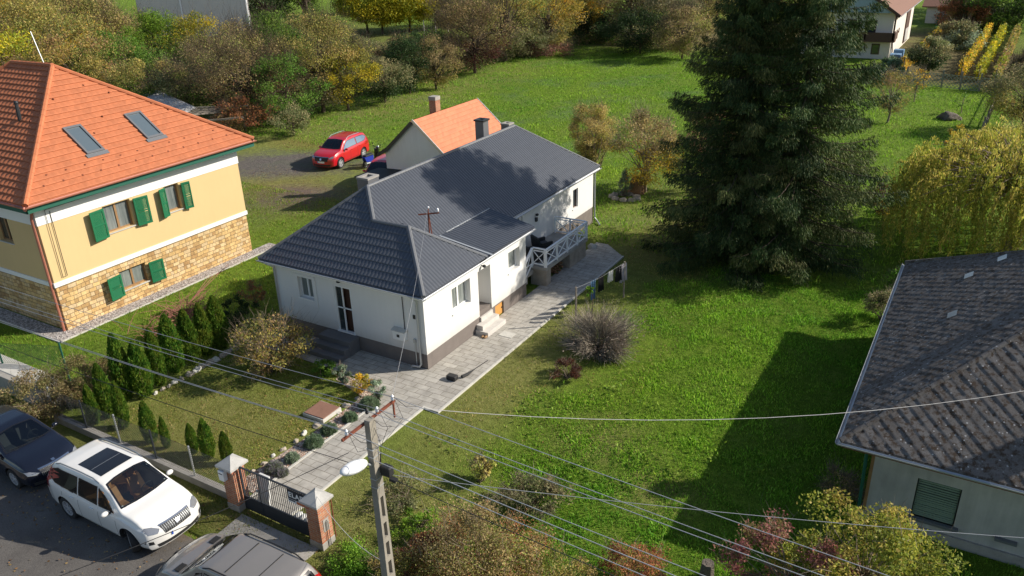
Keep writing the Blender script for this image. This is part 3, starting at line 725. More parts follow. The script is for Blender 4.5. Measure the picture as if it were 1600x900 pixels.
def chimney(par, x, y, w_, z0, z1, mt, cm='darkcap', d=None, capo=.05):
    d = d or w_
    bm = NB(); box(bm, x - w_ / 2, x + w_ / 2, y - d / 2, y + d / 2, z0, z1, .01); c = obj('chimney', bm, mt, par)
    bm = NB(); wall(bm, 1, y - d / 2 - capo, .16, x - w_ / 2 - capo, x + w_ / 2 + capo, z1, z1 + .08); wall(bm, 1, y + d / 2 + capo - .16, .16, x - w_ / 2 - capo, x + w_ / 2 + capo, z1, z1 + .08)
    box(bm, x - w_ / 2 - capo, x - w_ / 2 - capo + .16, y - d / 2 - capo + .16, y + d / 2 + capo - .16, z1, z1 + .08); box(bm, x + w_ / 2 + capo - .16, x + w_ / 2 + capo, y - d / 2 - capo + .16, y + d / 2 + capo - .16, z1, z1 + .08)
    obj('chimney_cap', bm, M[cm], c)
    return c
chimney(mh, -22.55, 25.35, .62, 4.2, 5.78, M['darkcap'], 'concrete', .72, .015)
chimney(mh, -22.2, 33.95, .5, 4.6, 6.5, M['darkcap'], 'darkmetal')
chimney(mh, -22.3, 36.6, .5, 4.4, 5.75, M['darkcap'], 'concrete', capo=.02)
# roof mast with cross arm
ms = NB(); mx_, my_ = -18.85, 24.6
bar(ms, (mx_, my_ - .05, 3.9), (mx_ - .02, my_, 5.15), .045); bar(ms, (mx_ + .03, my_ + .1, 3.85), (mx_ - .02, my_, 5.05), .035)
bar(ms, (mx_ - .32, my_ - .28, 4.93), (mx_ + .32, my_ + .28, 4.93), .05)
mo = obj('cable_mast', ms, M['rust'], mh)
bm = NB(); ball(bm, Vector((mx_ + .28, my_ + .24, 5.05)), .06, 10, 1, 1, 1.6); ball(bm, Vector((mx_, my_, 5.2)), .05, 10); obj('insulator', bm, M['porcelain'], mo, True)

# ================================================================== ochre neighbour
yh = thing('ochre_house', (-39.5, 21.9, 0), 'two storey ochre house with orange hipped roof, green shutters and a stone ground floor', 'house')
YX, YY0, YY1, YX0 = -32.75, 16.55, 27.1, -46.5
o1 = (19.42, 20.78, 3.52, 4.76); o2 = (22.6, 23.4, 3.52, 4.78); o3 = (19.46, 20.82, .72, 1.64)
ol = (-36.1, -35.05, 3.66, 4.8); ol2 = (-37.0, -36.1, .7, 1.55)
bm = NB(); wall(bm, 0, YX, -.35, YY0 + .35, YY1, 2.25, 4.81, [o1, o2]); wall(bm, 1, YY0, .35, YX0, YX, 2.25, 4.81, [ol])
box(bm, YX0, YX - .35, YY1 - .35, YY1, 2.25, 4.81); box(bm, YX0, YX0 + .35, YY0 + .35, YY1 - .35, 2.25, 4.81)
obj('upper_wall', bm, M['ochre'], yh)
bm = NB(); wall(bm, 0, YX - .02, -.35, YY0 + .37, YY1 - .02, 0, 2.05, [o3]); wall(bm, 1, YY0 + .02, .35, YX0, YX - .02, 0, 2.05)
box(bm, YX0, YX - .37, YY1 - .37, YY1 - .02, 0, 2.05)
obj('stone_wall', bm, M['ashlar'], yh)
bm = NB()
for (z0, z1, e) in ((2.05, 2.25, .04), (4.81, 5.62, .03)):
    box(bm, YX - .3, YX + e, YY0 - e, YY1 + e, z0, z1); box(bm, YX0, YX - .3, YY0 - e, YY0 + .3, z0, z1); box(bm, YX0, YX - .3, YY1 - .3, YY1 + e, z0, z1)
obj('frieze', bm, M['trim'], yh)
for o_, mu in ((o1, 1), (o2, 0), (o3, 1)): window(yh, 0, YX, 1, *o_, rec=.16, fm='brownwood', gm='curtain', mull=mu, fw=.07, sill='paleconc')
window(yh, 1, YY0, -1, *ol, rec=.16, fm='brownwood', gm='pane', mull=1, fw=.07, sill='paleconc')
def shutter(par, y0, y1, z0, z1, hinge):
    """louvred shutter folded back, standing a little off the wall"""
    bm = NB(); x = YX + .10
    yh_, yf = (y0, y1) if hinge == 0 else (y1, y0)
    ang = .10
    def q(f, z, dx=0): return Vector((x + dx + ang * f * 0 + (.09 * f), yh_ + (yf - yh_) * f, z))
    for f0, f1, a_, b_ in ((0, .12, z0, z1), (.88, 1, z0, z1), (.12, .88, z0, z0 + .09), (.12, .88, z1 - .09, z1), (.12, .88, (z0 + z1) / 2 - .03, (z0 + z1) / 2 + .03)):
        hexa(bm, [q(f0, a_), q(f0, a_, .05), q(f1, a_, .05), q(f1, a_), q(f0, b_), q(f0, b_, .05), q(f1, b_, .05), q(f1, b_)])
    n = int((z1 - z0) / .055)
    for i in range(1, n):
        z = z0 + (z1 - z0) * i / n
        if abs(z - (z0 + z1) / 2) < .04 or z < z0 + .09 or z > z1 - .09: continue
        hexa(bm, [q(.12, z, .004), q(.12, z - .025, .04), q(.88, z - .025, .04), q(.88, z, .004), q(.12, z + .014, .004), q(.12, z - .011, .04), q(.88, z - .011, .04), q(.88, z + .014, .004)])
    s = obj('shutter', bm, M['greenpaint'], par)
    bm = NB(); lo, hi = (y0 + .02, y0 + .06) if hinge == 0 else (y1 - .06, y1 - .02)
    box(bm, YX, YX + .098, lo, hi, z0 + .15, z0 + .22); box(bm, YX, YX + .098, lo, hi, z1 - .22, z1 - .15); obj('hinge', bm, M['brownwood'], s)
for (a, b, c, d, h) in ((18.66, 19.38, 3.42, 4.74, 1), (20.86, 21.54, 3.44, 4.74, 0), (22.18, 22.57, 3.42, 4.78, 1), (23.47, 23.88, 3.46, 4.76, 0), (18.7, 19.43, .55, 1.6, 1), (20.9, 21.6, .58, 1.6, 0)):
    shutter(yh, a, b, c, d, h)
ye = 5.9; ys = .71
xa, ya0, ya1 = -32.15, 16.0, 27.85; hd = (ya1 - ya0) / 2; yr = ye + ys * hd
xb = -47.3
A_, B_ = Vector((xa - hd, ya0 + hd, yr)), Vector((xb + hd, ya0 + hd, yr))
bm = NB()
slab(bm, [(xa, ya0, ye), (xa, ya1, ye), A_], .12); slab(bm, [(xb, ya0, ye), (xa, ya0, ye), A_, B_], .12)
slab(bm, [(xa, ya1, ye), (xb, ya1, ye), B_, A_], .12); slab(bm, [(xb, ya1, ye), (xb, ya0, ye), B_], .12)
yro = obj('roof', bm, M['orangetile'], yh)
hf = h_flat(.3, .33, .045); vf = rows_vs(.33)
tile_sheet('tiles', [(xa, ya0, ye), (xa, ya1, ye), A_], hf, M['orangetile'], yro, .05, vf, False, .035)
tile_sheet('tiles', [(xb, ya0, ye), (xa, ya0, ye), A_, B_], h_pan(.3, .035, .33, .045), M['orangetile'], yro, .05, vf, True, .035)
bm = NB()
for a, b in (((xa, ya0, ye), A_), ((xa, ya1, ye), A_), (A_, B_), ((xb, ya0, ye), B_), ((xb, ya1, ye), B_)): cap(bm, Vector(a) + Vector((0, 0, .06)), Vector(b) + Vector((0, 0, .04)), .115, .38)
obj('ridge_caps', bm, M['orangetile'], yro, True)
for row, st_ in ((.55, 0), (.95, .45)):
    for i in range(13):
        y = ya0 + 1.2 + i * .86 + st_; x = xa - row
        if y > ya1 - row - .4: continue
        z = ye + ys * row + .05; bm = NB(); hexa(bm, [(x - .05, y - .03, z - .03), (x + .02, y - .03, z - .05), (x + .02, y + .03, z - .05), (x - .05, y + .03, z - .03), (x - .02, y - .03, z + .05), (x + .02, y - .03, z + .04), (x + .02, y + .03, z + .04), (x - .02, y + .03, z + .05)]); obj('snow_guard', bm, M['rust'], yro)
for (f, y) in ((2.2, 20.9), (2.9, 21.9), (3.4, 18.9), (3.0, 24.6), (4.2, 20.6), (4.6, 22.4), (2.5, 25.1), (4.0, 23.2)):
    x = xa - f; z = ye + ys * f + .06; bm = NB(); box(bm, x - .07, x + .02, y - .015, y + .02, z, z + .07); obj('snow_guard', bm, M['rust'], yro)
bm = NB(); gutter(bm, (xa + .08, ya0 - .1, ye), (xa + .08, ya1 + .05, ye), .09); gutter(bm, (xb, ya0 - .08, ye), (xa + .08, ya0 - .08, ye), .09); obj('gutter', bm, M['coppergutter'], yh)
bm = NB(); tube(bm, [(xa + .02, ya0 - .08, ye - .1), (YX + .02, YY0 - .1, ye - .45), (YX - .1, YY0 - .12, 5.1), (YX - .1, YY0 - .1, .02)], .06, 8); obj('downpipe', bm, M['coppergutter'], yh, True)
bm = NB(); box(bm, xa - .06, xa - .02, ya0, ya1, ye - .32, ye - .1); box(bm, xb, xa - .02, ya0, ya0 + .04, ye - .32, ye - .1)
box(bm, YX + .03, xa - .06, ya0 + .04, ya1, ye - .32, ye - .3); box(bm, xb, YX + .03, ya0 + .04, YY0 - .03, ye - .32, ye - .3)
obj('eave_boards', bm, M['greentrim'], yh)
bm = NB(); tube(bm, [(YX + .07, 21.2, 5.45), (YX + .07, 16.95, 5.4), (YX + .05, 16.95, 2.4), (YX + .05, 17.15, 2.4), (YX + .05, 17.15, 5.3)], .014, 4); obj('wall_cable', bm, M['blackcable'], yh)
def skywin(y0, y1):
    f0, f1 = 1.38, 2.8
    nrm = Vector((.579, 0, .815)); sl_ = Vector((-.815, 0, .579))
    base = Vector((xa, 0, ye)); L = lambda f, y, h: base + Vector((-f, y, ys * f)) + nrm * h
    bm = NB(); t = .09
    for (fa, fb, a, b) in ((f0, f0 + t, y0, y1), (f1 - t, f1, y0, y1), (f0 + t, f1 - t, y0, y0 + t), (f0 + t, f1 - t, y1 - t, y1)):
        hexa(bm, [L(fa, a, .0), L(fa, b, .0), L(fb, b, .0), L(fb, a, .0), L(fa, a, .13), L(fa, b, .13), L(fb, b, .13), L(fb, a, .13)])
    hexa(bm, [L(f0 - .16, y0 - .1, .06), L(f0 - .16, y1 + .1, .06), L(f0, y1 + .1, .06), L(f0, y0 - .1, .06), L(f0 - .16, y0 - .1, .075), L(f0 - .16, y1 + .1, .075), L(f0, y1 + .1, .09), L(f0, y0 - .1, .09)])
    s = obj('roof_window', bm, M['darkcap'], yro)
    bm = NB(); hexa(bm, [L(f0 + t, y0 + t, .06), L(f0 + t, y1 - t, .06), L(f1 - t, y1 - t, .06), L(f1 - t, y0 + t, .06), L(f0 + t, y0 + t, .08), L(f0 + t, y1 - t, .08), L(f1 - t, y1 - t, .08), L(f1 - t, y0 + t, .08)])
    obj('pane', bm, M['skypane'], s)
    return s
skywin(19.82, 20.66); skywin(22.85, 23.72)
bm = NB(); tube(bm, [(-37.0, 19.3, 7.9), (-37.0, 19.25, 8.3), (-37.05, 19.3, 9.0)], [.1, .09, .08], 8); ball(bm, Vector((-37.05, 19.3, 9.0)), .1, 8); obj('vent_pipe', bm, M['darkmetal'], yro, True)
bm = NB(); tube(bm, [A_ + Vector((-.6, 0, 0)), A_ + Vector((-1.05, 0, 1.55))], .02, 5); obj('lightning_rod', bm, M['galv'], yro)

# ================================================================== orange-roofed annex
ax = thing('garden_annex', (-29.6, 41.2, 0), 'small pale gabled outbuilding with bright salmon orange roof and brick chimney behind the white house', 'outbuilding')
GY, GE = 37.8, 44.7
bm = NB(); pts = [(-31.95, 0), (-27.35, 0), (-27.35, 2.95), (-29.6, 4.95), (-31.95, 2.88)]
f0 = [bm.verts.new((x, GY, z)) for x, z in pts]; f1 = [bm.verts.new((x, GE, z)) for x, z in pts]
bm.faces.new(f0); bm.faces.new(f1[::-1])
for i in range(5): bm.faces.new((f0[i], f0[(i + 1) % 5], f1[(i + 1) % 5], f1[i]))
obj('wall', bm, M['annexwall'], ax)
g0, g1 = GY - .12, GE + .12
Rz = 5.08
slR = [(-27.0, g0, Rz - .86 * 2.6), (-27.0, g1, Rz - .86 * 2.6), (-29.6, g1, Rz), (-29.6, g0, Rz)]
slL = [(-31.8, g1, 3.18), (-31.8, g0, 3.18), (-29.6, g0, Rz), (-29.6, g1, Rz)]
slF = [(-32.5, g1, 2.78), (-32.5, g0, 2.78), (-31.8, g0, 3.18), (-31.8, g1, 3.18)]
bm = NB()
for s_ in (slR, slL, slF): slab(bm, s_, .1)
axr = obj('roof', bm, M['darkwood'], ax)
tile_sheet('tiles', slR, h_flat(.22, .3, .032, .002), M['orangetile2'], axr, .05, rows_vs(.3), False, .03)
tile_sheet('tiles', slL, h_flat(.22, .3, .028, .002), M['orangetile2'], axr, .07, rows_vs(.3), False)
tile_sheet('tiles', slF, h_flat(.22, .3, .028, .002), M['orangetile2'], axr, .07, rows_vs(.3), False)
for g_, h_ in ((g0 - .01, .16), (g1, .1)): bm = NB(); bar(bm, (-29.6, g_, Rz + .03), (-27.0, g_, slR[0][2] + .03), .05, h_); obj('verge_trim', bm, M['galv'], axr)
bm = NB(); bar(bm, (-29.65, g0 - .02, Rz - .12), (-31.8, g0 - .02, 3.05), .04, .2); bar(bm, (-31.8, g0 - .02, 3.05), (-32.5, g0 - .02, 2.68), .04, .2); obj('bargeboard', bm, M['anthracite'], axr)
bm = NB(); box(bm, -30.35, -29.85, 40.5, 41.0, 4.2, 5.72, .01); ch = obj('chimney', bm, M['brick'], axr)
bm = NB(); box(bm, -30.37, -29.83, 40.48, 41.02, 5.72, 5.95, .02); obj('chimney_cap', bm, M['concrete'], ch)
bm = NB(); slab(bm, [(-33.3, 36.2, 1.6), (-30.2, 36.0, 1.75), (-30.2, 37.75, 1.95), (-32.6, 37.75, 1.85)], .06); box(bm, -33.1, -33.0, 36.3, 36.4, 0, 1.52); box(bm, -30.4, -30.3, 36.2, 36.3, 0, 1.65)
obj('lean_to_roof', bm, M['blackplastic'], ax)

# ================================================================== old house on the right
rh = thing('slate_roofed_house', (4, 26.5, 0), 'old grey rendered house with weathered diamond slate roof and closed green shutter', 'house')
q0, q1, qz, qs = 19.42, 33.15, 2.75, .66
qx, qx1 = -1.82, 12.5; qh = (q1 - q0) / 2; rz = qz + qs * qh
QA, QB = Vector((qx + qh, q0 + qh, rz)), Vector((qx1 - .01, q0 + qh, rz))
sh = (.12, 1.16, .60, 1.80)
bm = NB(); wall(bm, 1, 20.1, .3, -1.05, 12, .3, qz - .1, [sh]); wall(bm, 0, -1.05, .3, 20.4, 32.6, .3, qz - .1); box(bm, -.75, 12, 32.3, 32.6, .3, qz - .1); obj('wall', bm, M['oldwall'], rh)
bm = NB(); box(bm, -1.10, 12, 20.03, 20.1 + .3, 0, .3); box(bm, -1.10, -.75, 20.4, 32.6, 0, .3); obj('plinth', bm, M['concrete'], rh)
bm = NB(); box(bm, -1.064, -1.05, 20.1, 20.42, .3, qz - .2); box(bm, -1.064, -.98, 20.088, 20.1, .3, qz - .2); obj('bare_corner', bm, mat('ochre_patch', (.30, .17, .07), .95, var=.3), rh)
bm = NB(); wall(bm, 1, 20.1 - .03, .03, -1.35, -1.34, 0, .01); bm.free()
bm = NB(); z = sh[2]; i = 0
while z < sh[3] - .02:
    dz = .052; gap = (.018 if 8 < i < 16 else .005) + .006 * ((i * 7) % 3)
    ab(bm, 1, 20.16, 20.18, sh[0] + .03, sh[1] - .03, z, min(z + dz, sh[3])); z += dz + gap; i += 1
so_ = obj('roller_shutter', bm, mat('faded_green_slats', (.20, .27, .21), .7, var=.15), rh)
bm = NB(); ab(bm, 1, 20.2, 20.22, sh[0], sh[1], sh[2], sh[3]); obj('pane', bm, M['blackplastic'], so_)
bm = NB(); ab(bm, 1, 20.12, 20.2, sh[0], sh[0] + .03, sh[2], sh[3]); ab(bm, 1, 20.12, 20.2, sh[1] - .03, sh[1], sh[2], sh[3]); obj('guide_rail', bm, M['darkmetal'], so_)
bm = NB(); ab(bm, 1, 19.98, 20.2, sh[0] - .12, sh[1] + .12, sh[2] - .09, sh[2], .01); obj('window_sill', bm, M['darkcap'], rh)
bm = NB(); ab(bm, 1, 19.98, 20.1, 2.1, 2.6, .62, .7); obj('window_sill', bm, M['darkcap'], rh)
bm = NB()
slab(bm, [(qx, q0, qz), (qx1, q0, qz), QB, QA], .12); slab(bm, [(qx, q1, qz), (qx, q0, qz), QA], .12); slab(bm, [(qx1, q1, qz), (qx, q1, qz), QA, QB], .12)
rr = obj('roof', bm, M['slate'], rh)
dv = lambda a, b: np.arange(a - .1, b + .1, .035)
tile_sheet('slates', [(qx, q0, qz), (4.5, q0, qz), (4.5, q0 + 6, qz + qs * 6), (qx + 6, q0 + 6, qz + qs * 6)], h_diamond(.27, .015), M['slate'], rr, .035, dv, False)
tile_sheet('slates', [(qx, q1, qz), (qx, q0, qz), QA], h_diamond(.27, .015), M['slate'], rr, .035, dv, False)
bm = NB(); cap(bm, Vector((qx, q0, qz + .03)), QA + Vector((0, 0, .01)), .075, .4); cap(bm, Vector((qx, q1, qz + .03)), QA + Vector((0, 0, .01)), .075, .4); obj('ridge_caps', bm, M['slate'], rr, True)
bm = NB(); gutter(bm, (qx - .06, q0 - .06, qz - .03), (qx1, q0 - .06, qz - .03), .075); gutter(bm, (qx - .06, q0 - .06, qz - .03), (qx - .06, q1, qz - .03), .075); obj('gutter', bm, M['galv'], rh)
bm = NB(); box(bm, qx + .03, qx + .06, q0 + .03, q1, qz - .2, qz - .1); box(bm, qx + .06, qx1, q0 + .03, q0 + .06, qz - .2, qz - .1); box(bm, qx + .06, -1.05, q0 + .06, q1, qz - .2, qz - .18); box(bm, -1.05, qx1, q0 + .06, 20.1, qz - .2, qz - .18); obj('fascia', bm, M['rust'], rh)
bm = NB(); tube(bm, [(qx, q0 + .1, qz - .1), (-1.2, 20.0, qz - .35), (-1.14, 20.06, .1)], .045, 8); obj('downpipe', bm, M['greentrim'], rh, True)
for x, y, a in ((.35, 29.0, .3), (.1, 25.9, .35), (1.2, 29.6, .3)):
    bm = NB(); z = qz + qs * (x - qx) + .075; slab(bm, [(x - .12, y - .22, z - .08), (x + .12, y - .2, z + .08), (x + .12, y + .22, z + .08), (x - .12, y + .2, z - .08)], .01); obj('replacement_slate', bm, M['galv'], rr)
for cx_, cy_ in ((3.2, 28.4), (3.6, 22.6)):
    pass
chimney(rr, 4.95, 26.9, .55, 6.6, 8.4, M['brick'], 'concrete')
chimney(rr, 6.9, 23.6, .5, 5.2, 7.4, M['brick'], 'concrete')

# ================================================================== far white house, top right
fh = thing('far_gabled_house', (-16, 113, 0), 'tall white gabled house with brown roof and dark timber balcony beyond the vineyard', 'house')
FX0, FX1, FY0, FY1 = -21.5, -11.6, 105, 125
bm = NB(); pts = [(FX0, 0), (FX1, 0), (FX1, 5.3), ((FX0 + FX1) / 2, 8.6), (FX0, 5.3)]
f0 = [bm.verts.new((x, FY0, z)) for x, z in pts]; f1 = [bm.verts.new((x, FY1, z)) for x, z in pts]
bm.faces.new(f0); bm.faces.new(f1[::-1])
for i in range(5): bm.faces.new((f0[i], f0[(i + 1) % 5], f1[(i + 1) % 5], f1[i]))
obj('wall', bm, M['farwall'], fh)
xm = (FX0 + FX1) / 2
bm = NB(); slab(bm, [(FX1 + .7, FY0 - 1.2, 4.95), (FX1 + .7, FY1 + .6, 4.95), (xm, FY1 + .6, 8.8), (xm, FY0 - 1.2, 8.8)], .15); slab(bm, [(FX0 - .7, FY1 + .6, 4.95), (FX0 - .7, FY0 - 1.2, 4.95), (xm, FY0 - 1.2, 8.8), (xm, FY1 + .6, 8.8)], .15)
fr = obj('roof', bm, M['browntile'], fh)
bm = NB()
for a, b in (((FX1 + .7, FY0 - 1.22, 4.9), (xm, FY0 - 1.22, 8.75)), ((FX0 - .7, FY0 - 1.22, 4.9), (xm, FY0 - 1.22, 8.75))): bar(bm, a, b, .06, .3)
obj('bargeboard', bm, M['darkwood'], fr)
bm = NB(); v = [bm.verts.new(p) for p in ((FX0 + .2, FY0 - .9, 5.2), (FX1 - .2, FY0 - .9, 5.2), (xm, FY0 - .9, 8.4))]; bm.faces.new(v); e_ = bmesh.ops.extrude_face_region(bm, geom=bm.faces[:]); bmesh.ops.translate(bm, verts=[q for q in e_['geom'] if isinstance(q, bmesh.types.BMVert)], vec=(0, .06, 0)); obj('gable_board', bm, M['bluegrey_gable'], fh)
bm = NB(); box(bm, FX0, FX1 + .5, FY0 - 1.3, FY0, 2.05, 2.25); box(bm, FX0, FX1 + .5, FY0 - 1.3, FY0 - 1.22, 2.25, 3.1); box(bm, FX1 + .42, FX1 + .5, FY0 - 1.22, FY0 + 1.2, 2.25, 3.1)
for x in (FX0 + .5, -17, -14.3, FX1 + .3): box(bm, x - .08, x + .08, FY0 - 1.3, FY0 - 1.14, 2.25, 5.1); bar(bm, (x, FY0 - 1.2, 2.05), (x, FY0, .9), .12)
obj('balcony', bm, M['darkwood'], fh)
for a0, a1, z0, z1 in ((-14.6, -13.4, 2.3, 4.3), (-16.4, -15.2, 2.3, 4.3), (-13.6, -12.7, .5, 1.7), (-20, -18.6, .6, 1.7)):
    bm = NB(); box(bm, a0, a1, FY0 - .04, FY0 - .005, z0, z1); f_ = obj('window', bm, M['darkwood'], fh); bm = NB(); box(bm, a0 + .1, a1 - .1, FY0 - .06, FY0 - .041, z0 + .1, z1 - .1); obj('pane', bm, M['pane'], f_)
for y in (107.3, 109.0, 110.8):
    for z0 in (2.3, 4.2):
        bm = NB(); box(bm, FX1 + .005, FX1 + .05, y, y + .7, z0, z0 + .55); obj('window', bm, M['darkwood'], fh)
bm = NB(); box(bm, FX1 + .005, FX1 + .12, 117.2, 120.8, .3, 5.0)
obj('stair_screen', bm, M['darkwood'], fh)
for i in range(7):
    pass
bm = NB(); box(bm, FX1 + .121, FX1 + .16, 117.5, 120.6, .5, 2.0); obj('entrance_panel', bm, M['oldwall'], fh)
bm = NB(); tube(bm, [(FX1 + .6, FY0 - .2, 4.9), (FX1 + .1, FY0 + .1, 4.4), (FX1 + .1, FY0 + .1, .1)], .07, 6); gutter(bm, (FX1 + .75, FY0 - 1.2, 4.95), (FX1 + .75, FY1 + .6, 4.95), .12); obj('gutter', bm, M['gutter'], fh)
bm = NB(); box(bm, FX1, FX1 + 1.2, FY0 + .5, FY0 + 1.9, 0, .5, .05); box(bm, FX1 + .2, FX1 + 1.3, FY0 + 2.3, FY0 + 3.4, 0, .8, .05); tag(centre(obj('tarpaulin_pile', bm, M['cloth_blue'])), 'pale blue tarpaulin covered pile at the foot of the far white house', 'tarpaulin')

ob = thing('far_outbuilding', (-7.5, 146, 0), 'low white outbuilding with dark red tiled roof behind the far white house', 'outbuilding')
bm = NB(); box(bm, -11.5, -4.0, 143.5, 149, 0, 2.6); obj('wall', bm, M['farwall'], ob)
bm = NB(); slab(bm, [(-12.2, 143.0, 2.5), (-3.6, 143.0, 2.5), (-3.6, 150.5, 5.6), (-12.2, 150.5, 5.6)], .15); obj('roof', bm, M['browntile'], ob)
bm = NB(); box(bm, -9.8, -6.9, 143.44, 143.495, .1, 2.0); obj('garage_door', bm, M['whitepaint'], ob)
tl = thing('grey_rendered_house', (-112, 100, 0), 'tall plain grey rendered house behind the trees at the top left', 'house')
bm = NB(); hexa(bm, [(-127, 90, 0), (-108.5, 97.5, 0), (-119, 107, 0), (-136, 100, 0), (-127, 90, 9), (-108.5, 97.5, 9), (-119, 107, 9), (-136, 100, 9)]); obj('wall', bm, M['brownwall'], tl)
bm = NB(); a, b, c, d = Vector((-128, 89.2, 8.9)), Vector((-107.8, 97.3, 8.9)), Vector((-119, 108, 8.9)), Vector((-137, 101, 8.9)); e = (a + d) / 2 + Vector((3, 1, 4)); f = (b + c) / 2 + Vector((-3, -1, 4))
slab(bm, [a, b, f, e], .2); slab(bm, [c, d, e, f], .2); slab(bm, [b, c, f], .2); slab(bm, [d, a, e], .2); obj('roof', bm, M['browntile'], tl)
for p in ((-119.5, 92.9), (-108.7, 97.25)): bm = NB(); tube(bm, [(p[0], p[1], 8.8), (p[0], p[1], .1)], .14, 6); obj('downpipe', bm, M['whitepaint'], tl)
for x, y, l_ in ((8, 175, 'right'), (-2, 190, 'left')):
    pass
# corrugated shed behind the ochre house
sh_ = thing('corrugated_shed', (-68, 50, 0), 'open lean-to shed with grey corrugated roof and loose rafters behind the ochre house', 'shed')
c0 = [gp(216, 152, 2.1), gp(288, 180, 2.1), gp(306, 168, 2.3), gp(246, 142, 2.3)]
tile_sheet('roof_sheet', c0, lambda U, V: .05 * np.sin(U * 2 * PI / .30), M['corr'], sh_, .05, lambda a, b: np.linspace(a - .1, b + .1, 12))
for p in c0: bm = NB(); bar(bm, (p.x, p.y, 0), (p.x, p.y, p.z - .05), .14); obj('post', bm, M['greywood'], sh_)
for i in range(4): bm = NB(); q = c0[1].lerp(c0[2], i / 3.0); bar(bm, q, q + Vector((1.0 + i * .5, 3.4, -.3)), .12); obj('rafter', bm, M['greywood'], sh_)
bm = NB()
bar(bm, c0[1] + Vector((.5, .5, -.6)), c0[1] + Vector((3.5, 3.0, -.5)), .14)
obj('beam', bm, M['greywood'], sh_)
# ================================================================== cars
def catmull(P, n):
    P = np.asarray(P, float); out = []
    Q = np.vstack([2 * P[0] - P[1], P, 2 * P[-1] - P[-2]])
    for i in range(1, len(Q) - 2):
        for k in range(n):
            t = k / n; a, b, c, d = Q[i - 1], Q[i], Q[i + 1], Q[i + 2]
            out.append(.5 * ((2 * b) + (-a + c) * t + (2 * a - 5 * b + 4 * c - d) * t * t + (-a + 3 * b - 3 * c + d) * t ** 3))
    out.append(P[-1]); return np.array(out)
def interp(tab, x):
    t = np.array(tab); return float(np.interp(x, t[:, 0], t[:, 1]))

def clip_poly(bm, poly, ax, keep_inside=True):
    """cut a flat grid by a convex polygon in the two axes ax"""
    c = np.mean(poly, 0)
    for a, b in zip(poly, poly[1:] + poly[:1]):
        A = [0, 0, 0]; A[ax[0]], A[ax[1]] = a
        n = [0, 0, 0]; n[ax[0]], n[ax[1]] = (b[1] - a[1]), -(b[0] - a[0])
        if n[ax[0]] * (c[0] - a[0]) + n[ax[1]] * (c[1] - a[1]) > 0: n = [-q for q in n]
        bmesh.ops.bisect_plane(bm, geom=bm.verts[:] + bm.edges[:] + bm.faces[:], plane_co=A, plane_no=n, clear_outer=keep_inside)
def inset(poly, d):
    c = np.mean(poly, 0); out = []
    P = [np.array(p, float) for p in poly]; n = len(P)
    sgn = 1 if sum((P[(i + 1) % n][0] - P[i][0]) * (P[(i + 1) % n][1] + P[i][1]) for i in range(n)) < 0 else -1
    for i in range(n):
        a, b, c2 = P[i - 1], P[i], P[(i + 1) % n]
        e1 = (b - a) / np.linalg.norm(b - a); e2 = (c2 - b) / np.linalg.norm(c2 - b)
        n1 = np.array([-e1[1], e1[0]]) * sgn; n2 = np.array([-e2[1], e2[0]]) * sgn
        k = (n1 + n2); k = k / max(.35, k @ k / 2) ; out.append(tuple(b + k * d))
    return out
def in_poly(p, poly):
    s = None
    for a, b in zip(poly, poly[1:] + poly[:1]):
        v = (b[0] - a[0]) * (p[1] - a[1]) - (b[1] - a[1]) * (p[0] - a[0])
        if abs(v) < 1e-9: continue
        if s is None: s = v > 0
        elif s != (v > 0): return False
    return True
AXD = {'z': ((0, 1), 2, 1), 'y': ((0, 2), 1, 1), '-y': ((0, 2), 1, -1), 'x': ((1, 2), 0, 1), '-x': ((1, 2), 0, -1)}
def decal(name, bvh, poly, d, off, mt, parent, step=.05, border=None):
    """panel that hugs the body surface; border = (width, material) gives the black edging of a pane"""
    ax_, k, s = AXD[d]
    u0, u1 = min(p[0] for p in poly), max(p[0] for p in poly); v0, v1 = min(p[1] for p in poly), max(p[1] for p in poly)
    nu, nv = max(2, int((u1 - u0) / step) + 1), max(2, int((v1 - v0) / step) + 1)
    bm = NB(); g = []
    for v in np.linspace(v0, v1, nv):
        row = []
        for u in np.linspace(u0, u1, nu):
            c = [0, 0, 0]; c[ax_[0]] = u; c[ax_[1]] = v; row.append(bm.verts.new(c))
        g.append(row)
    for a, b in zip(g, g[1:]):
        for i in range(nu - 1): bm.faces.new((a[i], a[i + 1], b[i + 1], b[i]))
    clip_poly(bm, poly, ax_)
    inner = None
    if border:
        inner = inset(poly, border[0]); clip_poly(bm, inner, ax_, False)
    for f in bm.faces:
        c = f.calc_center_median()
        f.material_index = 0 if inner is None or in_poly((c[ax_[0]], c[ax_[1]]), inner) else 1
    dead = []
    for v in bm.verts:
        o = v.co.copy(); o[k] = 5 * s; dr = Vector((0, 0, 0)); dr[k] = -s
        h = bvh.ray_cast(o, dr)
        if h[0] is None: dead.append(v); continue
        n = h[1]
        if n.dot(dr) > 0: n = -n
        v.co = h[0] + n * off
    bmesh.ops.delete(bm, geom=dead, context='VERTS')
    me = bpy.data.meshes.new(name); bm.to_mesh(me); bm.free()
    me.polygons.foreach_set('use_smooth', [True] * len(me.polygons))
    return link_mesh(name, me, [mt, border[1]] if border else mt, parent), inner

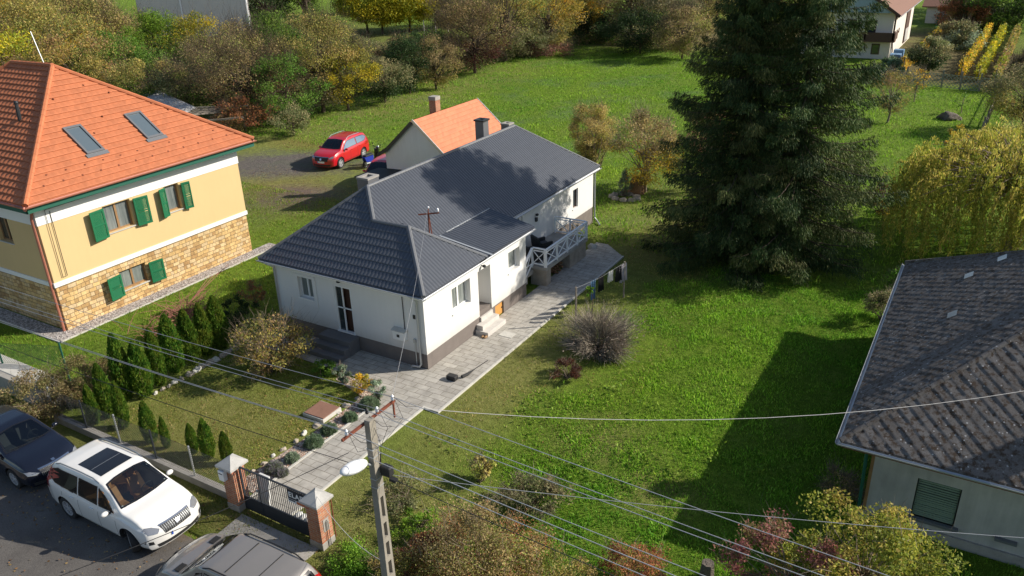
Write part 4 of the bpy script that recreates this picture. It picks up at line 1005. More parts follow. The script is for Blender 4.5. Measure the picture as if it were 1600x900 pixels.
def make_car(label, p, loc, rz, group=None):
    root = thing('parked_car', (0, 0, 0), label, 'car', group)
    L, W, wb = p['L'], p['W'], p['wb']
    hl = L / 2; xf = p['xf']; xr = xf - wb; wr_ = p['wheel']; zb = p['zb']
    bow = p.get('bow', .2)
    xs = list(np.linspace(-hl + .01, hl - .01, 64))
    sects = []
    def section(x):
        zt = interp(p['top'], x); zl = min(interp(p['belt'], x), zt - .035)
        w_ = W / 2 * interp(p['width'], x / hl)
        g = min(1, max(0, (zt - zl - .035) / .5))
        wroof = w_ * (.90 + (p['roofw'] - .90) * g)
        ztr = zt - (.02 + .05 * g)
        pts = [(0, zb), (.80 * w_, zb), (.955 * w_, zb + .07), (.985 * w_, zb + .22), (w_, (zb + zl) / 2 + .05), (.995 * w_, zl - .16), (.965 * w_, zl - .03), (.94 * w_, zl + .005)]
        pts += [(.94 * w_ + (wroof - .94 * w_) * .45, zl + (ztr - zl) * .5), (wroof, ztr), (.82 * wroof, zt - .012), (0, zt)]
        return catmull(pts, 3)
    for x in xs: sects.append((x, section(x)))
    def ringpts(x, s, k=1.0, cz=.55):
        full = np.vstack([s, (s * [-1, 1])[1:-1][::-1]])
        full = np.column_stack([full[:, 0] * k, cz + (full[:, 1] - cz) * k])
        wmax = W / 2
        bl = np.clip((abs(x) - (hl - .75)) / .75, 0, 1)
        dx = -np.sign(x) * (bow if x > 0 else bow * .6) * bl * (np.abs(full[:, 0]) / wmax) ** 2.6
        # upper edge of the nose leans back
        if x > 0: dx -= bl ** 2 * p.get('lean', .08) * np.clip((full[:, 1] - .55) / .4, 0, 1) ** 2
        return np.column_stack([np.full(len(full), x) + dx, full])
    rings = []
    for k, dxx in ((.0, .035), (.5, .032), (.8, .024), (.93, .012)): rings.append(ringpts(-hl - dxx + .01, sects[0][1], k))
    for x, s in sects: rings.append(ringpts(x, s))
    for k, dxx in ((.93, .02), (.8, .035), (.5, .045), (0., .05)): rings.append(ringpts(hl + dxx - .01, sects[-1][1], k))
    R_ = np.array(rings); nr, m = R_.shape[:2]
    idx = np.arange(nr * m).reshape(nr, m); nx = np.roll(idx, -1, 1)
    fa = np.stack([idx[:-1], nx[:-1], nx[1:], idx[1:]], -1).reshape(-1, 4)
    me = bpy.data.meshes.new('body'); quick_mesh(me, R_.reshape(-1, 3), fa)
    bm = NB(); bm.from_mesh(me); bmesh.ops.remove_doubles(bm, verts=bm.verts, dist=.0004); bmesh.ops.recalc_face_normals(bm, faces=bm.faces); bm.to_mesh(me)
    bm.free()
    body = link_mesh('body', me, M[p['paint']], root)
    cb = NB(); ar = wr_ + .055
    for x in (xf, xr):
        for s in (-1, 1):
            lathe(cb, [(0, s * (W / 2 - .33)), (ar, s * (W / 2 - .33)), (ar, s * (W / 2 + .2)), (0, s * (W / 2 + .2))], (x, 0, wr_), 28, 'y')
    bmesh.ops.remove_doubles(cb, verts=cb.verts, dist=1e-5); bmesh.ops.recalc_face_normals(cb, faces=cb.faces)
    cm = bpy.data.meshes.new('cut'); cb.to_mesh(cm); cb.free(); cm.materials.append(M['blackplastic'])
    cut = bpy.data.objects.new('cut', cm); COL.objects.link(cut)
    md = body.modifiers.new('b', 'BOOLEAN'); md.operation = 'DIFFERENCE'; md.object = cut; md.solver = 'EXACT'; md.material_mode = 'TRANSFER'
    bpy.context.view_layer.update()
    dg = bpy.context.evaluated_depsgraph_get()
    nm = bpy.data.meshes.new_from_object(body.evaluated_get(dg), depsgraph=dg)
    body.modifiers.clear(); body.data = nm; nm.name = 'body'; bpy.data.objects.remove(cut)
    bm = NB(); bm.from_mesh(nm)
    bvh = BVHTree.FromBMesh(bm)
    cuts = []
    blk = M['blackgloss']
    def glz(name, poly, d, off=.006, bw=.05):
        o, inn = decal(name, bvh, poly, d, off, M['carglass'] if name == 'windshield' else M['privacyglass'], root, .06, (bw, blk)); cuts.append((inset(poly, bw * .6), d)); return o
    P_ = p['glass']
    glz('windshield', P_['wind'], 'z', bw=.045)
    for s in ('y', '-y'):
        for q in P_['side']: glz('side_window', q, s, bw=.022)
    glz('rear_window', P_['rear'], '-x' if P_.get('rearx', True) else 'z', bw=.05)
    if 'sunroof' in P_:
        decal('sunroof', bvh, P_['sunroof'], 'z', .007, blk, root, .1)
        a = P_['sunroof']; xm_ = (a[0][0] * .45 + a[1][0] * .55)
        decal('sunroof_bar', bvh, [(xm_ - .012, a[0][1] + .02), (xm_ + .012, a[0][1] + .02), (xm_ + .012, -a[0][1] - .02), (xm_ - .012, -a[0][1] - .02)], 'z', .011, M['greymetal'], root, .1)
    # open the body behind the panes
    dl = []
    for f in bm.faces:
        c = f.calc_center_median(); n = f.normal
        for poly, d in cuts:
            ax_, k, s = AXD[d]
            if n[k] * s > .12 and c[k] * s > (0 if k != 2 else .8) and in_poly((c[ax_[0]], c[ax_[1]]), poly): dl.append(f); break
    bmesh.ops.delete(bm, geom=dl, context='FACES'); bm.to_mesh(nm); bm.free()
    nm.polygons.foreach_set('use_smooth', [True] * len(nm.polygons))
    try: nm.set_sharp_from_angle(angle=rad(38))
    except Exception: pass
    fz = lambda x: interp(p['top'], x)
    # nose parts
    for q in p['head']:
        for s in (1, -1): decal('headlight', bvh, [(y * s, z) for y, z in q], 'x', .008, M['lampclear'], root, .04)
    for q in p['grille']:
        gr, _ = decal('grille', bvh, q, 'x', .008, M['blackplastic'], root, .04)
        y0, y1 = min(a[0] for a in q), max(a[0] for a in q); z0, z1 = min(a[1] for a in q), max(a[1] for a in q)
        n = p.get('bars', 16)
        for i in range(1, n):
            y = y0 + (y1 - y0) * i / n
            decal('grille_bar', bvh, [(y - .004, z0 + .02), (y + .004, z0 + .02), (y + .004, z1 - .02), (y - .004, z1 - .02)], 'x', .014, M[p.get('barm', 'greymetal')], gr, .06)
        decal('chrome_edge', bvh, [(y0, z1 - .015), (y1, z1 - .015), (y1, z1 + .015), (y0, z1 + .015)], 'x', .016, M['chrome'], gr, .05)
    for q in p.get('lower', []): decal('bumper_insert', bvh, q, 'x', .007, M['blackplastic'], root, .05)
    for q in p['tail']:
        for s in (1, -1): decal('taillight', bvh, [(y * s, z) for y, z in q], '-x', .010, M['lampred'], root, .03)
    for q in p.get('tailside', []):
        for s in ('y', '-y'): decal('taillight', bvh, q, s, .008, M['lampred'], root, .04)
    zp = p.get('platez', .42)
    pl_, _ = decal('number_plate', bvh, [(-.26, zp), (.26, zp), (.26, zp + .11), (-.26, zp + .11)], 'x', .018, M['platewhite'], root, .06)
    decal('plate_band', bvh, [(-.26, zp), (-.215, zp), (-.215, zp + .11), (-.26, zp + .11)], 'x', .021, M['plateblue'], pl_, .06)
    # badge: a plain disc
    for q in p.get('badge', []): decal('emblem', bvh, q, 'x', .030, M['chrome'], root, .04)
    # black cladding along the sills, door seams, handles
    if p.get('clad'):
        for s in ('y', '-y'): decal('sill_cladding', bvh, [(xr + ar - .01, zb + .015), (xf - ar + .01, zb + .015), (xf - ar + .01, zb + .13), (xr + ar - .01, zb + .13)], s, .008, M['blackplastic'], root, .08)
    for s in ('y', '-y'):
        for x in p['seams']:
            zl = interp(p['belt'], x)
            decal('door_seam', bvh, [(x - .006, zb + .16), (x + .006, zb + .16), (x + .006, zl - .01), (x - .006, zl - .01)], s, .0025, M['rubber'], root, .1)
    for x in p['handles']:
        for s in (1, -1):
            zl = interp(p['belt'], x) - .11; h = bvh.ray_cast(Vector((x, 5 * s, zl)), Vector((0, -s, 0)))
            if h[0]:
                bm = NB(); y = h[0].y; box(bm, x - .1, x + .08, min(y, y + s * .035), max(y, y + s * .035), zl - .014, zl + .014, .006); obj('door_handle', bm, M[p.get('handlem', p['paint'])], root, True, local=True)
    # mirrors
    xm = p['mirror']
    for s in (1, -1):
        zl = interp(p['belt'], xm) + .06; y = s * (W / 2 * .94)
        bm = NB(); ball(bm, Vector((xm, y + s * .14, zl + .03)), .1, 12, .75, 1.1, .72); obj('mirror', bm, M[p.get('mirrorm', p['paint'])], root, True, local=True)
        bm = NB(); box(bm, xm - .02, xm + .04, min(y - s * .06, y + s * .1), max(y - s * .06, y + s * .1), zl - .03, zl, .004); obj('mirror_arm', bm, M['blackplastic'], root, local=True)
    # roof rails
    if p.get('rails'):
        xa_, xb_ = p['rails']
        for s in (1, -1):
            pts = []
            for x in np.linspace(xa_, xb_, 9):
                zt = fz(x); w_ = W / 2 * interp(p['width'], x / hl) * (p['roofw'] - .01)
                pts.append((x, s * w_ * .97, zt + (.035 if xa_ < x < xb_ else -.03)))
            bm = NB(); tube(bm, pts, .018, 6); obj('roof_rail', bm, M[p.get('railm', 'greymetal')], root, True, local=True)
    # cabin
    bm = NB(); x0, x1 = p['cabin']; fl = .45
    box(bm, x0, x1 + .35, -W / 2 * .85, W / 2 * .85, fl - .1, fl); box(bm, x1 + .15, x1 + .5, -W / 2 * .84, W / 2 * .84, fl, interp(p['belt'], x1) - .06, .03)
    obj('dashboard', bm, M['darkseat'], root, local=True)
    for x in p['seats']:
        for y in ((-.36, .36) if x > p['seats'][-1] or len(p['seats']) == 1 else (-.42, 0, .42)):
            bm = NB(); box(bm, x - .25, x + .25, y - .23, y + .23, fl, fl + .3, .05)
            hexa(bm, [(x - .33, y - .22, fl + .2), (x - .18, y - .22, fl + .2), (x - .18, y + .22, fl + .2), (x - .33, y + .22, fl + .2), (x - .5, y - .19, 1.15), (x - .38, y - .19, 1.15), (x - .38, y + .19, 1.15), (x - .5, y + .19, 1.15)])
            box(bm, x - .52, x - .41, y - .11, y + .11, 1.16, 1.33, .03)
            obj('seat', bm, M[p.get('seatm', 'darkseat')], root, local=True)
    bm = NB(); bmesh.ops.create_circle(bm, segments=4, radius=.01); bm.free()
    bm = NB(); c = Vector((x1 - .1, .36, .98)); pts = [c + Vector((.05 * math.sin(a), .18 * math.cos(a), .17 * math.sin(a))) for a in np.linspace(0, 2 * PI, 17)]; tube(bm, pts, .014, 5, False); obj('steering_wheel', bm, M['blackplastic'], root, local=True)
    # wipers
    bm = NB()
    for y in (-.1, .45):
        xw = P_['wind'][0][0] - .06 if P_['wind'][0][0] > 0 else P_['wind'][0][0]
        pts = []
        for k in np.linspace(0, 1, 6):
            q = (max(a[0] for a in P_['wind']) - .03 - .10 * k, y - .5 * k)
            h = bvh.ray_cast(Vector((q[0], q[1], 5)), Vector((0, 0, -1)))
            if h[0]: pts.append(h[0] + Vector((0, 0, .022)))
        if len(pts) > 1: tube(bm, pts, .005, 4)
    obj('wiper', bm, M['blackplastic'], root, local=True)
    # wheels
    for x, st in ((xf, p.get('steer', 0)), (xr, 0)):
        for s in (1, -1):
            bm = NB(); hw = .11
            lathe(bm, [(wr_ * .66, -hw), (wr_ * .93, -hw), (wr_, -hw * .7), (wr_, hw * .7), (wr_ * .93, hw), (wr_ * .66, hw)], (0, 0, 0), 32, 'y', False)
            tw = obj('wheel', bm, M['rubber'], root, True, local=True)
            tw.location = (x, s * (W / 2 - .135), wr_); tw.rotation_euler.z = st
            bm = NB(); yy = s * hw * .75
            lathe(bm, [(wr_ * .68, s * hw * .95), (wr_ * .60, s * hw * .9), (wr_ * .60, s * -.02), (wr_ * .02, s * -.02)], (0, 0, 0), 32, 'y', False)
            br = bm
            for k in range(p.get('spokes', 5)):
                a = 2 * PI * k / p.get('spokes', 5) + .3
                for da in (-.12, .12):
                    bar(bm, (math.cos(a + da) * .05, yy, math.sin(a + da) * .05), (math.cos(a + da * 1.6) * wr_ * .63, yy * .95, math.sin(a + da * 1.6) * wr_ * .63), .028, .03, (0, 1, 0))
            lathe(bm, [(0, yy + s * .02), (.055, yy + s * .015), (.06, yy - s * .02)], (0, 0, 0), 16, 'y')
            obj('rim', bm, M['alloy'], tw, local=True)
    root.location = loc; root.rotation_euler.z = rz; k = p.get('scale', 1.0); root.scale = (k, k, k)
    return root

suv = dict(L=4.64, W=1.89, wb=2.77, xf=1.44, wheel=.36, zb=.24, roofw=.74, bow=.26, lean=.14,
    top=[(-2.32, .98), (-2.27, 1.10), (-2.05, 1.45), (-1.86, 1.60), (-1.4, 1.66), (-.6, 1.695), (.1, 1.69), (.42, 1.64), (.75, 1.45), (1.12, 1.18), (1.25, 1.12), (1.6, 1.08), (1.95, 1.0), (2.2, .90), (2.32, .78)],
    belt=[(-2.32, 1.08), (-1.6, 1.08), (-.5, 1.03), (.6, .98), (1.2, .98), (2.3, .8)],
    width=[(-1, .90), (-.85, .97), (-.6, 1.0), (.6, .985), (.85, .96), (1, .90)],
    glass=dict(wind=[(1.12, .74), (1.17, .3), (1.18, 0), (1.17, -.3), (1.12, -.74), (.42, -.60), (.36, -.3), (.35, 0), (.36, .3), (.42, .60)],
        side=[[(-2.0, 1.22), (-1.72, 1.10), (-.66, 1.07), (-.66, 1.56), (-1.6, 1.53), (-1.92, 1.42)], [(-.60, 1.07), (.22, 1.04), (.22, 1.56), (-.6, 1.565)], [(.28, 1.04), (.92, 1.04), (.52, 1.40), (.28, 1.545)]],
        rear=[(-.62, 1.13), (.62, 1.13), (.55, 1.50), (-.55, 1.50)], sunroof=[(-1.02, -.45), (.08, -.48), (.08, .48), (-1.02, .45)]),
    head=[[(.48, .78), (.58, .70), (.78, .73), (.82, .84), (.76, .89), (.62, .86)]], grille=[[(-.40, .62), (.40, .62), (.46, .84), (-.46, .84)]], lower=[[(-.62, .30), (.62, .30), (.66, .40), (-.66, .40)], [(.70, .42), (.86, .44), (.86, .54), (.72, .52)], [(-.70, .42), (-.86, .44), (-.86, .54), (-.72, .52)]],
    badge=[[(-.06, .68), (.06, .68), (.06, .78), (-.06, .78)]],
    tail=[[(.80, .85), (.90, .85), (.78, 1.45), (.70, 1.45)]], tailside=[[(-2.34, .88), (-2.16, .90), (-2.02, 1.2), (-2.05, 1.45), (-2.2, 1.3)]],
    seams=[1.0, .25, -.62, -1.35], handles=[.0, -.88], mirror=.78, rails=(-1.75, .25), cabin=(-1.9, .75), seats=[.45, -.55], platez=.47)
white = dict(suv, paint='white_paintcar', seatm='tan', steer=rad(-24), clad=True, scale=1.03)
make_car('white sport utility car with a dark sunroof and tan seats parked beside the garden fence', white, (-19.62, 10.13, .006), 0)

sedan = dict(L=4.86, W=1.86, wb=2.84, xf=1.50, wheel=.34, zb=.20, roofw=.72, bow=.30, lean=.16, paint='navy_paint', bars=22, platez=.40,
    top=[(-2.43, .95), (-2.3, 1.08), (-1.9, 1.12), (-1.2, 1.36), (-.5, 1.46), (.1, 1.46), (.4, 1.40), (1.1, 1.06), (1.25, 1.01), (1.7, .95), (2.1, .87), (2.3, .78), (2.43, .68)],
    belt=[(-2.43, .98), (0, .95), (1.2, .90), (2.4, .7)], width=suv['width'],
    glass=dict(wind=[(1.14, .74), (1.2, .3), (1.21, 0), (1.2, -.3), (1.14, -.74), (.42, -.58), (.35, 0), (.42, .58)],
        side=[[(-1.5, .99), (-.62, .98), (-.62, 1.33), (-1.0, 1.3), (-1.4, 1.12)], [(-.56, .98), (.9, .95), (.5, 1.22), (.25, 1.33), (-.56, 1.34)]], rear=[(-.6, 1.13), (.6, 1.13), (.5, 1.3), (-.5, 1.3)]),
    head=[[(.52, .64), (.60, .59), (.80, .62), (.82, .72), (.72, .72)]], grille=[[(-.44, .50), (.44, .50), (.50, .72), (-.50, .72)]], lower=[[(-.70, .26), (.70, .26), (.74, .36), (-.74, .36)]],
    badge=[[(-.05, .745), (.05, .745), (.05, .79), (-.05, .79)]],
    tail=[[(.55, .78), (.85, .78), (.85, .92), (.6, .92)]], seams=[1.0, .2, -.6], handles=[.0, -.9], mirror=.85, cabin=(-1.5, .8), seats=[.45, -.5], seatm='darkseat')
make_car('dark navy car with chrome grille nose to tail behind the white one', sedan, (-25.35, 10.12, .006), 0)

grey = dict(suv, L=4.55, paint='grey_paint', top=[(a * .98, b) for a, b in suv['top']], clad=True, seatm='tan', rails=(-1.7, .3), railm='blackplastic', steer=rad(8), seats=[.45, -.55])
grey['glass'] = dict(suv['glass']); grey['glass'].pop('sunroof')
gc = make_car('bronze grey sport utility car with black roof rails nearest the camera', grey, (-13.95, 9.35, .006), PI + rad(2))
for s in (1, -1):
    bm = NB()
    for i in range(4): box(bm, 1.25 + i * .05, 1.275 + i * .05, s * .55 - .13, s * .55 + .13, 1.10, 1.135 - i * .004)
    obj('bonnet_vent', bm, M['blackplastic'], gc, local=True)
for i, x in enumerate((-.35, -1.15)): bm = NB(); box(bm, x - .01, x + .01, -.55, .55, 1.69 - .02 * i, 1.703 - .025 * i); obj('roof_seam', bm, M['rubber'], gc, local=True)

red = dict(suv, L=4.32, W=1.81, wb=2.58, xf=1.32, wheel=.34, paint='red_paint', platez=.48, clad=True, railm='chrome', scale=1.15, barm='blackplastic',
    top=[(-2.16, .98), (-2.1, 1.12), (-1.92, 1.42), (-1.75, 1.56), (-1.3, 1.62), (-.6, 1.645), (.1, 1.63), (.42, 1.56), (.75, 1.37), (1.05, 1.14), (1.18, 1.08), (1.5, 1.04), (1.85, .97), (2.05, .89), (2.16, .78)],
    glass=dict(wind=[(1.05, .70), (1.10, .3), (1.11, 0), (1.10, -.3), (1.05, -.70), (.42, -.57), (.36, 0), (.42, .57)],
        side=[[(-1.8, 1.26), (-1.5, 1.10), (-.66, 1.07), (-.66, 1.50), (-1.5, 1.46), (-1.75, 1.38)], [(-.60, 1.07), (.86, 1.03), (.50, 1.34), (.22, 1.48), (-.6, 1.5)]], rear=[(-.6, 1.13), (.6, 1.13), (.52, 1.44), (-.52, 1.44)]),
    head=[[(.50, .78), (.58, .72), (.76, .76), (.78, .86), (.68, .86)]], grille=[[(-.46, .58), (.46, .58), (.50, .82), (-.50, .82)]], rails=(-1.6, .2), seams=[.95, .2, -.6], tailside=[], handles=[0, -.85], mirror=.74,
    lower=[[(-.60, .28), (.60, .28), (.64, .40), (-.64, .40)]], badge=[[(-.06, .66), (.06, .66), (.06, .76), (-.06, .76)]], seats=[.4, -.5])
fr_, rr_ = gp(531, 264), gp(572, 245)
hd_ = math.atan2(fr_.y - rr_.y, fr_.x - rr_.x)
mid = (fr_ + rr_) / 2; perp = Vector((math.cos(hd_ - PI / 2), math.sin(hd_ - PI / 2), 0))
c0_ = mid + perp * .98
make_car('bright red crossover with silver roof rails parked beyond the annex beside the scooter', red, (c0_.x, c0_.y, .0), hd_)
red2 = dict(red, rails=None, scale=1.05)
make_car('second red car mostly hidden behind the annex with only its bonnet in view', red2, (-33.95, 41.0 - 1.2, 0), hd_ + .15)

# ------------------------------------------------------------------ scooter
def scooter():
    r = thing('motor_scooter', (0, 0, 0), 'small black scooter with blue engine cowl standing beside the red crossover', 'scooter')
    for x in (-.62, .62):
        bm = NB(); lathe(bm, [(.15, -.05), (.24, -.05), (.26, 0), (.24, .05), (.15, .05)], (0, 0, 0), 22, 'y', False)
        t = obj('wheel', bm, M['rubber'], r, True, local=True); t.location = (x, 0, .26)
        bm = NB(); lathe(bm, [(.155, .03), (.14, 0), (.155, -.03)], (0, 0, 0), 22, 'y', False)
        for k in range(5): a = k * 2 * PI / 5; bar(bm, (0, 0, 0), (math.cos(a) * .15, 0, math.sin(a) * .15), .025)
        obj('rim', bm, M['alloy'], t, local=True)
    bm = NB(); tube(bm, [(.62, -.07, .26), (.50, -.07, .62)], .022, 6); tube(bm, [(.62, .07, .26), (.50, .07, .62)], .022, 6); tube(bm, [(.50, 0, .58), (.36, 0, 1.0)], .03, 6); tube(bm, [(.36, -.3, 1.03), (.36, 0, 1.0), (.36, .3, 1.03)], .018, 6)
    obj('handlebar', bm, M['darkmetal'], r, True, local=True)
    bm = NB(); hexa(bm, [(.34, -.18, .3), (.46, -.14, .32), (.46, .14, .32), (.34, .18, .3), (.28, -.13, .95), (.44, -.1, .93), (.44, .1, .93), (.28, .13, .95)]); obj('front_shield', bm, M['blackgloss'], r, local=True)
    bm = NB(); ball(bm, Vector((.44, 0, .98)), .11, 10, .8, 1, .8); obj('headlight', bm, M['lampclear'], r, True, local=True)
    bm = NB(); box(bm, -.3, .36, -.16, .16, .26, .33, .02); obj('footboard', bm, M['blackplastic'], r, local=True)
    bm = NB(); hexa(bm, [(-.72, -.14, .42), (-.14, -.17, .34), (-.14, .17, .34), (-.72, .14, .42), (-.86, -.1, .70), (-.1, -.13, .68), (-.1, .13, .68), (-.86, .1, .70)]); obj('engine_cowl', bm, mat('blue_cowl', (.015, .03, .30), .3, coat=.6), r, local=True)
    bm = NB(); box(bm, -.78, -.08, -.13, .13, .70, .78, .03); obj('saddle', bm, M['blackplastic'], r, local=True)
    bm = NB(); tube(bm, [(-.3, -.16, .3), (-.8, -.18, .36)], .045, 8); obj('exhaust', bm, M['galv'], r, True, local=True)
    for s in (1, -1):
        bm = NB(); tube(bm, [(.36, s * .2, 1.02), (.34, s * .27, 1.16)], .008, 4); ball(bm, Vector((.34, s * .29, 1.19)), .05, 8, .4, 1, .7); obj('mirror', bm, M['blackplastic'], r, local=True)
    a, b = gp(571.4, 263), gp(594, 254)
    h = math.atan2(b.y - a.y, b.x - a.x); c = (a + b) / 2
    r.location = (c.x, c.y, 0); r.rotation_euler = (rad(6), 0, h); r.scale = (1.25,) * 3
scooter()

# ================================================================== fence, gate, pillars
FY = 12.0
PX = [-17.0, -13.72]
for i, x in enumerate(PX):
    lab = ['left brick gate pillar with white letterbox and grey pyramid cap', 'right brick gate pillar with grey pyramid cap next to the sign'][i]
    r = thing('gate_pillar', (x, FY, 0), lab, 'pillar', 'brick gate pillars')
    s = .225; h = 1.5
    bm = NB(); box(bm, x - s, x + s, FY - s, FY + s, 0, h); obj('shaft', bm, M['brick'], r)
    bm = NB(); box(bm, x - s - .02, x + s + .02, FY - s - .02, FY + s + .02, 0, .22, .01); obj('foot', bm, M['concrete'], r)
    bm = NB(); e = s + .10; box(bm, x - e, x + e, FY - e, FY + e, h, h + .07)
    vs = [bm.verts.new(p) for p in ((x - e, FY - e, h + .07), (x + e, FY - e, h + .07), (x + e, FY + e, h + .07), (x - e, FY + e, h + .07))]; t = bm.verts.new((x, FY, h + .30))
    for k in range(4): bm.faces.new((vs[k], vs[(k + 1) % 4], t))
    obj('cap', bm, M['capconc'], r)
    if i == 1:
        bm = NB(); box(bm, x + s, x + s + .012, FY - .1, FY + .1, .55, .95); obj('niche', bm, M['concrete'], r)
        bm = NB(); tube(bm, [(x + s + .03, FY - .03, .02), (x + s + .03, FY - .03, .85), (x + s + .03, FY + .02, .9)], .008, 4); tube(bm, [(x + s + .05, FY + .04, .02), (x + s + .04, FY + .04, .85)], .008, 4); obj('conduit', bm, M['blackcable'], r)
        bm = NB(); box(bm, x - s - .05, x - s - .001, FY - .12, FY + .1, .7, .78); obj('gate_stop', bm, M['darkmetal'], r)
x = PX[0]
bm = NB(); box(bm, x - .2, x + .02, FY - .37, FY - .23, 1.12, 1.46, .015); lb = tag(obj('letterbox', bm, M['pvc']), 'small white letterbox fixed to the left gate pillar', 'letterbox')
bm = NB(); box(bm, x - .17, x - .01, FY - .376, FY - .37, 1.36, 1.385); obj('slot', bm, M['darkmetal'], lb)
gt = thing('garden_gate', (-15.36, FY, 0), 'dark grey bar gate with solid lower panel between the brick pillars', 'gate')
gx0, gx1 = PX[0] + .27, PX[1] - .29
bm = NB()
for z in (.50, 1.52): box(bm, gx0, gx1, FY - .02, FY + .02, z - .02, z + .02)
box(bm, gx0, gx1, FY - .02, FY + .02, .04, .08)
for x in (gx0, gx0 + .72, gx1 - .04): box(bm, x, x + .04, FY - .02, FY + .02, .04, 1.52)
obj('frame', bm, M['anthracite'], gt)
bm = NB(); n = 34
for i in range(1, n):
    x = gx0 + (gx1 - gx0) * i / n; bar(bm, (x, FY, .5), (x, FY, 1.5), .016)
b_ = obj('bars', bm, M['anthracite'], gt)
bm = NB(); box(bm, gx0 + .04, gx1 - .04, FY - .012, FY + .012, .08, .49); obj('lower_panel', bm, M['anthracite'], gt)
bm = NB(); box(bm, gx0 + .66, gx0 + .71, FY - .07, FY - .02, .9, .98, .005); obj('handle', bm, M['galv'], gt)
def text(par, s, x, z, size, y, mt, bold=.0, name='lettering'):
    cu = bpy.data.curves.new(name, 'FONT'); cu.body = s; cu.size = size; cu.offset = bold; cu.extrude = .002; cu.space_character = 1.12
    o = bpy.data.objects.new(name, cu); COL.objects.link(o)
    dg = bpy.context.evaluated_depsgraph_get(); me = bpy.data.meshes.new_from_object(o.evaluated_get(dg)); bpy.data.objects.remove(o)
    me.transform(Matrix.Translation((x, y, z)) @ Matrix.Rotation(PI / 2, 4, 'X'))
    me.transform(Matrix.Translation(-rootloc(par))); me.name = name; me.materials.clear()
    return link_mesh(name, me, mt, par)
sgx0, sgx1 = -14.80, gx1 - .02
sg = thing('sale_sign', (-14.4, FY - .03, 1.1), 'dark banner reading ELADÓ in white capitals tied to the gate', 'sign')
bm = NB(); box(bm, sgx0, sgx1, FY - .035, FY - .025, 1.18, 1.50); obj('banner', bm, M['navysign'], sg)
text(sg, "ELADÓ", sgx0 + .04, 1.25, .235, FY - .036, M['letter'], .006)
bm = NB(); hexa(bm, [(sgx0, FY - .035, 1.06), (sgx1, FY - .035, 1.06), (sgx1, FY - .025, 1.06), (sgx0, FY - .025, 1.06), (sgx0, FY - .035, 1.178), (sgx1, FY - .035, 1.178), (sgx1, FY - .025, 1.178), (sgx0, FY - .025, 1.178)]); obj('lower_strip', bm, M['letter'], sg)
bm = NB(); box(bm, sgx0 + .32, sgx1 - .12, FY - .038, FY - .0355, 1.08, 1.165); obj('orange_print', bm, M['orangesign'], sg)
bm = NB(); box(bm, sgx0 + .02, sgx0 + .28, FY - .038, FY - .0355, 1.12, 1.165); obj('dark_print', bm, M['navysign'], sg)
# low wall and chain-link fence
fn = thing('chain_link_fence', (-22, FY + .1, 0), 'chain link fence with grey steel posts on a low concrete base left of the gate', 'fence')
fx0, fx1, fyy = -26.4, PX[0] - .25, FY + .12
bm = NB(); box(bm, fx0, fx1, fyy - .11, fyy + .11, 0, .26, .015); obj('base_wall', bm, M['concrete'], fn)
posts = np.linspace(fx0, fx1, 6)
for i, x in enumerate(posts):
    bm = NB(); tube(bm, [(x, fyy, .24), (x, fyy, 1.36)], .028, 6); obj('post', bm, M['anthracite'] if i % 2 else M['galv'], fn, True)
def chain(name, par, a, b, z0, z1, mt, pitch=.075, wr=.0035):
    a, b = Vector(a), Vector(b); L = (b - a).length; d = (b - a) / L; h = z1 - z0
    nrm = Vector((-d.y, d.x, 0)) * wr; vs, fs = [], []
    t = -h
    while t < L:
        for sg_ in (1, -1):
            s0, s1 = (t, t + h) if sg_ == 1 else (t + h, t)
            u0, u1 = max(0, min(L, s0)), max(0, min(L, s1))
            if abs(s1 - s0) < 1e-6 or (u0 == u1): continue
            k0 = (u0 - s0) / (s1 - s0); k1 = (u1 - s0) / (s1 - s0)
            p0 = a + d * u0 + Vector((0, 0, z0 + h * k0)); p1 = a + d * u1 + Vector((0, 0, z0 + h * k1))
            w_ = (p1 - p0).normalized().cross(nrm).normalized() * wr * 1.4
            i = len(vs); vs += [p0 - w_, p0 + w_, p1 + w_, p1 - w_, p0 + nrm, p0 - nrm, p1 - nrm, p1 + nrm]; fs += [(i, i + 1, i + 2, i + 3), (i + 4, i + 5, i + 6, i + 7)]
        t += pitch
    for z in (z0, z1):
        i = len(vs); p0, p1 = a + Vector((0, 0, z)), b + Vector((0, 0, z)); w_ = Vector((0, 0, wr * 1.5)); vs += [p0 - w_, p0 + w_, p1 + w_, p1 - w_]; fs.append((i, i + 1, i + 2, i + 3))
    v = np.array([tuple(q) for q in vs]) - np.array(rootloc(par)); me = bpy.data.meshes.new(name); quick_mesh(me, v, np.array(fs)); return link_mesh(name, me, mt, par)
for x0, x1 in zip(posts, posts[1:]): chain('wire_mesh', fn, (x0, fyy, 0), (x1, fyy, 0), .28, 1.32, M['anthracite'])
f2 = thing('green_wire_fence', (-30, 13, 0), 'green wire fence panel on a grey retaining wall at the far left', 'fence')
bm = NB(); box(bm, -42, -26.9, 12.3, 12.55, 0, .7, .02); obj('retaining_wall', bm, M['concrete'], f2)
gps = [(-30.9, 12.9), (-28.4, 13.9), (-36, 12.9)]
bm = NB(); box(bm, -42, -28, 12.55, 13.3, .0, .72, .02); obj('wall_top', bm, M['paleconc'], f2)
for x, y in gps: bm = NB(); tube(bm, [(x, y, 0), (x, y, 1.75)], .035, 6); obj('post', bm, M['greentrim'], f2)
chain('wire_mesh', f2, (-30.9, 12.9, 0), (-28.4, 13.9, 0), .75, 1.6, M['greentrim'], .08)
chain('wire_mesh', f2, (-36, 12.9, 0), (-30.9, 12.9, 0), .75, 1.7, M['greentrim'], .08)

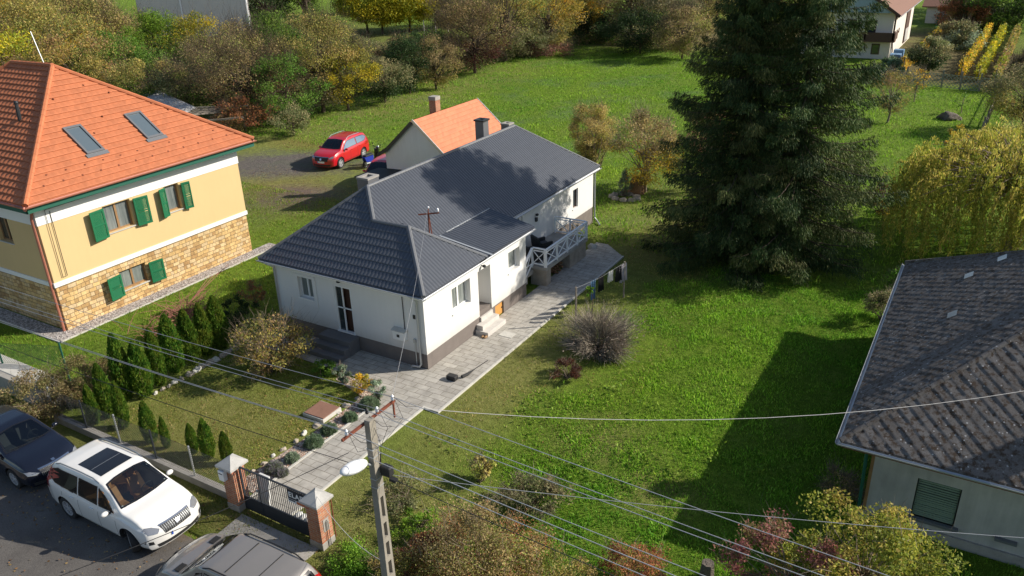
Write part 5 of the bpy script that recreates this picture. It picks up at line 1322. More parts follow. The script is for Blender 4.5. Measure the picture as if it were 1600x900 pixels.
# ================================================================== power pole and lines
px, py = -9.1, 9.55
pp = thing('power_pole', (px, py, 0), 'tall grey concrete power pole with rows of rectangular slots beside the gate', 'pole')
bm = NB(); Ht = 6.95
wy = lambda z: .17 + .018 * (Ht - z); wx = lambda z: .13 + .010 * (Ht - z)
def seg_(bm, y0f, y1f, za, zb_):
    hexa(bm, [(px - wx(za) / 2, py + y0f(za), za), (px + wx(za) / 2, py + y0f(za), za), (px + wx(za) / 2, py + y1f(za), za), (px - wx(za) / 2, py + y1f(za), za),
              (px - wx(zb_) / 2, py + y0f(zb_), zb_), (px + wx(zb_) / 2, py + y0f(zb_), zb_), (px + wx(zb_) / 2, py + y1f(zb_), zb_), (px - wx(zb_) / 2, py + y1f(zb_), zb_)])
F = lambda k: (lambda z: wy(z) * k)
seg_(bm, F(-.5), F(.5), 5.15, Ht); seg_(bm, F(-.5), F(-.22), 0, 5.149); seg_(bm, F(.22), F(.5), 0, 5.149)
z = .0
while z < 5.0:
    seg_(bm, F(-.219), F(.219), z, z + .14); z += .50
obj('shaft', bm, M['poleconc'], pp)
bm = NB(); z = 6.86
bar(bm, (px - .09, 8.86, z), (px - .09, 10.42, z), .045, .05); bar(bm, (px - .10, 10.38, z - .02), (px - .1, 10.38, z - .38), .03); obj('cross_arm', bm, M['rust'], pp)
ins = []
for y in (9.0, 9.6, 9.88, 10.36):
    dz = .12 if abs(y - 9.6) < .01 else 0
    bm = NB(); lathe(bm, [(.0, 0), (.028, 0), (.04, .03), (.024, .06), (.034, .085), (.02, .11), (0, .13)], (px - .09, y, z + .04 + dz), 12); obj('insulator', bm, M['porcelain'] if dz == 0 else M['blackplastic'], pp, True); ins.append((y, z + .11 + dz))
bm = NB()
for i, y in enumerate((9.0, 9.6, 9.88, 10.36)):
    tube(bm, [(px - .05, y, z + .1), (px + .18, y - .05, z - .22 - .06 * (i % 2)), (px + .12, py + .1, z - .55), (px + .08, py + .05, z - .95 - .1 * i)], .005, 4)
    tube(bm, [(px - .05, y, z + .12), (px + .25, y, z - .02), (px + .5, y, z + .06)], .005, 4)
obj('jumper_cable', bm, M['blackcable'], pp)
bm = NB()
for zz in (6.3, 6.12, 5.6, 5.4): box(bm, px - wx(zz) / 2 - .01, px + wx(zz) / 2 + .01, py - wy(zz) / 2 - .01, py + wy(zz) / 2 + .01, zz, zz + .02)
obj('steel_band', bm, M['galv'], pp)
bm = NB(); box(bm, px + .09, px + .32, py + .02, py + .18, 5.66, 5.88, .03); box(bm, px + .3, px + .45, py + .02, py + .12, 5.60, 5.66); tg = obj('cable_terminal', bm, M['blackplastic'], pp)
sl_ = thing('street_lamp', (px, py - .35, 6.1), 'oval white street lamp head on a short arm on the power pole', 'street lamp')
bm = NB(); tube(bm, [(px, py - .08, 5.94), (px - .02, py - .25, 6.08)], .025, 8); obj('arm', bm, M['galv'], sl_, True)
bm = NB(); m_ = Matrix.Translation((px - .07, py - .50, 6.14)) @ Matrix.Rotation(rad(-14), 4, 'X') @ Matrix.Diagonal((.155, .36, .12, 1)); bmesh.ops.create_uvsphere(bm, u_segments=24, v_segments=14, radius=1, matrix=m_); obj('lamp_shade', bm, M['lampshade'], sl_, True)
bm = NB(); m_ = Matrix.Translation((px - .07, py - .50, 6.13)) @ Matrix.Rotation(rad(-14), 4, 'X') @ Matrix.Diagonal((.158, .364, .03, 1)); bmesh.ops.create_uvsphere(bm, u_segments=24, v_segments=8, radius=1, matrix=m_); obj('lamp_seam', bm, M['galv'], sl_, True)

def cable(label, a, b, sag, r, mt, group=None, n=26):
    a, b = Vector(a), Vector(b); pts = [a.lerp(b, t) - Vector((0, 0, 4 * sag * t * (1 - t))) for t in np.linspace(0, 1, n)]
    bm = NB(); tube(bm, pts, r, 5); o = obj('overhead_cable', bm, mt, None, True); return tag(centre(o), label, 'cable', group)
LG = 'overhead lines along the street'
side = {0: 'nearest the street', 1: 'second', 2: 'third', 3: 'farthest'}
for i, (y, zz) in enumerate(ins):
    nm_ = ['outermost line on the street side', 'line from the pole top', 'line next to the garden end', 'outermost line on the garden side'][i]
    cable('bare grey overhead wire left of the pole, ' + nm_, (px - .09, y, zz), (px - 38, y, zz + .1), .55, .007, M['cable'], LG)
    cable('bare grey overhead wire right of the pole, ' + nm_, (px - .09, y, zz), (px + 38, y, zz + .1), .55, .007, M['cable'], LG)
cable('fifth grey wire running left just below the cross arm', (px, 9.8, 6.3), (px - 38, 9.85, 6.4), .6, .008, M['cable'], LG)
cable('lowest grey wire running right from the pole shaft', (px + .1, 9.55, 6.25), (px + 38, 9.3, 6.4), .6, .009, M['cable'], LG)
cable('second lowest grey wire running right from the pole shaft', (px + .1, 9.45, 6.1), (px + 38, 9.2, 6.2), .6, .008, M['cable'], LG)
cable('thick black telecom cable running left below the bare wires', (px, py, 5.75), (px - 38, py, 5.95), .7, .008, M['blackcable'], LG)
cable('thick black telecom cable running right below the bare wires', (px + .4, py + .05, 5.65), (px + 38, py, 5.95), .7, .008, M['blackcable'], LG)
cable('thin pale service cable from the pole up to the mast on the white roof', (px - .09, 10.36, 6.98), (mx_ - .02, my_, 5.2), .25, .0045, M['cable'])
cable('pale service cable crossing the lawn towards the slate roofed house', (px + .1, 10.36, 6.8), (16.0, 30.9, 10.0), 2.8, .006, M['greywhitecable'])
cable('blue black cable sagging from the pole across the gate to the street', (px - .1, 9.0, 6.5), (px - 6.5, -2.5, 6.6), .55, .007, M['blackcable'])
_te = Vector((px, py, 5.7)).lerp(gp(1600, 826, 4.6), 1.5)
cable('thin grey telephone wire from the pole across to the house on the right', (px, py, 5.7), _te, .25, .006, M['cable'])
cable('thin wire from the right gate pillar to the power pole', (PX[1], FY, 1.7), (px, py, 3.4), .35, .006, M['greywhitecable'])
bm = NB(); tube(bm, [(px + 19.5, 9.2, 0), (px + 19.5, 9.2, 7)], .1, 6); bm.free()

# ================================================================== small things
def armchair(label, x, y, rz):
    r = thing('rattan_armchair', (0, 0, 0), label, 'armchair', 'terrace armchairs')
    bm = NB(); box(bm, -.3, .3, -.3, .3, .06, .34, .015); obj('seat_base', bm, M['rattan'], r, local=True)
    bm = NB(); hexa(bm, [(-.38, -.37, .06), (-.28, -.37, .06), (-.28, .37, .06), (-.38, .37, .06), (-.48, -.37, .80), (-.38, -.37, .82), (-.38, .37, .82), (-.48, .37, .80)]); obj('backrest', bm, M['rattan'], r, local=True)
    for s in (1, -1): bm = NB(); box(bm, -.3, .34, min(s * .3, s * .40), max(s * .3, s * .40), .06, .56, .015); obj('armrest', bm, M['rattan'], r, local=True)
    bm = NB(); box(bm, -.27, .3, -.28, .28, .34, .42, .03); obj('cushion', bm, M['cushion'], r, local=True)
    r.location = (x, y, 1.0); r.rotation_euler.z = rz
armchair('dark rattan armchair on the terrace nearest the porch corner', -17.35, 30.45, rad(80))
armchair('dark rattan armchair farther back on the terrace against the wall', -17.55, 31.75, rad(60))
bm = NB(); box(bm, -17.5, -16.9, 31.0, 31.3, 1.0, 1.4, .02); o = obj('rattan_side_table', bm, M['rattan']); tag(centre(o), 'low dark rattan table between the terrace armchairs', 'table')
bm = NB(); random.seed(3)
for i in range(46):
    x = -16.6 - random.random() * .5; y = 30.55 + random.random() * 1.7; z = .06 + random.random() * .38
    tube(bm, [(x, y, z), (x - .35, y + random.uniform(-.1, .1), z)], random.uniform(.03, .06), 6)
tag(centre(obj('firewood_pile', bm, M['log'])), 'heap of split firewood stored under the terrace', 'firewood')
def lump(name, label, cat, p, s, mt, seed=0, group=None):
    bm = NB(); bmesh.ops.create_icosphere(bm, subdivisions=3, radius=1)
    rn = random.Random(seed)
    off = Vector((rn.random() * 9, rn.random() * 9, 0))
    from mathutils import noise
    for v in bm.verts: v.co *= 1 + .35 * noise.noise(v.co * 1.6 + off) + .12 * noise.noise(v.co * 5 + off)
    for v in bm.verts: v.co = Vector((v.co.x * s[0], v.co.y * s[1], max(-.1, v.co.z) * s[2]))
    o = obj(name, bm, mt, None, True); o.location = p; return tag(o, label, cat, group)
lump('mound', 'low dark stone heap in the sunny far lawn', 'mound', gp(1483, 186), (.85, .7, .6), M['rock'], 2)
# well cover
c = (gp(480, 648) + gp(500, 630) + gp(530, 645) + gp(505, 662)) / 4
bm = NB(); box(bm, c.x - .48, c.x + .48, c.y - .46, c.y + .46, 0, .14, .01); wc = tag(centre(obj('well_cover', bm, M['paleconc'])), 'square shaft cover with rusty lid raised in the front lawn', 'shaft cover')
bm = NB(); box(bm, -.44, .44, -.42, .42, .14, .17, .008); l_ = obj('lid', bm, mat('brown_lid', (.24, .125, .085), .85, var=.2, bump=.4), wc, local=True); l_.rotation_euler.z = .02
# edging stones of the front lawn and along the thuja hedge
random.seed(8)
ORD = 'first second third fourth fifth sixth seventh eighth ninth tenth eleventh twelfth'.split()
def nth(i, n): return (ORD[i] + ' ' if i < (n + 1) // 2 else ORD[n - 1 - i] + ' '), i < (n + 1) // 2
def stones(label, pts, n, s, grp, e0, e1):
    for i in range(n):
        t = i / max(1, n - 1) * (len(pts) - 1); k = min(int(t), len(pts) - 2); f = t - k
        x = pts[k][0] * (1 - f) + pts[k + 1][0] * f + random.uniform(-.06, .06); y = pts[k][1] * (1 - f) + pts[k + 1][1] * f + random.uniform(-.06, .06)
        q = s * random.uniform(.6, 1.3)
        o_, near = nth(i, n)
        lump('edging_stone', o_ + label + (e0 if near else e1), 'stone', (x, y, 0), (q, q * random.uniform(.6, 1), q * .8), M['stone'] if i % 3 else M['paleconc'], i, grp).rotation_euler.z = random.random() * 3
stones('rough stone of the thuja hedge border, ', [(-24.75, 14.9), (-24.85, 18.6), (-25.0, 19.6)], 24, .17, 'stone border of the thuja hedge', 'counted from the street', 'counted from the house')
stones('small pale stone edging the gravel bed, ', [(-17.95, 12.9), (-17.95, 15.4), (-17.9, 18.2)], 12, .13, 'stones edging the gravel bed', 'counted from the gate', 'counted from the house')
# by the path
q = gp(707, 594); bm = NB(); box(bm, q.x - .2, q.x + .2, q.y - .13, q.y + .13, .035, .22, .03); tag(centre(obj('black_crate', bm, M['blackplastic'])), 'small black box lying on the paved path', 'box')
a, b = gp(722, 592), gp(762, 566); bm = NB(); tube(bm, [(a.x, a.y, .09), (a.x + .1, a.y + .25, .11), ((a.x + b.x) / 2, (a.y + b.y) / 2, .07), (b.x, b.y, .08)], [.07, .06, .015, .015], 8); tag(centre(obj('hose_bundle', bm, M['blackplastic'], None, True)), 'dark hose bundle at the kerb of the path', 'hose')
q = gp(751, 519); bm = NB(); box(bm, q.x - .12, q.x + .1, q.y - .1, q.y + .1, .035, .35, .03); tag(centre(obj('dustpan', bm, M['darkseat'])), 'small dark dustpan standing beside the white side steps', 'dustpan')
q = gp(756, 527); bm = NB(); bm2 = None
for d in (0, .13): ball(bm, Vector((q.x + d, q.y - .05, .07)), .13, 10, .45, 1, .4)
tag(centre(obj('shoes', bm, M['brownwood'], None, True)), 'pair of brown shoes in front of the side steps', 'shoes')
q = gp(793, 524); bm = NB(); box(bm, q.x - .3, q.x + .3, q.y - .22, q.y + .22, .036, .05); tag(centre(obj('door_mat', bm, M['paleconc'])), 'pale grey mat lying on the path by the side steps', 'mat')
q = gp(926, 387); lump('white_stone', 'pale stone at the corner of the terrace base', 'stone', (q.x, q.y, .03), (.25, .2, .2), M['paleconc'], 4)
# white sacks behind the gate, concrete ring
random.seed(2)
bm = NB()
for i in range(5): ball(bm, Vector((-14.95 + i * .2, 12.35, .16)), .15, 10, .9, 1.2, 1.0)
tag(centre(obj('white_sacks', bm, M['sacks'], None, True)), 'row of plump white sacks behind the gate bars', 'sacks')
bm = NB(); hexa(bm, [(-16.6, 12.3, 0), (-16.1, 12.28, 0), (-16.1, 12.36, 0), (-16.6, 12.38, 0), (-16.55, 12.5, 1.0), (-16.15, 12.5, 1.0), (-16.15, 12.56, 1.0), (-16.55, 12.56, 1.0)]); tag(centre(obj('leaning_board', bm, M['sacks'])), 'pale board leaning behind the gate near the left pillar', 'board')
# clothes line
cl = thing('clothes_line', (-13.9, 30, 0), 'thin clothes line between two weathered posts on the lawn by the path', 'clothes line')
A0, A1 = gp(900, 452, 1.65), gp(976, 412, 1.65); A0.z = A1.z = 0
bm = NB(); tube(bm, [(A0.x, A0.y, 0), (A0.x, A0.y, 1.75)], .04, 6); obj('post', bm, M['greywood'], cl)
bm = NB(); tube(bm, [(A1.x, A1.y, 0), (A1.x, A1.y, 1.75)], .04, 6); obj('post', bm, M['greywood'], cl)
bm = NB(); tube(bm, [(A0.x, A0.y, 1.7), ((A0.x + A1.x) / 2, (A0.y + A1.y) / 2, 1.6), (A1.x, A1.y, 1.7)], .006, 4); obj('line', bm, M['cable'], cl)
gar = [(.62, .4, .85, 'cloth_grey', 'large lilac grey sheet hanging at the far end of the clothes line', 'sheet', .97), (.5, .3, .7, 'cloth_black', 'black garment hanging next to the lilac grey sheet', 'garment', .87), (.4, .26, .5, 'cloth_white', 'small white garment in the middle of the clothes line', 'garment', .70),
       (.4, .3, .7, 'cloth_black', 'dark garment between the white and blue washing', 'garment', .50), (.4, .28, .9, 'cloth_blue', 'blue garment hanging above the dry shrub', 'garment', .34)]
for i, (z, wd, h, mt, lab, cat, t) in enumerate(gar):
    c = A0.lerp(A1, t); d = (A1 - A0).normalized(); bm = NB(); g_ = []
    for a in range(9):
        row = []
        for b in range(9):
            u = (a / 8 - .5) * wd * 1.3; v = b / 8 * h; fold = .05 * math.sin(a * 2.1 + i) * (.3 + b / 8)
            p = c + d * u + Vector((-d.y, d.x, 0)) * fold; row.append((p.x, p.y, 1.66 - v))
        g_.append(row)
    V1 = [[bm.verts.new(p) for p in r_] for r_ in g_]
    for a in range(8):
        for b in range(8): bm.faces.new((V1[a][b], V1[a + 1][b], V1[a + 1][b + 1], V1[a][b + 1]))
    bmesh.ops.solidify(bm, geom=bm.faces[:], thickness=.012)
    tag(centre(obj('hanging_' + ('sheet' if i == 0 else 'garment'), bm, M[mt], None, True)), lab, cat, 'washing on the line' if i else None)
# far fences
ff = thing('vineyard_fence', (-3, 89.5, 0), 'low wire fence with dark posts between far lawn and vineyard', 'fence')
a, b = gp(1362, 126), gp(1560, 147)
for i in range(8):
    p = a.lerp(b, i / 7); bm = NB(); tube(bm, [(p.x, p.y, 0), (p.x, p.y, 1.7)], .08, 5); obj('post', bm, M['greywood'], ff)
chain('wire_mesh', ff, (a.x, a.y, 0), (b.x, b.y, 0), .1, 1.3, M['greymetal'], .35, .016)
ff = thing('paling_fence', (0, 76, 0), 'weathered wire and paling fence running along the right edge of the far lawn', 'fence')
a, b = gp(1528, 226), gp(1562, 148)
for i in range(14):
    p = a.lerp(b, i / 13); h = 1.1 + .25 * ((i * 5) % 3) / 2; bm = NB(); tube(bm, [(p.x, p.y, 0), (p.x + .1 * ((i % 3) - 1), p.y, h)], .07, 5); obj('post', bm, M['greywood'], ff)
bm = NB(); bar(bm, a + Vector((0, 0, .9)), b + Vector((0, 0, .9)), .06); bar(bm, a + Vector((0, 0, .4)), b + Vector((0, 0, .4)), .06); obj('rail', bm, M['greywood'], ff)
ff = thing('garden_mesh_fence', (-7, 120, 0), 'small turquoise netting fence beside the far white house', 'fence')
a, b = gp(1462, 42), gp(1472, 28); chain('netting', ff, (a.x, a.y, 0), (b.x, b.y, 0), 0, 1.8, mat('turquoise_net', (.02, .22, .20), .7), .25, .05)
for p_, l_ in (((663, 53), 'leftmost'), ((681, 55), 'middle'), ((700, 50), 'rightmost')):
    p = gp(*p_); bm = NB(); tube(bm, [(p.x, p.y, 0), (p.x, p.y, 2.2)], .09, 5); tag(centre(obj('fence_post', bm, M['paleconc'])), l_ + ' pale concrete post below the row of golden trees', 'fence post', 'pale posts below the yellow trees')
for i, p_ in enumerate(((494, 262),)):
    pass
# rusty rods by the right pillar
bm = NB(); q = gp(525, 838); tube(bm, [(q.x, q.y, 0), (q.x - .02, q.y + .03, 1.25)], .018, 5); o = obj('iron_rod', bm, M['rust']); tag(centre(o), 'thin rusty iron rod in the grass beside the right gate pillar', 'rod')
# ================================================================== vegetation
def pal(*cols): return np.array(cols, float)
PAL = dict(
    green=pal((.045, .095, .012), (.065, .125, .018), (.095, .150, .022)),
    bright=pal((.075, .150, .014), (.120, .190, .020), (.060, .110, .012)),
    thuja=pal((.042, .100, .012), (.070, .140, .016), (.100, .165, .018), (.130, .170, .022)),
    yellowgreen=pal((.24, .24, .018), (.32, .28, .022), (.16, .19, .02), (.38, .30, .02)),
    yellow=pal((.46, .30, .03), (.40, .24, .03), (.30, .24, .04), (.20, .18, .03)),
    olive=pal((.125, .120, .030), (.17, .15, .040), (.085, .095, .022), (.21, .155, .055)),
    brown=pal((.135, .100, .050), (.17, .125, .055), (.10, .082, .038), (.12, .125, .032)),
    rusty=pal((.20, .075, .038), (.25, .10, .045), (.14, .065, .035), (.16, .12, .035)),
    dull=pal((.095, .095, .045), (.13, .11, .055), (.065, .075, .03)),
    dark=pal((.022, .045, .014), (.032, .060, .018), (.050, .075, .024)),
    spruce=pal((.021, .042, .012), (.032, .058, .015), (.050, .078, .018), (.080, .088, .026)),
    bluish=pal((.09, .13, .075), (.12, .16, .10), (.065, .10, .05)),
    sage=pal((.15, .19, .13), (.20, .24, .17), (.10, .14, .09)),
    lavender=pal((.16, .17, .15), (.11, .13, .08), (.20, .18, .20)),
    willow=pal((.19, .20, .028), (.27, .25, .045), (.33, .28, .07), (.13, .17, .028)),
    tan=pal((.36, .29, .10), (.42, .34, .13), (.28, .25, .07), (.24, .25, .06)),
    magnolia=pal((.30, .22, .06), (.22, .19, .05), (.13, .14, .04), (.24, .15, .07)),
    lit=pal((.25, .26, .04), (.17, .20, .03), (.30, .25, .06), (.12, .15, .025)),
    pinkish=pal((.26, .11, .09), (.20, .10, .07), (.14, .12, .04), (.30, .15, .10)),
    twiggrey=pal((.19, .15, .12), (.24, .19, .15), (.14, .115, .09)),
    darkred=pal((.085, .028, .022), (.12, .04, .026), (.06, .03, .018)),
    berberis=pal((.14, .12, .05), (.10, .10, .035), (.17, .12, .06)),
)
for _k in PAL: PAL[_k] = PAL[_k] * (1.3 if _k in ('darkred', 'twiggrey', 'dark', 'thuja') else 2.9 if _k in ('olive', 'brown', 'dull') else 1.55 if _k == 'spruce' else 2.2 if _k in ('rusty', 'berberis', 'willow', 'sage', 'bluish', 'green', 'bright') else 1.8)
def leaf_quads(C, size, rng, aspect=.6, flat=0.0, direc=None, jit=.35):
    """C: centres (n,3); returns vertices and faces of diamond-shaped leaves"""
    n = len(C)
    a = rng.normal(size=(n, 3)) if direc is None else direc + rng.normal(size=(n, 3)) * jit
    a /= np.linalg.norm(a, axis=1)[:, None] + 1e-9
    b = rng.normal(size=(n, 3)); b[:, 2] *= 1 - flat
    b -= (b * a).sum(1)[:, None] * a; b /= np.linalg.norm(b, axis=1)[:, None] + 1e-9
    s = (np.asarray(size) * rng.uniform(.6, 1.35, n))[:, None]
    nrm = np.cross(a, b) * s * .12
    V = np.stack([C - a * s * .5, C + b * s * aspect * .5 + nrm, C + a * s * .5, C - b * s * aspect * .5 + nrm], 1)
    F = np.arange(n * 4).reshape(n, 4); return V.reshape(-1, 3), F
def leaf_cols(n, palette, clump_id, rng, var=.22):
    k = len(palette); m = clump_id.max() + 1
    base = rng.integers(0, k, m)                      # each clump leans to one colour
    pick = np.where(rng.random(n) < .6, base[clump_id], rng.integers(0, k, n))
    cg = rng.uniform(1 - var, 1 + var, m)[clump_id]
    c = palette[pick] * (cg * rng.uniform(.8, 1.2, n))[:, None]
    return np.repeat(c, 4, axis=0)
def foliage_obj(name, parts, mt, parent, local=True):
    V, F, K, o = [], [], [], 0
    for v, f, c in parts: V.append(v); F.append(f + o); K.append(c); o += len(v)
    me = bpy.data.meshes.new(name); quick_mesh(me, np.vstack(V), np.vstack(F), np.vstack(K)); return link_mesh(name, me, mt, parent)

class Tubes:
    """many tapered limbs in one mesh"""
    def __init__(s): s.V = []; s.F = []; s.o = 0
    def add(s, pts, r0, r1, n=5):
        P = np.asarray(pts, float); k = len(P); R = np.linspace(r0, r1, k)
        T = np.gradient(P, axis=0); T /= np.linalg.norm(T, axis=1)[:, None] + 1e-9
        ref = np.array([.3, .2, .93]) if abs(T[0][2]) < .9 else np.array([1., .1, 0])
        A = np.cross(T, ref); A /= np.linalg.norm(A, axis=1)[:, None] + 1e-9; B = np.cross(T, A)
        th = np.arange(n) * 2 * PI / n
        ring = P[:, None] + (A[:, None] * np.cos(th)[None, :, None] + B[:, None] * np.sin(th)[None, :, None]) * R[:, None, None]
        idx = np.arange(k * n).reshape(k, n); nx = np.roll(idx, -1, 1)
        s.F.append(np.stack([idx[:-1], nx[:-1], nx[1:], idx[1:]], -1).reshape(-1, 4) + s.o); s.V.append(ring.reshape(-1, 3)); s.o += k * n
    def build(s, name, mt, parent):
        me = bpy.data.meshes.new(name); quick_mesh(me, np.vstack(s.V), np.vstack(s.F), smooth=True); return link_mesh(name, me, mt, parent)
def bend(a, b, rng, w=.12, n=5, up=0.0):
    a, b = np.array(a, float), np.array(b, float); t = np.linspace(0, 1, n)[:, None]
    L = np.linalg.norm(b - a); off = rng.normal(size=3) * w * L
    return a + (b - a) * t + off * (np.sin(PI * t) * .5) + np.array([0, 0, up * L]) * np.sin(PI * t)

def twig_strips(base, tips, rng, r=.008, sub=0):
    """thin tapering twigs from base points to tips: crossed slivers"""
    n = len(base); d = tips - base; L = np.linalg.norm(d, axis=1)[:, None] + 1e-9
    a = np.cross(d / L, rng.normal(size=(n, 3))); a /= np.linalg.norm(a, axis=1)[:, None] + 1e-9
    mid = (base + tips) / 2 + rng.normal(size=(n, 3)) * L * .07
    V = np.stack([base - a * r, base + a * r, mid + a * r * .7, mid - a * r * .7, tips + a * r * .3, tips - a * r * .3], 1).reshape(-1, 3)
    i = np.arange(n) * 6
    F = np.concatenate([np.stack([i, i + 1, i + 2, i + 3], 1), np.stack([i + 3, i + 2, i + 4, i + 5], 1)]); return V, F

def tree(name, label, cat, base, H, R, palette, nl=9000, ls=.16, nclump=60, twigs=0, group=None, trunk=True, low=.12, squash=1.0, seed=0, mt='bark', lean=(0, 0), second=None, crownshape='dome', tw='browntwig', clr=.30, r0=None):
    rng = np.random.default_rng(seed + 100)
    if H > 4 and nl > 1500: nl = int(nl * 2.1); ls *= .70
    r = thing(name, (base[0], base[1], 0), label, cat, group)
    zc0 = H * low; Hc = H - zc0
    # clump centres: an uneven crown, denser near its surface
    C = []
    while len(C) < nclump:
        p = rng.uniform(-1, 1, 3); q = np.linalg.norm(p)
        if q > 1 or q < .35 * rng.random() + .25: continue
        z = (p[2] + 1) / 2
        if crownshape == 'dome': f = 1.0 if z < .55 else math.sqrt(max(.05, 1 - ((z - .55) / .5) ** 2)); f *= .75 + .25 * min(1, z / .3)
        elif crownshape == 'vase': f = .35 + .75 * z
        elif crownshape == 'cone': f = 1.1 * (1 - z) + .12
        else: f = 1
        u = p[:2] / max(q, 1e-3) * (q ** .6) * (math.sqrt(max(0.1, 1 - p[2] ** 2 * .5))) if crownshape != 'ball' else p[:2]
        C.append([u[0] * R * f * .86, u[1] * R * f * .86, zc0 + z * Hc * .95 + .02 * H])
    C = np.array(C); C[:, 0] += lean[0] * C[:, 2] / H; C[:, 1] += lean[1] * C[:, 2] / H
    C[:, :2] *= 1 + rng.normal(size=(nclump, 1)) * .10
    cr = R * clr * rng.uniform(.55, 1.25, nclump)
    T = Tubes()
    tr = r0 or max(.05, H * .022)
    nmain = min(7, 3 + nclump // 15)
    top = np.array([lean[0] * .5, lean[1] * .5, zc0 + Hc * .45])
    if trunk:
        T.add(bend((0, 0, -.1), top, rng, .06, 6), tr, tr * .45, 7)
    for i, c in enumerate(C):
        k = rng.uniform(.15, .95); st = np.array([0, 0, max(.1, zc0 * .8)]) * (1 - k) + top * k if trunk else np.array([rng.normal() * .1 * R, rng.normal() * .1 * R, 0])
        T.add(bend(st, c, rng, .12, 5, .05), tr * rng.uniform(.18, .42), tr * .06, 4)
    parts = []
    id_ = rng.integers(0, nclump, nl)
    d = rng.normal(size=(nl, 3)); d /= np.linalg.norm(d, axis=1)[:, None]; rad_ = rng.random(nl) ** .55
    P = C[id_] + d * (rad_ * cr[id_])[:, None] * np.array([1, 1, .75 * squash])
    P[:, 2] = np.maximum(P[:, 2], .05)
    v, f = leaf_quads(P, ls, rng); palette = PAL[palette]
    if second is not None:
        # lower part of the crown wears a second colour (climbers, undergrowth)
        n_ = int(nl * second[1]); pal2 = PAL[second[0]]
        cols = leaf_cols(nl, palette, id_, rng); alt = leaf_cols(nl, pal2, id_, rng)
        w_ = np.repeat((P[:, 2] < zc0 + Hc * (second[1] + .12 * rng.normal(size=nl))), 4); cols[w_] = alt[w_]
    else: cols = leaf_cols(nl, palette, id_, rng)
    fo = foliage_obj('crown', [(v, f, cols)], M['leaf'], r)
    if twigs:
        ti = rng.integers(0, nclump, twigs); tb = C[ti] + rng.normal(size=(twigs, 3)) * cr[ti][:, None] * .35
        out = (C[ti] - np.array([0, 0, zc0 + Hc * .25])); out /= np.linalg.norm(out, axis=1)[:, None] + 1e-9
        tt = tb + (out * .9 + rng.normal(size=(twigs, 3)) * .5 + np.array([0, 0, .25])) * cr[ti][:, None] * rng.uniform(.4, 1.1, twigs)[:, None]
        vv, ff_ = twig_strips(tb, tt, rng, max(.006, ls * .055)); T.V.append(vv); T.F.append(ff_ + T.o); T.o += len(vv)
    T.build('trunk' if trunk else 'stems', M[tw if twigs and not trunk else mt], r)
    return r

def at(px_, py_): p = gp(px_, py_); return (p.x, p.y)

# ---- two big spruces
def spruce(label, x, y, H, R, seed, low=.6, gaps=0.0):
    rng = np.random.default_rng(seed)
    r = thing('spruce_tree', (x, y, 0), label, 'tree', 'tall dark spruces beside the terrace')
    T = Tubes(); T.add([(0, 0, -.2), (.03, 0, H * .5), (0, 0, H)], .30, .03, 9)
    PV, PD, ID = [], [], []
    nb = 300; b = 0
    for i in range(nb):
        z = low + (H - low - .3) * (i / nb) ** 1.05; a = i * 2.39996 + rng.normal() * .3
        k = 1 - (z / H)
        L = R * (k ** .66) * rng.uniform(.66, 1.15) + .25
        if z < 2.4: L *= .86 + z * .06
        if rng.random() < gaps: continue
        if gaps and i % 11 == 0 and z > 2.5: a = .55 + rng.normal() * .55; L = min(5.2, L * 1.35)
        nseg = 7; t = np.linspace(0, 1, nseg)
        droop = -.26 * L * (t ** 1.2) + .20 * L * t ** 3.2 * (1.0)
        rise = .10 * L * k * 0 + (.35 * L * t * (z / H) ** 2)
        ca, sa = math.cos(a), math.sin(a)
        P = np.stack([ca * L * t, sa * L * t, z + droop + rise], 1); P[:, 2] = np.maximum(P[:, 2], .12)
        T.add(P, .05 * k + .012, .006, 4)
        ns = int(50 + 54 * L)
        tt = rng.random(ns) ** .75; 
        base = np.stack([np.interp(tt, t, P[:, j]) for j in range(3)], 1)
        wd = (.10 + .30 * L * .33 * np.sin(PI * np.clip(tt * .92 + .08, 0, 1)) + .12)
        side = rng.uniform(-1, 1, ns)
        q = base + np.stack([-sa * side * wd, ca * side * wd, -rng.random(ns) ** 1.6 * .42 * (.5 + k) - .08 * np.abs(side)], 1)
        for rep in range(4):
            q2 = q + rng.normal(size=q.shape) * .055
            dirs = np.stack([ca * .75 - sa * side * .7, sa * .75 + ca * side * .7, -1.0 + rng.normal(size=ns) * .3], 1)
            PV.append(q2); PD.append(dirs); ID.append(np.full(ns, b))
        b += 1
    PV, PD, ID = np.vstack(PV), np.vstack(PD), np.concatenate(ID)
    PV[:, 2] = np.maximum(PV[:, 2], .08)
    v, f = leaf_quads(PV, .165, rng, .19, direc=PD, jit=.22)
    foliage_obj('foliage', [(v, f, leaf_cols(len(PV), PAL['spruce'], ID, rng, .3))], M['needle'], r)
    T.build('trunk', M['bark'], r); return r
spruce('left of the two big dark spruces, its skirt reaching the paved path', -9.9, 37.9, 15.2, 4.9, 1)
spruce('right of the two big dark spruces, with long ragged boughs over the far lawn', -7.3, 37.9, 16.4, 4.3, 2, gaps=.26)

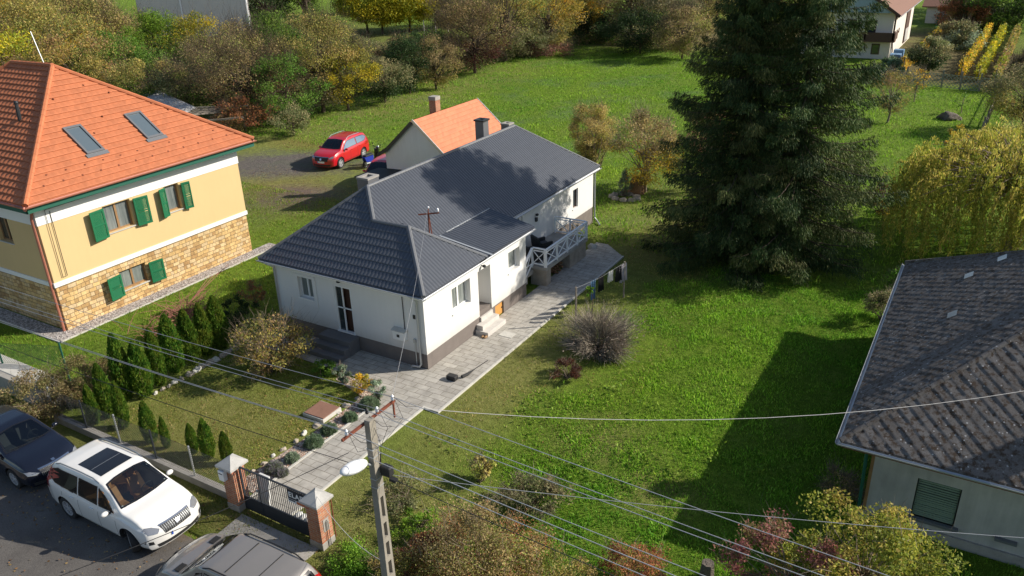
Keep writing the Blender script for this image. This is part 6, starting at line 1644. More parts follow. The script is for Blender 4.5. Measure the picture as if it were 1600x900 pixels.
# ---- thuja hedge: four meshes, copied
def thuja_mesh(seed, H=1.9, R=.42):
    rng = np.random.default_rng(seed); n = 5200
    t = rng.random(n) ** .85; a = rng.random(n) * 2 * PI
    prof = np.sin(np.clip(t * .93 + .06, 0, 1) ** .78 * PI) ** .68 * 1.05
    lob = 1 + .08 * np.sin(a * 5 + t * 14 + seed) + .06 * np.sin(a * 9 - t * 21)
    rr = R * prof * lob * rng.uniform(.62, 1.06, n)
    P = np.stack([np.cos(a) * rr, np.sin(a) * rr, .04 + t * H * .97], 1)
    D = np.stack([np.cos(a) * .5, np.sin(a) * .5, np.ones(n) * 1.1], 1)
    v, f = leaf_quads(P, .085, rng, .55, direc=D, jit=.3)
    ids = (np.floor(a / (2 * PI) * 7) + 7 * np.floor(t * 9)).astype(int)
    cols = leaf_cols(n, PAL['thuja'], ids, rng, .2)
    me = bpy.data.meshes.new('foliage'); quick_mesh(me, v, f, cols); me.materials.append(M['leaf'])
    T = Tubes(); T.add([(0, 0, 0), (0, 0, H * .8)], .035, .01, 5); tm = bpy.data.meshes.new('stem'); quick_mesh(tm, np.vstack(T.V), np.vstack(T.F)); tm.materials.append(M['bark'])
    return me, tm
TM = [thuja_mesh(i) for i in range(4)]
rng0 = np.random.default_rng(4)
tl_ = [(347, 545, 1.55, 'slim thuja at the far end of the row next to the yellow-leaved shrub'), (325, 556, 1.5, 'second thuja from the far end of the row'), (302, 568, 1.45, 'third thuja from the far end of the row'), (276, 582, 1.55, 'thuja just right of the reddish climbing stems'),
       (252, 602, 1.45, 'thuja at the middle of the row below the reddish stems'), (228, 620, 1.5, 'broad thuja at the middle of the row beside the stone border'), (200, 624, 1.55, 'tall broad thuja left of the middle of the row'), (172, 652, 1.3, 'thuja directly behind the fence at the street end of the row'),
       (196, 668, 1.05, 'short thuja in front of the row by the fence post'), (150, 662, 1.0, 'leaning yellowish thuja closest to the cotoneaster bush'), (238, 692, 1.0, 'lone short thuja behind the middle of the fence'), (262, 700, .7, 'smallest thuja, low by the fence between lone ones'), (304, 708, .75, 'left thuja of the small group near the letterbox pillar'), (328, 716, .95, 'middle and tallest thuja of the small group near the letterbox pillar'), (357, 724, .75, 'thuja right behind the letterbox pillar')]
for i, (a, b, s, lab) in enumerate(tl_):
    x, y = at(a, b); r = thing('thuja', (x, y, 0), lab, 'shrub', 'thujas inside the garden fence')
    for j in (0, 1):
        o = bpy.data.objects.new(('foliage', 'stem')[j], TM[i % 4][j]); COL.objects.link(o); o.parent = r
    r.rotation_euler.z = rng0.random() * 6; k = 1.28 * s / 1.5; r.scale = (k * rng0.uniform(.52, .70), k * rng0.uniform(.52, .70), k * rng0.uniform(.95, 1.1))

# ---- front garden shrubs
def shrub(label, p, H, R, palette, nl, ls, seed, nclump=22, twigs=0, name='garden_shrub', group=None, **kw):
    return tree(name, label, 'shrub', p, H, R, palette, nl, ls, nclump, twigs, group, False, kw.pop('low', .05), seed=seed, **kw)
shrub('loose shrub with yellow brown autumn leaves in front of the white house wall', at(425, 580), 2.3, 1.85, 'magnolia', 4600, .10, 21, 44, 1800, name='yellow_leaved_shrub', clr=.26)
shrub('grey green small-leaved bush between thuja row and ochre house lawn', at(135, 622), 1.7, 1.35, 'berberis', 14000, .055, 22, 50, 250)
shrub('straggly bush with bare stems overhanging the wall behind the dark car', at(72, 652), 1.9, 1.3, 'berberis', 6500, .07, 23, 34, 500, name='straggly_bush')
shrub('yellowish branch tip at the left picture edge', at(-12, 545), 1.6, .5, 'yellowgreen', 700, .08, 24, 8, 60)
shrub('dark green low bush behind the yellow one at the house terrace', at(505, 590), .8, .55, 'green', 1500, .07, 25, 14)
shrub('pale silver green bushy herb on the terrace edge', at(537, 600), .85, .42, 'sage', 1700, .075, 26, 14, 500, crownshape='vase')
shrub('bright yellow spiraea bush on the terrace edge', at(566, 612), .8, .5, 'yellow', 1900, .06, 27, 16, 200)
shrub('grey green spiky bush right of the yellow one', at(592, 622), .75, .42, 'sage', 1500, .07, 28, 14, 300, crownshape='vase')
LAVG = 'round grey green cushions beside the gravel bed'
for i, (a, b, s, lab, pl_) in enumerate(((577, 639, .42, 'largest round grey green cushion, beside the yellow bush', 'bluish'), (547, 659, .30, 'round cushion just right of the rusty shaft cover', 'bluish'), (515, 678, .33, 'round cushion just below the rusty shaft cover', 'bluish'),
        (491, 698, .38, 'round cushion halfway along the gravel bed', 'bluish'), (457, 722, .27, 'small cushion with grey stones around it', 'sage'), (428, 738, .33, 'open woody lavender cushion nearest the gate', 'lavender'), (440, 745, .25, 'low lavender tuft by the gate', 'lavender'))):
    x_, y_ = at(a, b - 3); r = thing('cushion_shrub', (x_, y_, 0), lab, 'shrub', LAVG); rng = np.random.default_rng(30 + i); n = 5200; Rr = s * .9
    d = rng.normal(size=(n, 3)); d[:, 2] = np.abs(d[:, 2]); d /= np.linalg.norm(d, axis=1)[:, None]
    bump_ = 1 + .10 * np.sin(d[:, 0] * 7 + i) * np.sin(d[:, 1] * 8) + .05 * rng.normal(size=n); P = d * (Rr * bump_ * rng.uniform(.72, 1.0, n))[:, None] * np.array([1, 1, .95]) + np.array([0, 0, .03])
    v, f = leaf_quads(P, .055, rng, .3, direc=d, jit=.45); foliage_obj('foliage', [(v, f, leaf_cols(n, PAL[pl_], (d[:, 0] * 4 + 4).astype(int) * 9 + (d[:, 1] * 4 + 4).astype(int), rng, .12))], M['leaf'], r)
    T = Tubes()
    for k in range(9): T.add([(0, 0, 0), (math.cos(k * .7) * Rr * .6, math.sin(k * .7) * Rr * .6, Rr * .5)], .012, .004, 4)
    T.build('stems', M['twig'], r)
# reddish climbing stems
r = thing('climbing_rose', (*at(290, 520), 0), 'tangle of bare reddish stems leaning over the thuja row', 'shrub')
rng = np.random.default_rng(9); T = Tubes()
for i in range(170):
    a = np.array([rng.normal() * .25, rng.normal() * .8, rng.uniform(.4, 1.0)]); T.add(bend(a, a + np.array([rng.normal() * .3, rng.normal() * .9, rng.uniform(.2, .9)]), rng, .25, 5), .014, .004, 4)
for k in range(3): T.add([(0, 0, 0), (.1, .5, 1.3), (.0, 1.6 + k * .3, 1.9), (-.1, 2.9, 1.9 + .1 * k)], .03, .01, 4)
T.build('stems', mat('reddish_twigs', (.30, .13, .09), .9, var=.3), r)
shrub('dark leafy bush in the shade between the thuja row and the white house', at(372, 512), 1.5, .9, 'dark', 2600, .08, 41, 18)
shrub('rusty brown shrub behind the far end of the thuja row', at(400, 478), 1.3, .7, 'rusty', 900, .07, 42, 14, 500)

# ---- the lawn side
rb = shrub('dry leafless grey brown shrub with fine sweeping twigs on the lawn by the path', at(936, 548), 1.9, 2.15, 'twiggrey', 900, .07, 50, 60, 0, name='bare_shrub', tw='twig')
rng = np.random.default_rng(51); n = 7000
a = rng.random(n) * 2 * PI; el = rng.uniform(-.05, 1.15, n); L = rng.uniform(.5, 2.25, n)
br = rng.integers(0, 34, n); ba = rng.random(34) * 2 * PI; be = rng.uniform(.05, 1.35, 34); bl = rng.uniform(.7, 1.35, 34)[br][:, None]
az = ba[br] + rng.normal(size=n) * .16; e2 = be[br] + rng.normal(size=n) * .13
f_ = rng.uniform(.25, .8, n)
d = np.stack([np.cos(az) * np.cos(e2), np.sin(az) * np.cos(e2), np.sin(e2) * .95], 1)
base = d * (f_ * 1.65)[:, None] * np.array([1, 1, .85]) + np.array([0, 0, .15]); tip = base + (d + rng.normal(size=(n, 3)) * .32 + np.array([0, 0, .05])) * rng.uniform(.25, .7, n)[:, None]
kx = np.array([.95, -.05, 0]); sw = (1 + .35 * np.sin(az * 1.0 - .4))[:, None] * np.array([1, 1, .92]); base *= sw * bl; tip *= sw * bl; tip += np.array([.12, -.1, -.05]) * (np.linalg.norm(tip, axis=1)[:, None] ** 1.2) * .35
vv, ff2 = twig_strips(base, tip, rng, .007); me = bpy.data.meshes.new('twigs'); quick_mesh(me, vv, ff2); link_mesh('twigs', me, M['twig'], rb)
shrub('tufts of green leaves growing inside the dry shrub', at(922, 500), 1.7, .35, 'bright', 350, .09, 52, 6)
shrub('low dark red barberry on the lawn in front of the dry shrub', at(886, 590), .62, .72, 'darkred', 3000, .05, 53, 22, 400, name='dark_red_shrub')
shrub('grey plumed grass tuft on the lawn edge beside the brown thicket', at(752, 752), .9, .55, 'tan', 1200, .10, 54, 12, 900, name='grass_tuft', crownshape='vase')
shrub('wide grey green perennial clump above the brown thicket', at(828, 790), .9, 1.15, 'dull', 3400, .08, 55, 26, 700, name='perennial_clump')
shrub('low grey green herb clump right of the pole', at(632, 782), .55, .95, 'dull', 3800, .055, 56, 24, 300, name='herb_clump')
TH = 'brown autumn shrubs of the foreground thicket'
for i, (a, b, H_, R_, pl_, lab) in enumerate(((676, 905, 1.1, .75, 'rusty', 'reddish shrub at the left of the foreground thicket'), (750, 925, 1.9, 1.6, 'brown', 'big rounded rust brown shrub in the middle of the foreground thicket'), (862, 955, 1.3, .95, 'olive', 'olive brown shrub at the right of the foreground thicket'), (985, 930, 1.1, .9, 'rusty', 'low rusty shrub at the bottom edge, apart from the thicket'), (640, 935, 1.2, .8, 'olive', 'low olive shrub right of the pole at the bottom edge'))):
    shrub(lab, at(a, b), H_ * 1.22, R_ * 1.22, pl_, 26000 if i == 1 else 9000, .055, 60 + i, 90 if i == 1 else 50, 500, name='autumn_shrub', group=TH, clr=.26, second=('rusty', .55) if i == 1 else None)
shrub('bright green nettle patch left of the pole at the bottom edge', at(560, 890), .5, .9, 'bright', 4200, .06, 68, 26, name='nettle_patch')
shrub('bright green weeds right behind the pole', at(655, 830), .45, .8, 'bright', 3600, .06, 69, 24, name='weed_patch')
tree('fruit_tree', 'young tree with lit yellow green leaves in front of the slate roofed house', 'tree', at(1335, 985), 3.4, 2.1, 'lit', 17000, .085, 70, 300, seed=70, low=.18, mt='palebark', clr=.22)
tree('fruit_tree', 'pinkish red leaved small tree left of the yellow green one', 'tree', at(1222, 985), 3.2, 1.6, 'pinkish', 9500, .075, 50, 700, seed=71, low=.15, mt='palebark', clr=.22)
T = None
bm = NB(); q = gp(1104, 905); tube(bm, [(q.x, q.y, 0), (q.x, q.y, .55)], [.2, .16], 8); tag(centre(obj('tree_stump', bm, M['rock'])), 'dark weathered stump at the bottom edge under the wires', 'stump')
shrub('dark bush against the corner of the slate roofed house', at(1378, 500), 1.5, .9, 'dull', 2600, .08, 72, 24, 500)
shrub('green bush beside the far gutter end of the slate roofed house', at(1405, 462), 1.6, .6, 'green', 1200, .09, 73, 16, 200)
shrub('dry brown stalks in the shade of the slate roofed house', at(1310, 770), .8, .8, 'brown', 500, .07, 74, 12, 900)

# ---- willow
r = thing('weeping_willow', (2.0, 44.0, 0), 'large weeping willow with yellow green hanging strands at the right edge', 'tree')
rng = np.random.default_rng(80); T = Tubes(); T.add([(0, 0, -.1), (.1, 0, 1.5), (0, .1, 3.2)], .4, .25, 9)
PV, ID = [], []
for i in range(820):
    a = rng.random() * 2 * PI; rr = 5.6 * math.sqrt(rng.random()) * rng.uniform(.85, 1.05); top = 5.6 * math.sqrt(max(.05, 1 - (rr / 6.6) ** 2)) + rng.normal() * .35
    st = np.array([0, 0, 2.6]); tp = np.array([math.cos(a) * rr, math.sin(a) * rr, top])
    if i % 3 == 0: T.add(bend(st, tp, rng, .1, 6, .12), .06, .012, 4)
    n = rng.integers(38, 80); Ls = min(top - .3, rng.uniform(1.2, 4.6)); t = np.linspace(0, 1, n)
    o = .55 * np.sin(np.minimum(t * 3, 1) * PI / 2); P = np.stack([tp[0] + math.cos(a) * o + .12 * np.sin(t * 5 + i), tp[1] + math.sin(a) * o + .1 * np.cos(t * 4 + i), tp[2] + .25 * np.sin(np.minimum(t * 4, 1) * PI) - Ls * t ** 1.25], 1)
    for k in range(2): PV.append(P + rng.normal(size=P.shape) * .055); ID.append(np.full(n, i))
PV, ID = np.vstack(PV), np.concatenate(ID); D = np.tile([[0, 0, -1.0]], (len(PV), 1))
v, f = leaf_quads(PV, .17, rng, .24, direc=D, jit=.4); foliage_obj('strands', [(v, f, leaf_cols(len(PV), PAL['willow'], ID, rng, .3))], M['leaf'], r); T.build('trunk', M['palebark'], r)
shrub('dark brown bush with yellow leaves at its foot between spruce and willow', at(1382, 335), 1.7, 1.3, 'darkred', 2000, .12, 82, 22, 900, second=('yellow', .25))

# ---- behind the white house
shrub('pale straw coloured feathery bush behind the white house', at(922, 268), 4.7, 2.3, 'tan', 11000, .12, 90, 80, 2500, name='straw_bush', crownshape='vase', clr=.22)
tree('autumn_tree', 'red brown and yellow autumn tree between straw bush and spruces', 'tree', at(1008, 300), 5.2, 2.6, 'brown', 5200, .17, 60, 2500, seed=91, second=('yellow', .45), low=.1, mt='palebark')
tree('autumn_tree', 'small pinkish brown tree half hidden behind the left spruce', 'tree', (-14.2, 47.5), 5.6, 1.7, 'pinkish', 2800, .15, 40, 1500, seed=92, mt='palebark')
shrub('tiny young conifer in a ring of stones behind the white house', at(976, 306), 1.7, .6, 'sage', 1600, .08, 93, 26, 500, name='young_conifer', crownshape='cone')
for i in range(9):
    a = i * .7; q = at(976, 309); lump('garden_stone', ORD[i] + ' stone of the ring around the tiny young conifer, clockwise from the right', 'stone', (q[0] + math.cos(a) * .8, q[1] + math.sin(a) * .6, 0), (.25, .2, .2), M['stone'], i + 30, 'stones around the young conifer')
lump('brown_heap', 'rust brown heap beside the tiny young conifer', 'heap', (*at(994, 302), 0), (.55, .5, 1.1), M['log'], 44)

# ---- the hedgerow and wood beyond the meadow: each crown a tree
HG = 'trees and bushes of the hedgerow beyond the meadow'
hz = [  # px, py of the base, height, radius, palette, leaves, size, clumps, twigs, label, second, shape
 (-40, 180, 9, 7, 'yellowgreen', 9000, .34, 70, 500, 'large yellow green tree behind the ochre roof at the left edge', ('olive', .5), 'dome'),
 (70, 150, 10, 7.5, 'olive', 10000, .32, 80, 900, 'big olive tree with yellow patches above the ochre roof ridge', ('yellow', .5), 'dome'),
 (130, 172, 8, 5.5, 'magnolia', 7000, .28, 60, 900, 'orange tinged tree just right of the ochre roof ridge', None, 'dome'),
 (150, 112, 10, 6.0, 'brown', 7000, .30, 70, 2600, 'thin brown half bare tree at the top left', ('olive', .5), 'dome'),
 (190, 158, 7.0, 4.8, 'green', 7500, .28, 60, 200, 'green bushy tree left of the gnarled one', ('olive', .3), 'dome'),
 (255, 120, 7.5, 5.2, 'bright', 8500, .28, 60, 300, 'fresh green tree in front of the grey rendered house', ('dark', .3), 'dome'),
 (325, 120, 7.2, 5.6, 'yellowgreen', 7500, .28, 60, 900, 'yellow green tree in front of the right corner of the grey rendered house', ('green', .6), 'dome'),
 (268, 166, 4.5, 3.4, 'dull', 1700, .24, 30, 1600, 'gnarled dark small tree beside the corrugated shed', None, 'vase'),
 (345, 182, 7.5, 4.2, 'brown', 5200, .22, 60, 3600, 'brown half bare tree right of the corrugated shed', ('green', .35), 'dome'),
 (300, 182, 5.2, 3.2, 'dull', 3800, .22, 40, 1800, 'dull green bush behind the rafters of the shed', None, 'dome'),
 (400, 192, 8.6, 4.3, 'brown', 6000, .20, 70, 4200, 'tall brown tree at the left of the meadow edge', ('rusty', .3), 'dome'),
 (452, 194, 6.4, 3.4, 'green', 5200, .19, 60, 2600, 'grey green tree behind the bramble at the meadow edge', ('green', .5), 'dome'),
 (385, 205, 3.0, 2.6, 'rusty', 3000, .17, 40, 1600, 'red brown bramble at the foot of the tall brown tree', None, 'dome'),
 (460, 212, 2.6, 2.0, 'dull', 3000, .15, 30, 300, 'pale green low bush at the very edge of the meadow', None, 'dome'),
 (505, 176, 9.2, 4.6, 'olive', 8500, .21, 80, 3800, 'tall olive tree left of the dark evergreen bushes', ('dull', .35), 'dome'),
 (545, 172, 6.2, 3.2, 'yellowgreen', 4800, .19, 50, 2200, 'olive bush right against the tall olive tree', None, 'dome'),
 (602, 160, 4.4, 3.1, 'dull', 5600, .20, 60, 300, 'rounded grey green holly bush at the meadow edge', ('dark', .5), 'dome'),
 (640, 146, 6.4, 3.4, 'dark', 6500, .20, 60, 200, 'dark green juniper rising behind the holly bush', None, 'vase'),
 (682, 140, 5.4, 3.2, 'brown', 5200, .20, 60, 2600, 'brown rounded bush right of the dark juniper', ('olive', .3), 'dome'),
 (742, 114, 9.0, 5.0, 'brown', 7500, .23, 70, 5000, 'big reddish brown bush left of the golden trees', ('darkred', .35), 'dome'),
 (790, 96, 11.5, 5.6, 'olive', 9000, .26, 80, 2600, 'tall olive yellow tree at the corner of the meadow', ('dull', .35), 'dome'),
 (855, 84, 9.5, 4.6, 'yellow', 7500, .26, 70, 1500, 'golden tree at the top corner of the meadow', ('olive', .5), 'dome'),
 (828, 90, 4.5, 3.4, 'dull', 4200, .22, 40, 600, 'pale grey green bush at the foot of the golden tree', None, 'dome'),
 (930, 66, 4.2, 4.2, 'dark', 5200, .26, 50, 200, 'low spreading dark evergreen at the top of the meadow', None, 'dome'),
 (985, 62, 12, 7.5, 'olive', 9500, .30, 80, 2500, 'wide olive tree behind the top of the meadow', ('brown', .5), 'dome'),
 (1000, 84, 5.4, 5.0, 'dark', 6500, .26, 60, 300, 'dark shaded thicket at the top right of the meadow', None, 'dome'),
 (1065, 92, 6.2, 4.0, 'brown', 5200, .26, 60, 2600, 'pinkish brown bush at the right end of the meadow', None, 'dome'),
 (1080, 66, 12, 6, 'brown', 7000, .30, 70, 2600, 'pale brown tall tree just left of the spruce tops', ('olive', .4), 'dome'),
 (1290, 62, 8, 5, 'olive', 5200, .30, 50, 900, 'olive tree showing through the boughs of the right spruce', None, 'dome'),
]
hz += [
 (430, 128, 7.5, 5.0, 'green', 6500, .26, 60, 1800, 'second olive crown behind the tall brown meadow-edge tree', ('green', .4), 'dome'),
 (372, 132, 6.8, 5.0, 'brown', 5500, .26, 60, 2200, 'brown crown in front of the blue grey conifer', None, 'dome'),
 (480, 108, 6.5, 5.0, 'olive', 6500, .28, 60, 1500, 'olive crown below the left end of the golden row', None, 'dome'),
 (550, 112, 4.2, 3.8, 'dull', 5200, .26, 50, 1200, 'grey green crown between juniper and golden row', None, 'dome'),
 (615, 96, 2.8, 4.0, 'brown', 4200, .26, 50, 1500, 'low brown crown below the middle of the golden row', None, 'dome'),
 (690, 96, 3.8, 4.0, 'green', 5200, .26, 50, 1500, 'olive crown left of the big reddish bush', None, 'dome'),
 (745, 74, 10, 6.0, 'brown', 6500, .30, 60, 2500, 'brown crown behind the big reddish bush', None, 'dome'),
 (235, 176, 5.5, 4.2, 'olive', 5500, .24, 50, 900, 'olive bush directly above the corrugated shed', ('green', .5), 'dome'),
 (95, 120, 11, 7.5, 'olive', 7500, .32, 70, 900, 'olive crown behind the lightning rod', ('yellow', .4), 'dome'),
 (15, 130, 11, 7.5, 'yellow', 7500, .32, 70, 900, 'golden olive crown above the left end of the ochre roof', ('olive', .5), 'dome'),
 (205, 100, 7.5, 5.5, 'brown', 6500, .30, 60, 2200, 'brown crown left of the grey rendered house', None, 'dome'),
 (905, 64, 9.5, 4.4, 'yellow', 5500, .28, 60, 1200, 'olive crown between golden tree and wide olive tree', None, 'dome'),
 (1045, 78, 8.5, 4.5, 'dull', 5200, .28, 60, 1200, 'dull green crown behind the dark thicket', None, 'dome'),
]
for i, (a, b, H_, R_, pl_, nl_, ls_, nc_, tw_, lab, sec, shp) in enumerate(hz):
    R_ *= 1.1
    tree('hedgerow_tree', lab, 'tree' if H_ > 5.5 else 'bush', at(a, b), H_, R_, pl_, nl_, ls_, nc_, tw_, HG, True, .06, seed=200 + i, second=sec, crownshape=shp, mt='bark', clr=.26)
YG = 'row of golden yellow trees at the top of the picture'
for i, (a, b, lab) in enumerate(((575, 52, 'leftmost golden tree of the row, with a bare trunk'), (598, 53, 'golden tree second from the left in the row'), (640, 50, 'golden tree third from the left in the row'), (682, 46, 'rightmost golden tree of the row'))):
    tree('golden_tree', lab, 'tree', at(a, b), 9.5, 6.8 if i else 5.5, 'yellowgreen', 9500, .36, 70, 0, YG, True, .14, seed=300 + i, crownshape='dome', clr=.26)
BG = 'trees in the far background at the top'
far = [(420, 50, 12, 5, 'dark', 'dark green tree left of the golden row'), (395, 40, 14, 4.5, 'bluish', 'blue grey conifer at the top left'), (480, 44, 14, 6, 'green', 'green tree at the top between conifer and golden row'), (920, 30, 11, 2.6, 'dark', 'narrow dark conifer above the meadow corner'),
       (880, 34, 12, 6, 'brown', 'brown tree far behind the meadow corner'), (760, 40, 14, 8, 'olive', 'olive tree far behind the golden row end'), (1120, 30, 14, 7, 'brown', 'brown crown behind the spruce tops'), (1190, 34, 12, 6, 'olive', 'olive crown behind the spruce tops'), (60, 60, 14, 9, 'olive', 'olive tree at the very top left'), (-60, 80, 14, 9, 'yellow', 'golden tree at the very top left corner'),
       (540, 22, 14, 7, 'olive', 'olive crown above the golden row left end'), (1010, 20, 12, 8, 'green', 'green crown at the top behind the wide olive tree'), (700, 14, 15, 9, 'green', 'green crown at the top above the golden row')]
for i, (a, b, H_, R_, pl_, lab) in enumerate(far): tree('background_tree', lab, 'tree', at(a, b), H_, R_, pl_, 5200, .45, 50, 500, BG, True, .05, seed=330 + i, clr=.28, crownshape='cone' if 'conifer' in lab else 'dome')
# top right
RG = 'trees beyond the vineyard at the top right'
rt = [(1535, 48, 8, 6.0, 'green', 8500, .34, 'large dark green tree beyond the vine rows', ('dark', .5)), (1590, 44, 9, 7.0, 'bright', 7500, .36, 'green tree at the top right corner', ('green', .5)), (1500, 50, 4.5, 3.4, 'rusty', 5200, .32, 'orange brown tree between house and green trees', None),
      (1510, 26, 9, 6, 'olive', 6000, .42, 'olive tree behind the orange brown one', None), (1560, 14, 10, 9, 'yellowgreen', 6500, .5, 'yellow green tree at the very top right', None), (1560, 52, 3.0, 2.6, 'green', 2500, .26, 'low green tree at the foot of the large dark green one', None)]
for i, (a, b, H_, R_, pl_, nl_, ls_, lab, sec) in enumerate(rt): tree('garden_tree', lab, 'tree', at(a, b), H_, R_, pl_, nl_, ls_, 60, 700, RG, True, .05, seed=360 + i, second=sec, clr=.28)
tree('olive_shrub_tree', 'round grey green tree with a short trunk at the vineyard fence', 'tree', at(1447, 124), 4.3, 2.2, 'dull', 5000, .22, 70, 900, seed=370, second=('dark', .4), low=.22)
tree('garden_tree', 'grey olive round tree behind the first, at the top of the yellow vine row', 'tree', at(1492, 76), 3.4, 2.6, 'dull', 3500, .26, 60, 700, seed=371, low=.15)
shrub('small round sage bush between the vine rows', at(1503, 77), 2.2, 2.6, 'sage', 3800, .20, 372, 30)
tree('young_tree', 'slim young tree with sparse yellow leaves on the far lawn', 'tree', at(1386, 192), 4.3, 1.9, 'magnolia', 1700, .15, 40, 1500, seed=373, low=.15, mt='palebark')
tree('young_tree', 'tiny sapling with few yellow leaves on the far lawn', 'tree', at(1428, 160), 3.0, 1.4, 'yellow', 350, .16, 18, 420, seed=374, low=.3, mt='palebark')
tree('young_tree', 'little green sapling behind the stone heap', 'tree', at(1501, 178), 1.9, .7, 'green', 200, .12, 10, 60, seed=375, low=.3, mt='palebark')
shrub('pale blue grey bush at the foot of the far white house', at(1390, 120), 2.0, 1.4, 'bluish', 4200, .20, 376, 30, 600)
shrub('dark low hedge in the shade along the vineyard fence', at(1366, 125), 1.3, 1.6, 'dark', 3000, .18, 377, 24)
tree('garden_tree', 'brown twiggy tree at the right end of the vine rows', 'tree', at(1592, 138), 3.6, 1.7, 'brown', 900, .20, 50, 4200, seed=378)
tree('garden_tree', 'dark green and orange tree at the right edge above the willow', 'tree', at(1596, 205), 5.0, 3.4, 'dull', 7000, .18, 60, 900, seed=379, second=('olive', .5))
shrub('silvery bush with pale plumes at the right edge just above the willow', at(1588, 245), 2.4, 2.2, 'tan', 4200, .14, 380, 30, 600)
shrub('yellow leaved spindly bush at the top of the willow', at(1490, 250), 2.6, .9, 'yellow', 900, .13, 381, 16, 500)
shrub('dry tan undergrowth at the foot of the hedgerow beside the shed', at(345, 208), 1.2, 2.6, 'tan', 3200, .12, 382, 40, 2600, name='dry_undergrowth')
shrub('brown dead bracken at the hedgerow foot near the golden tree', at(852, 86), 1.6, 4.0, 'pinkish', 3000, .20, 383, 40, 2000, name='dry_undergrowth')
# hedgerow floor
rng = np.random.default_rng(390); n = 60000
A_s = [(-110, 60), (-75, 54), (-60, 50), (-56, 60), (-54, 72), (-54, 90), (-50, 106), (-36, 106)]
t = rng.random(n) * (len(A_s) - 1); k = np.minimum(t.astype(int), len(A_s) - 2); f_ = t - k; AS = np.array(A_s, float)
P2 = AS[k] * (1 - f_)[:, None] + AS[k + 1] * f_[:, None]; P2[:, 0] -= np.abs(rng.normal(size=n)) * 7; P2[:, 1] += np.abs(rng.normal(size=n)) * 6
P = np.column_stack([P2, rng.random(n) ** 2 * 1.3 + .05]); v, f = leaf_quads(P, .26, rng)
ug = foliage_obj('undergrowth', [(v, f, leaf_cols(n, np.vstack([PAL['dull'], PAL['brown'], PAL['green']]), rng.integers(0, 900, n), rng, .3))], M['leaf'], None); tag(ug, 'tangled low undergrowth along the foot of the hedgerow', 'undergrowth', kind='stuff')

# ---- vine rows
VG = 'vine rows at the top right'
for i, ((a, b), (c, d), pl_, lab) in enumerate((((1410, 116), (1478, 52), 'yellow', 'yellow vine row leading up beside the far white house'), ((1500, 124), (1543, 58), 'yellow', 'leftmost yellow vine row of the three on bare soil'), ((1527, 129), (1566, 56), 'yellowgreen', 'middle greener vine row of the three on bare soil'), ((1552, 138), (1589, 56), 'magnolia', 'rightmost sparse vine row of the three on bare soil'))):
    p0, p1 = gp(a, b), gp(c, d); L = (p1 - p0).length; r = thing('vine_row', (p0.x, p0.y, 0), lab, 'vine row', VG)
    rng = np.random.default_rng(400 + i); n = int(L * 170); t = rng.random(n); dd = np.array((p1 - p0)[:2])
    lump_ = .8 + .3 * np.sin(t * L * 2.2 + i)
    P = np.column_stack([t[:, None] * dd + rng.normal(size=(n, 2)) * .17, .3 + rng.random(n) * 1.45 * lump_]); v, f = leaf_quads(P, .25, rng)
    cols = leaf_cols(n, np.vstack([PAL[pl_], PAL['yellowgreen'][2:3]]), (t * L * 1.5).astype(int), rng, .25); foliage_obj('leaves', [(v, f, cols)], M['leaf'], r)
    T = Tubes()
    for s_ in np.arange(0, 1.001, 4.5 / L): T = Tubes(); T.add([(dd[0] * s_, dd[1] * s_, 0), (dd[0] * s_, dd[1] * s_, 1.8)], .06, .05, 5); T.build('post', M['greywood'], r)


# ---- grass as real blades
def grass(name, label, areas, seed, mt='grassblade'):
    """areas: (polygon-ish sampler, n, height, palette)"""
    rng = np.random.default_rng(seed); VV, FF, KK, o = [], [], [], 0
    for fn, n, h, cols, rej in areas:
        P = fn(rng, n)
        keep = np.ones(len(P), bool)
        for (x0, x1, y0, y1) in rej: keep &= ~((P[:, 0] > x0) & (P[:, 0] < x1) & (P[:, 1] > y0) & (P[:, 1] < y1))
        P = P[keep]; n = len(P)
        cl = np.sin(P[:, 0] * 1.9 + np.sin(P[:, 1] * 1.3) * 2) * np.sin(P[:, 1] * 1.6 + np.sin(P[:, 0] * 1.1) * 2)
        hh = h * (1 + .35 * cl) * rng.uniform(.5, 1.4, n)
        a = rng.random(n) * 2 * PI; w_ = hh * .13; lean = rng.normal(size=(n, 2)) * (hh * .45)[:, None]
        B = np.column_stack([P, np.zeros(n)]); wx_ = np.column_stack([np.cos(a) * w_, np.sin(a) * w_, np.zeros(n)])
        M_ = B + np.column_stack([lean * .35, hh * .6]); Tp = B + np.column_stack([lean, hh])
        V = np.stack([B - wx_, B + wx_, M_ + wx_ * .8, M_ - wx_ * .8, Tp], 1).reshape(-1, 3)
        i = np.arange(n) * 5
        F = np.concatenate([np.stack([i, i + 1, i + 2, i + 3], 1), np.stack([i + 3, i + 2, i + 4, i + 4], 1)])
        F = np.concatenate([np.stack([i, i + 1, i + 2], 1), np.stack([i, i + 2, i + 3], 1), np.stack([i + 3, i + 2, i + 4], 1)])
        lo_ = np.sin(P[:, 0] * .31 + 2 * np.sin(P[:, 1] * .17)) + np.sin(P[:, 1] * .37 + 1.7 * np.sin(P[:, 0] * .23) + 1) + .6 * np.sin(P[:, 0] * .9 + P[:, 1] * .7)
        c = cols[rng.integers(0, len(cols), n)] * (rng.uniform(.55, 1.45, n) * (1 + .18 * cl))[:, None] * (1 + lo_[:, None] * np.array([.13, .06, .08]))
        VV.append(V); FF.append(F + o); KK.append(np.repeat(c, 5, 0)); o += len(V)
    me = bpy.data.meshes.new(name); quick_mesh(me, np.vstack(VV), np.vstack(FF), np.vstack(KK)); ob_ = link_mesh(name, me, M[mt], None)
    return tag(ob_, label, 'grass', kind='stuff')
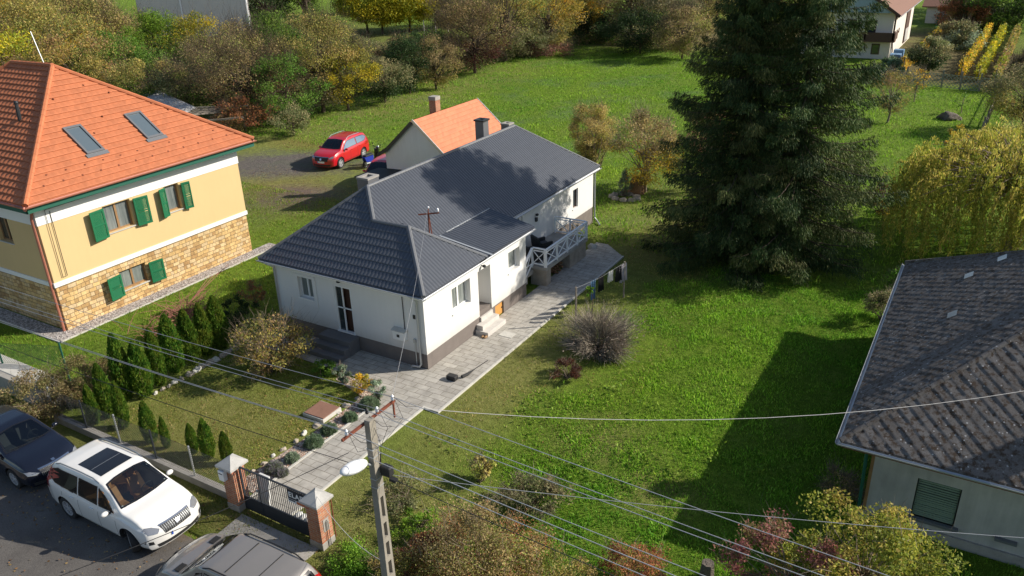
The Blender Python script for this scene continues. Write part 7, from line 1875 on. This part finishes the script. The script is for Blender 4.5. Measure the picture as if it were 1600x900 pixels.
LUSH = pal((2.3, 2.25, 1.7)) * pal((.058, .125, .012), (.082, .165, .014), (.110, .195, .020), (.045, .095, .010), (.140, .215, .035))
DRY = pal((2.0, 2.0, 1.8)) * pal((.115, .130, .025), (.17, .155, .05), (.075, .105, .018), (.22, .18, .085), (.09, .13, .02))
def rect(x0, x1, y0, y1): return lambda rng, n: np.column_stack([rng.uniform(x0, x1, n), rng.uniform(y0, y1, n)])
def edge_mix(rng, n):   # lush plot, its ragged left border drawn by chance
    P = np.column_stack([rng.uniform(-12.5, 5, n), rng.uniform(5, 36, n)])
    e = -10.6 + 1.3 * np.sin(P[:, 1] * .55) + .6 * np.sin(P[:, 1] * 1.7) + .5 * rng.normal(size=n); return P[P[:, 0] > e]
house_rej = [(-1.1, 12, 20.0, 32.6)]
built = [(-24.6, -14.66, 21.0, 36.3), (-24.4, -15.2, 19.3, 21.2), (-17.95, -15.3, 12.2, 19.3), (-47, -31.95, 15.7, 28.3), (-32, -27.3, 37.7, 44.8)]
grass('lush_grass', 'lush green grass of the big lawn', [(edge_mix, 330000, .075, LUSH, house_rej), (rect(-14.6, -9, 12, 36), 26000, .055, DRY, built)], 500)
grass('mown_grass', 'short yellowing grass of the front lawn and verge', [(rect(-24.8, -18, 12.4, 19.3), 30000, .045, DRY, built), (rect(-46, -25.6, 12.7, 36), 90000, .07, np.vstack([LUSH, DRY[:2]]), built), (rect(-20, -6, 10.4, 12), 14000, .05, DRY, []), (rect(-13.3, -9.5, 6, 13), 15000, .06, DRY, [])], 501)
def meadow(rng, n):
    P = np.column_stack([rng.uniform(-56, 1, n), rng.uniform(36, 104, n)])
    return P[(P[:, 0] + 56 > (70 - P[:, 1]) * .0) & ~((P[:, 0] < -36) & (P[:, 1] < 46))]
grass('meadow_grass', 'rough grass of the meadow and far lawn', [(meadow, 220000, .12, LUSH, built + [(-40, -25, 20, 45), (-10, 3, 89.5, 120)]), (rect(-60, -33, 28, 48), 16000, .07, DRY, built + [(-50, -36, 36, 45)])], 502)
# broad-leaved weeds in the lawn
rng = np.random.default_rng(510); spots = [(960, 610), (940, 625), (830, 630), (845, 660), (820, 650), (990, 710), (1005, 725), (1035, 735), (1060, 745), (1085, 750), (1190, 740), (1120, 720), (1500 - 400, 690), (905, 735), (920, 745), (985, 762), (700, 690), (1010, 640), (870, 625), (1230, 590), (1210, 700)]
PV = []
for s_ in spots:
    x, y = at(*s_); n = 40; PV.append(np.column_stack([x + rng.normal(size=n) * .35, y + rng.normal(size=n) * .35, np.abs(rng.normal(size=n)) * .09 + .08]))
PV = np.vstack(PV); v, f = leaf_quads(PV, .13, rng, .45); o = foliage_obj('lawn_weeds', [(v, f, leaf_cols(len(PV), PAL['bright'] * 1.1, rng.integers(0, 200, len(PV)), rng))], M['leaf'], None); tag(o, 'broad-leaved weeds scattered through the big lawn', 'weeds', kind='stuff')
# fallen leaves
rng = np.random.default_rng(520); P = []
for (x0, x1, y0, y1, n) in ((-24, -10, 8.5, 12, 700), (-25, -18, 7, 9.5, 120), (-45, -34, 33, 40, 1300), (-49, -40, 43.5, 46.5, 1000), (-15, -11, 35, 46, 1800), (-24.5, -18, 12.5, 19, 250), (-14, -9, 12, 30, 400), (-30, -18, 5, 10, 160)):
    P.append(np.column_stack([rng.uniform(x0, x1, n), rng.uniform(y0, y1, n), rng.uniform(.015, .05, n)]))
P = np.vstack(P); v, f = leaf_quads(P, .065, rng, .7, direc=np.column_stack([rng.normal(size=(len(P), 2)), np.zeros(len(P))]), jit=.05); o = foliage_obj('fallen_leaves', [(v, f, leaf_cols(len(P), pal((.30, .17, .07), (.36, .25, .11), (.22, .12, .06), (.40, .31, .17)), rng.integers(0, 500, len(P)), rng))], M['leaf'], None)
tag(o, 'fallen brown and yellow leaves on road, verge and lawn', 'fallen leaves', kind='stuff')
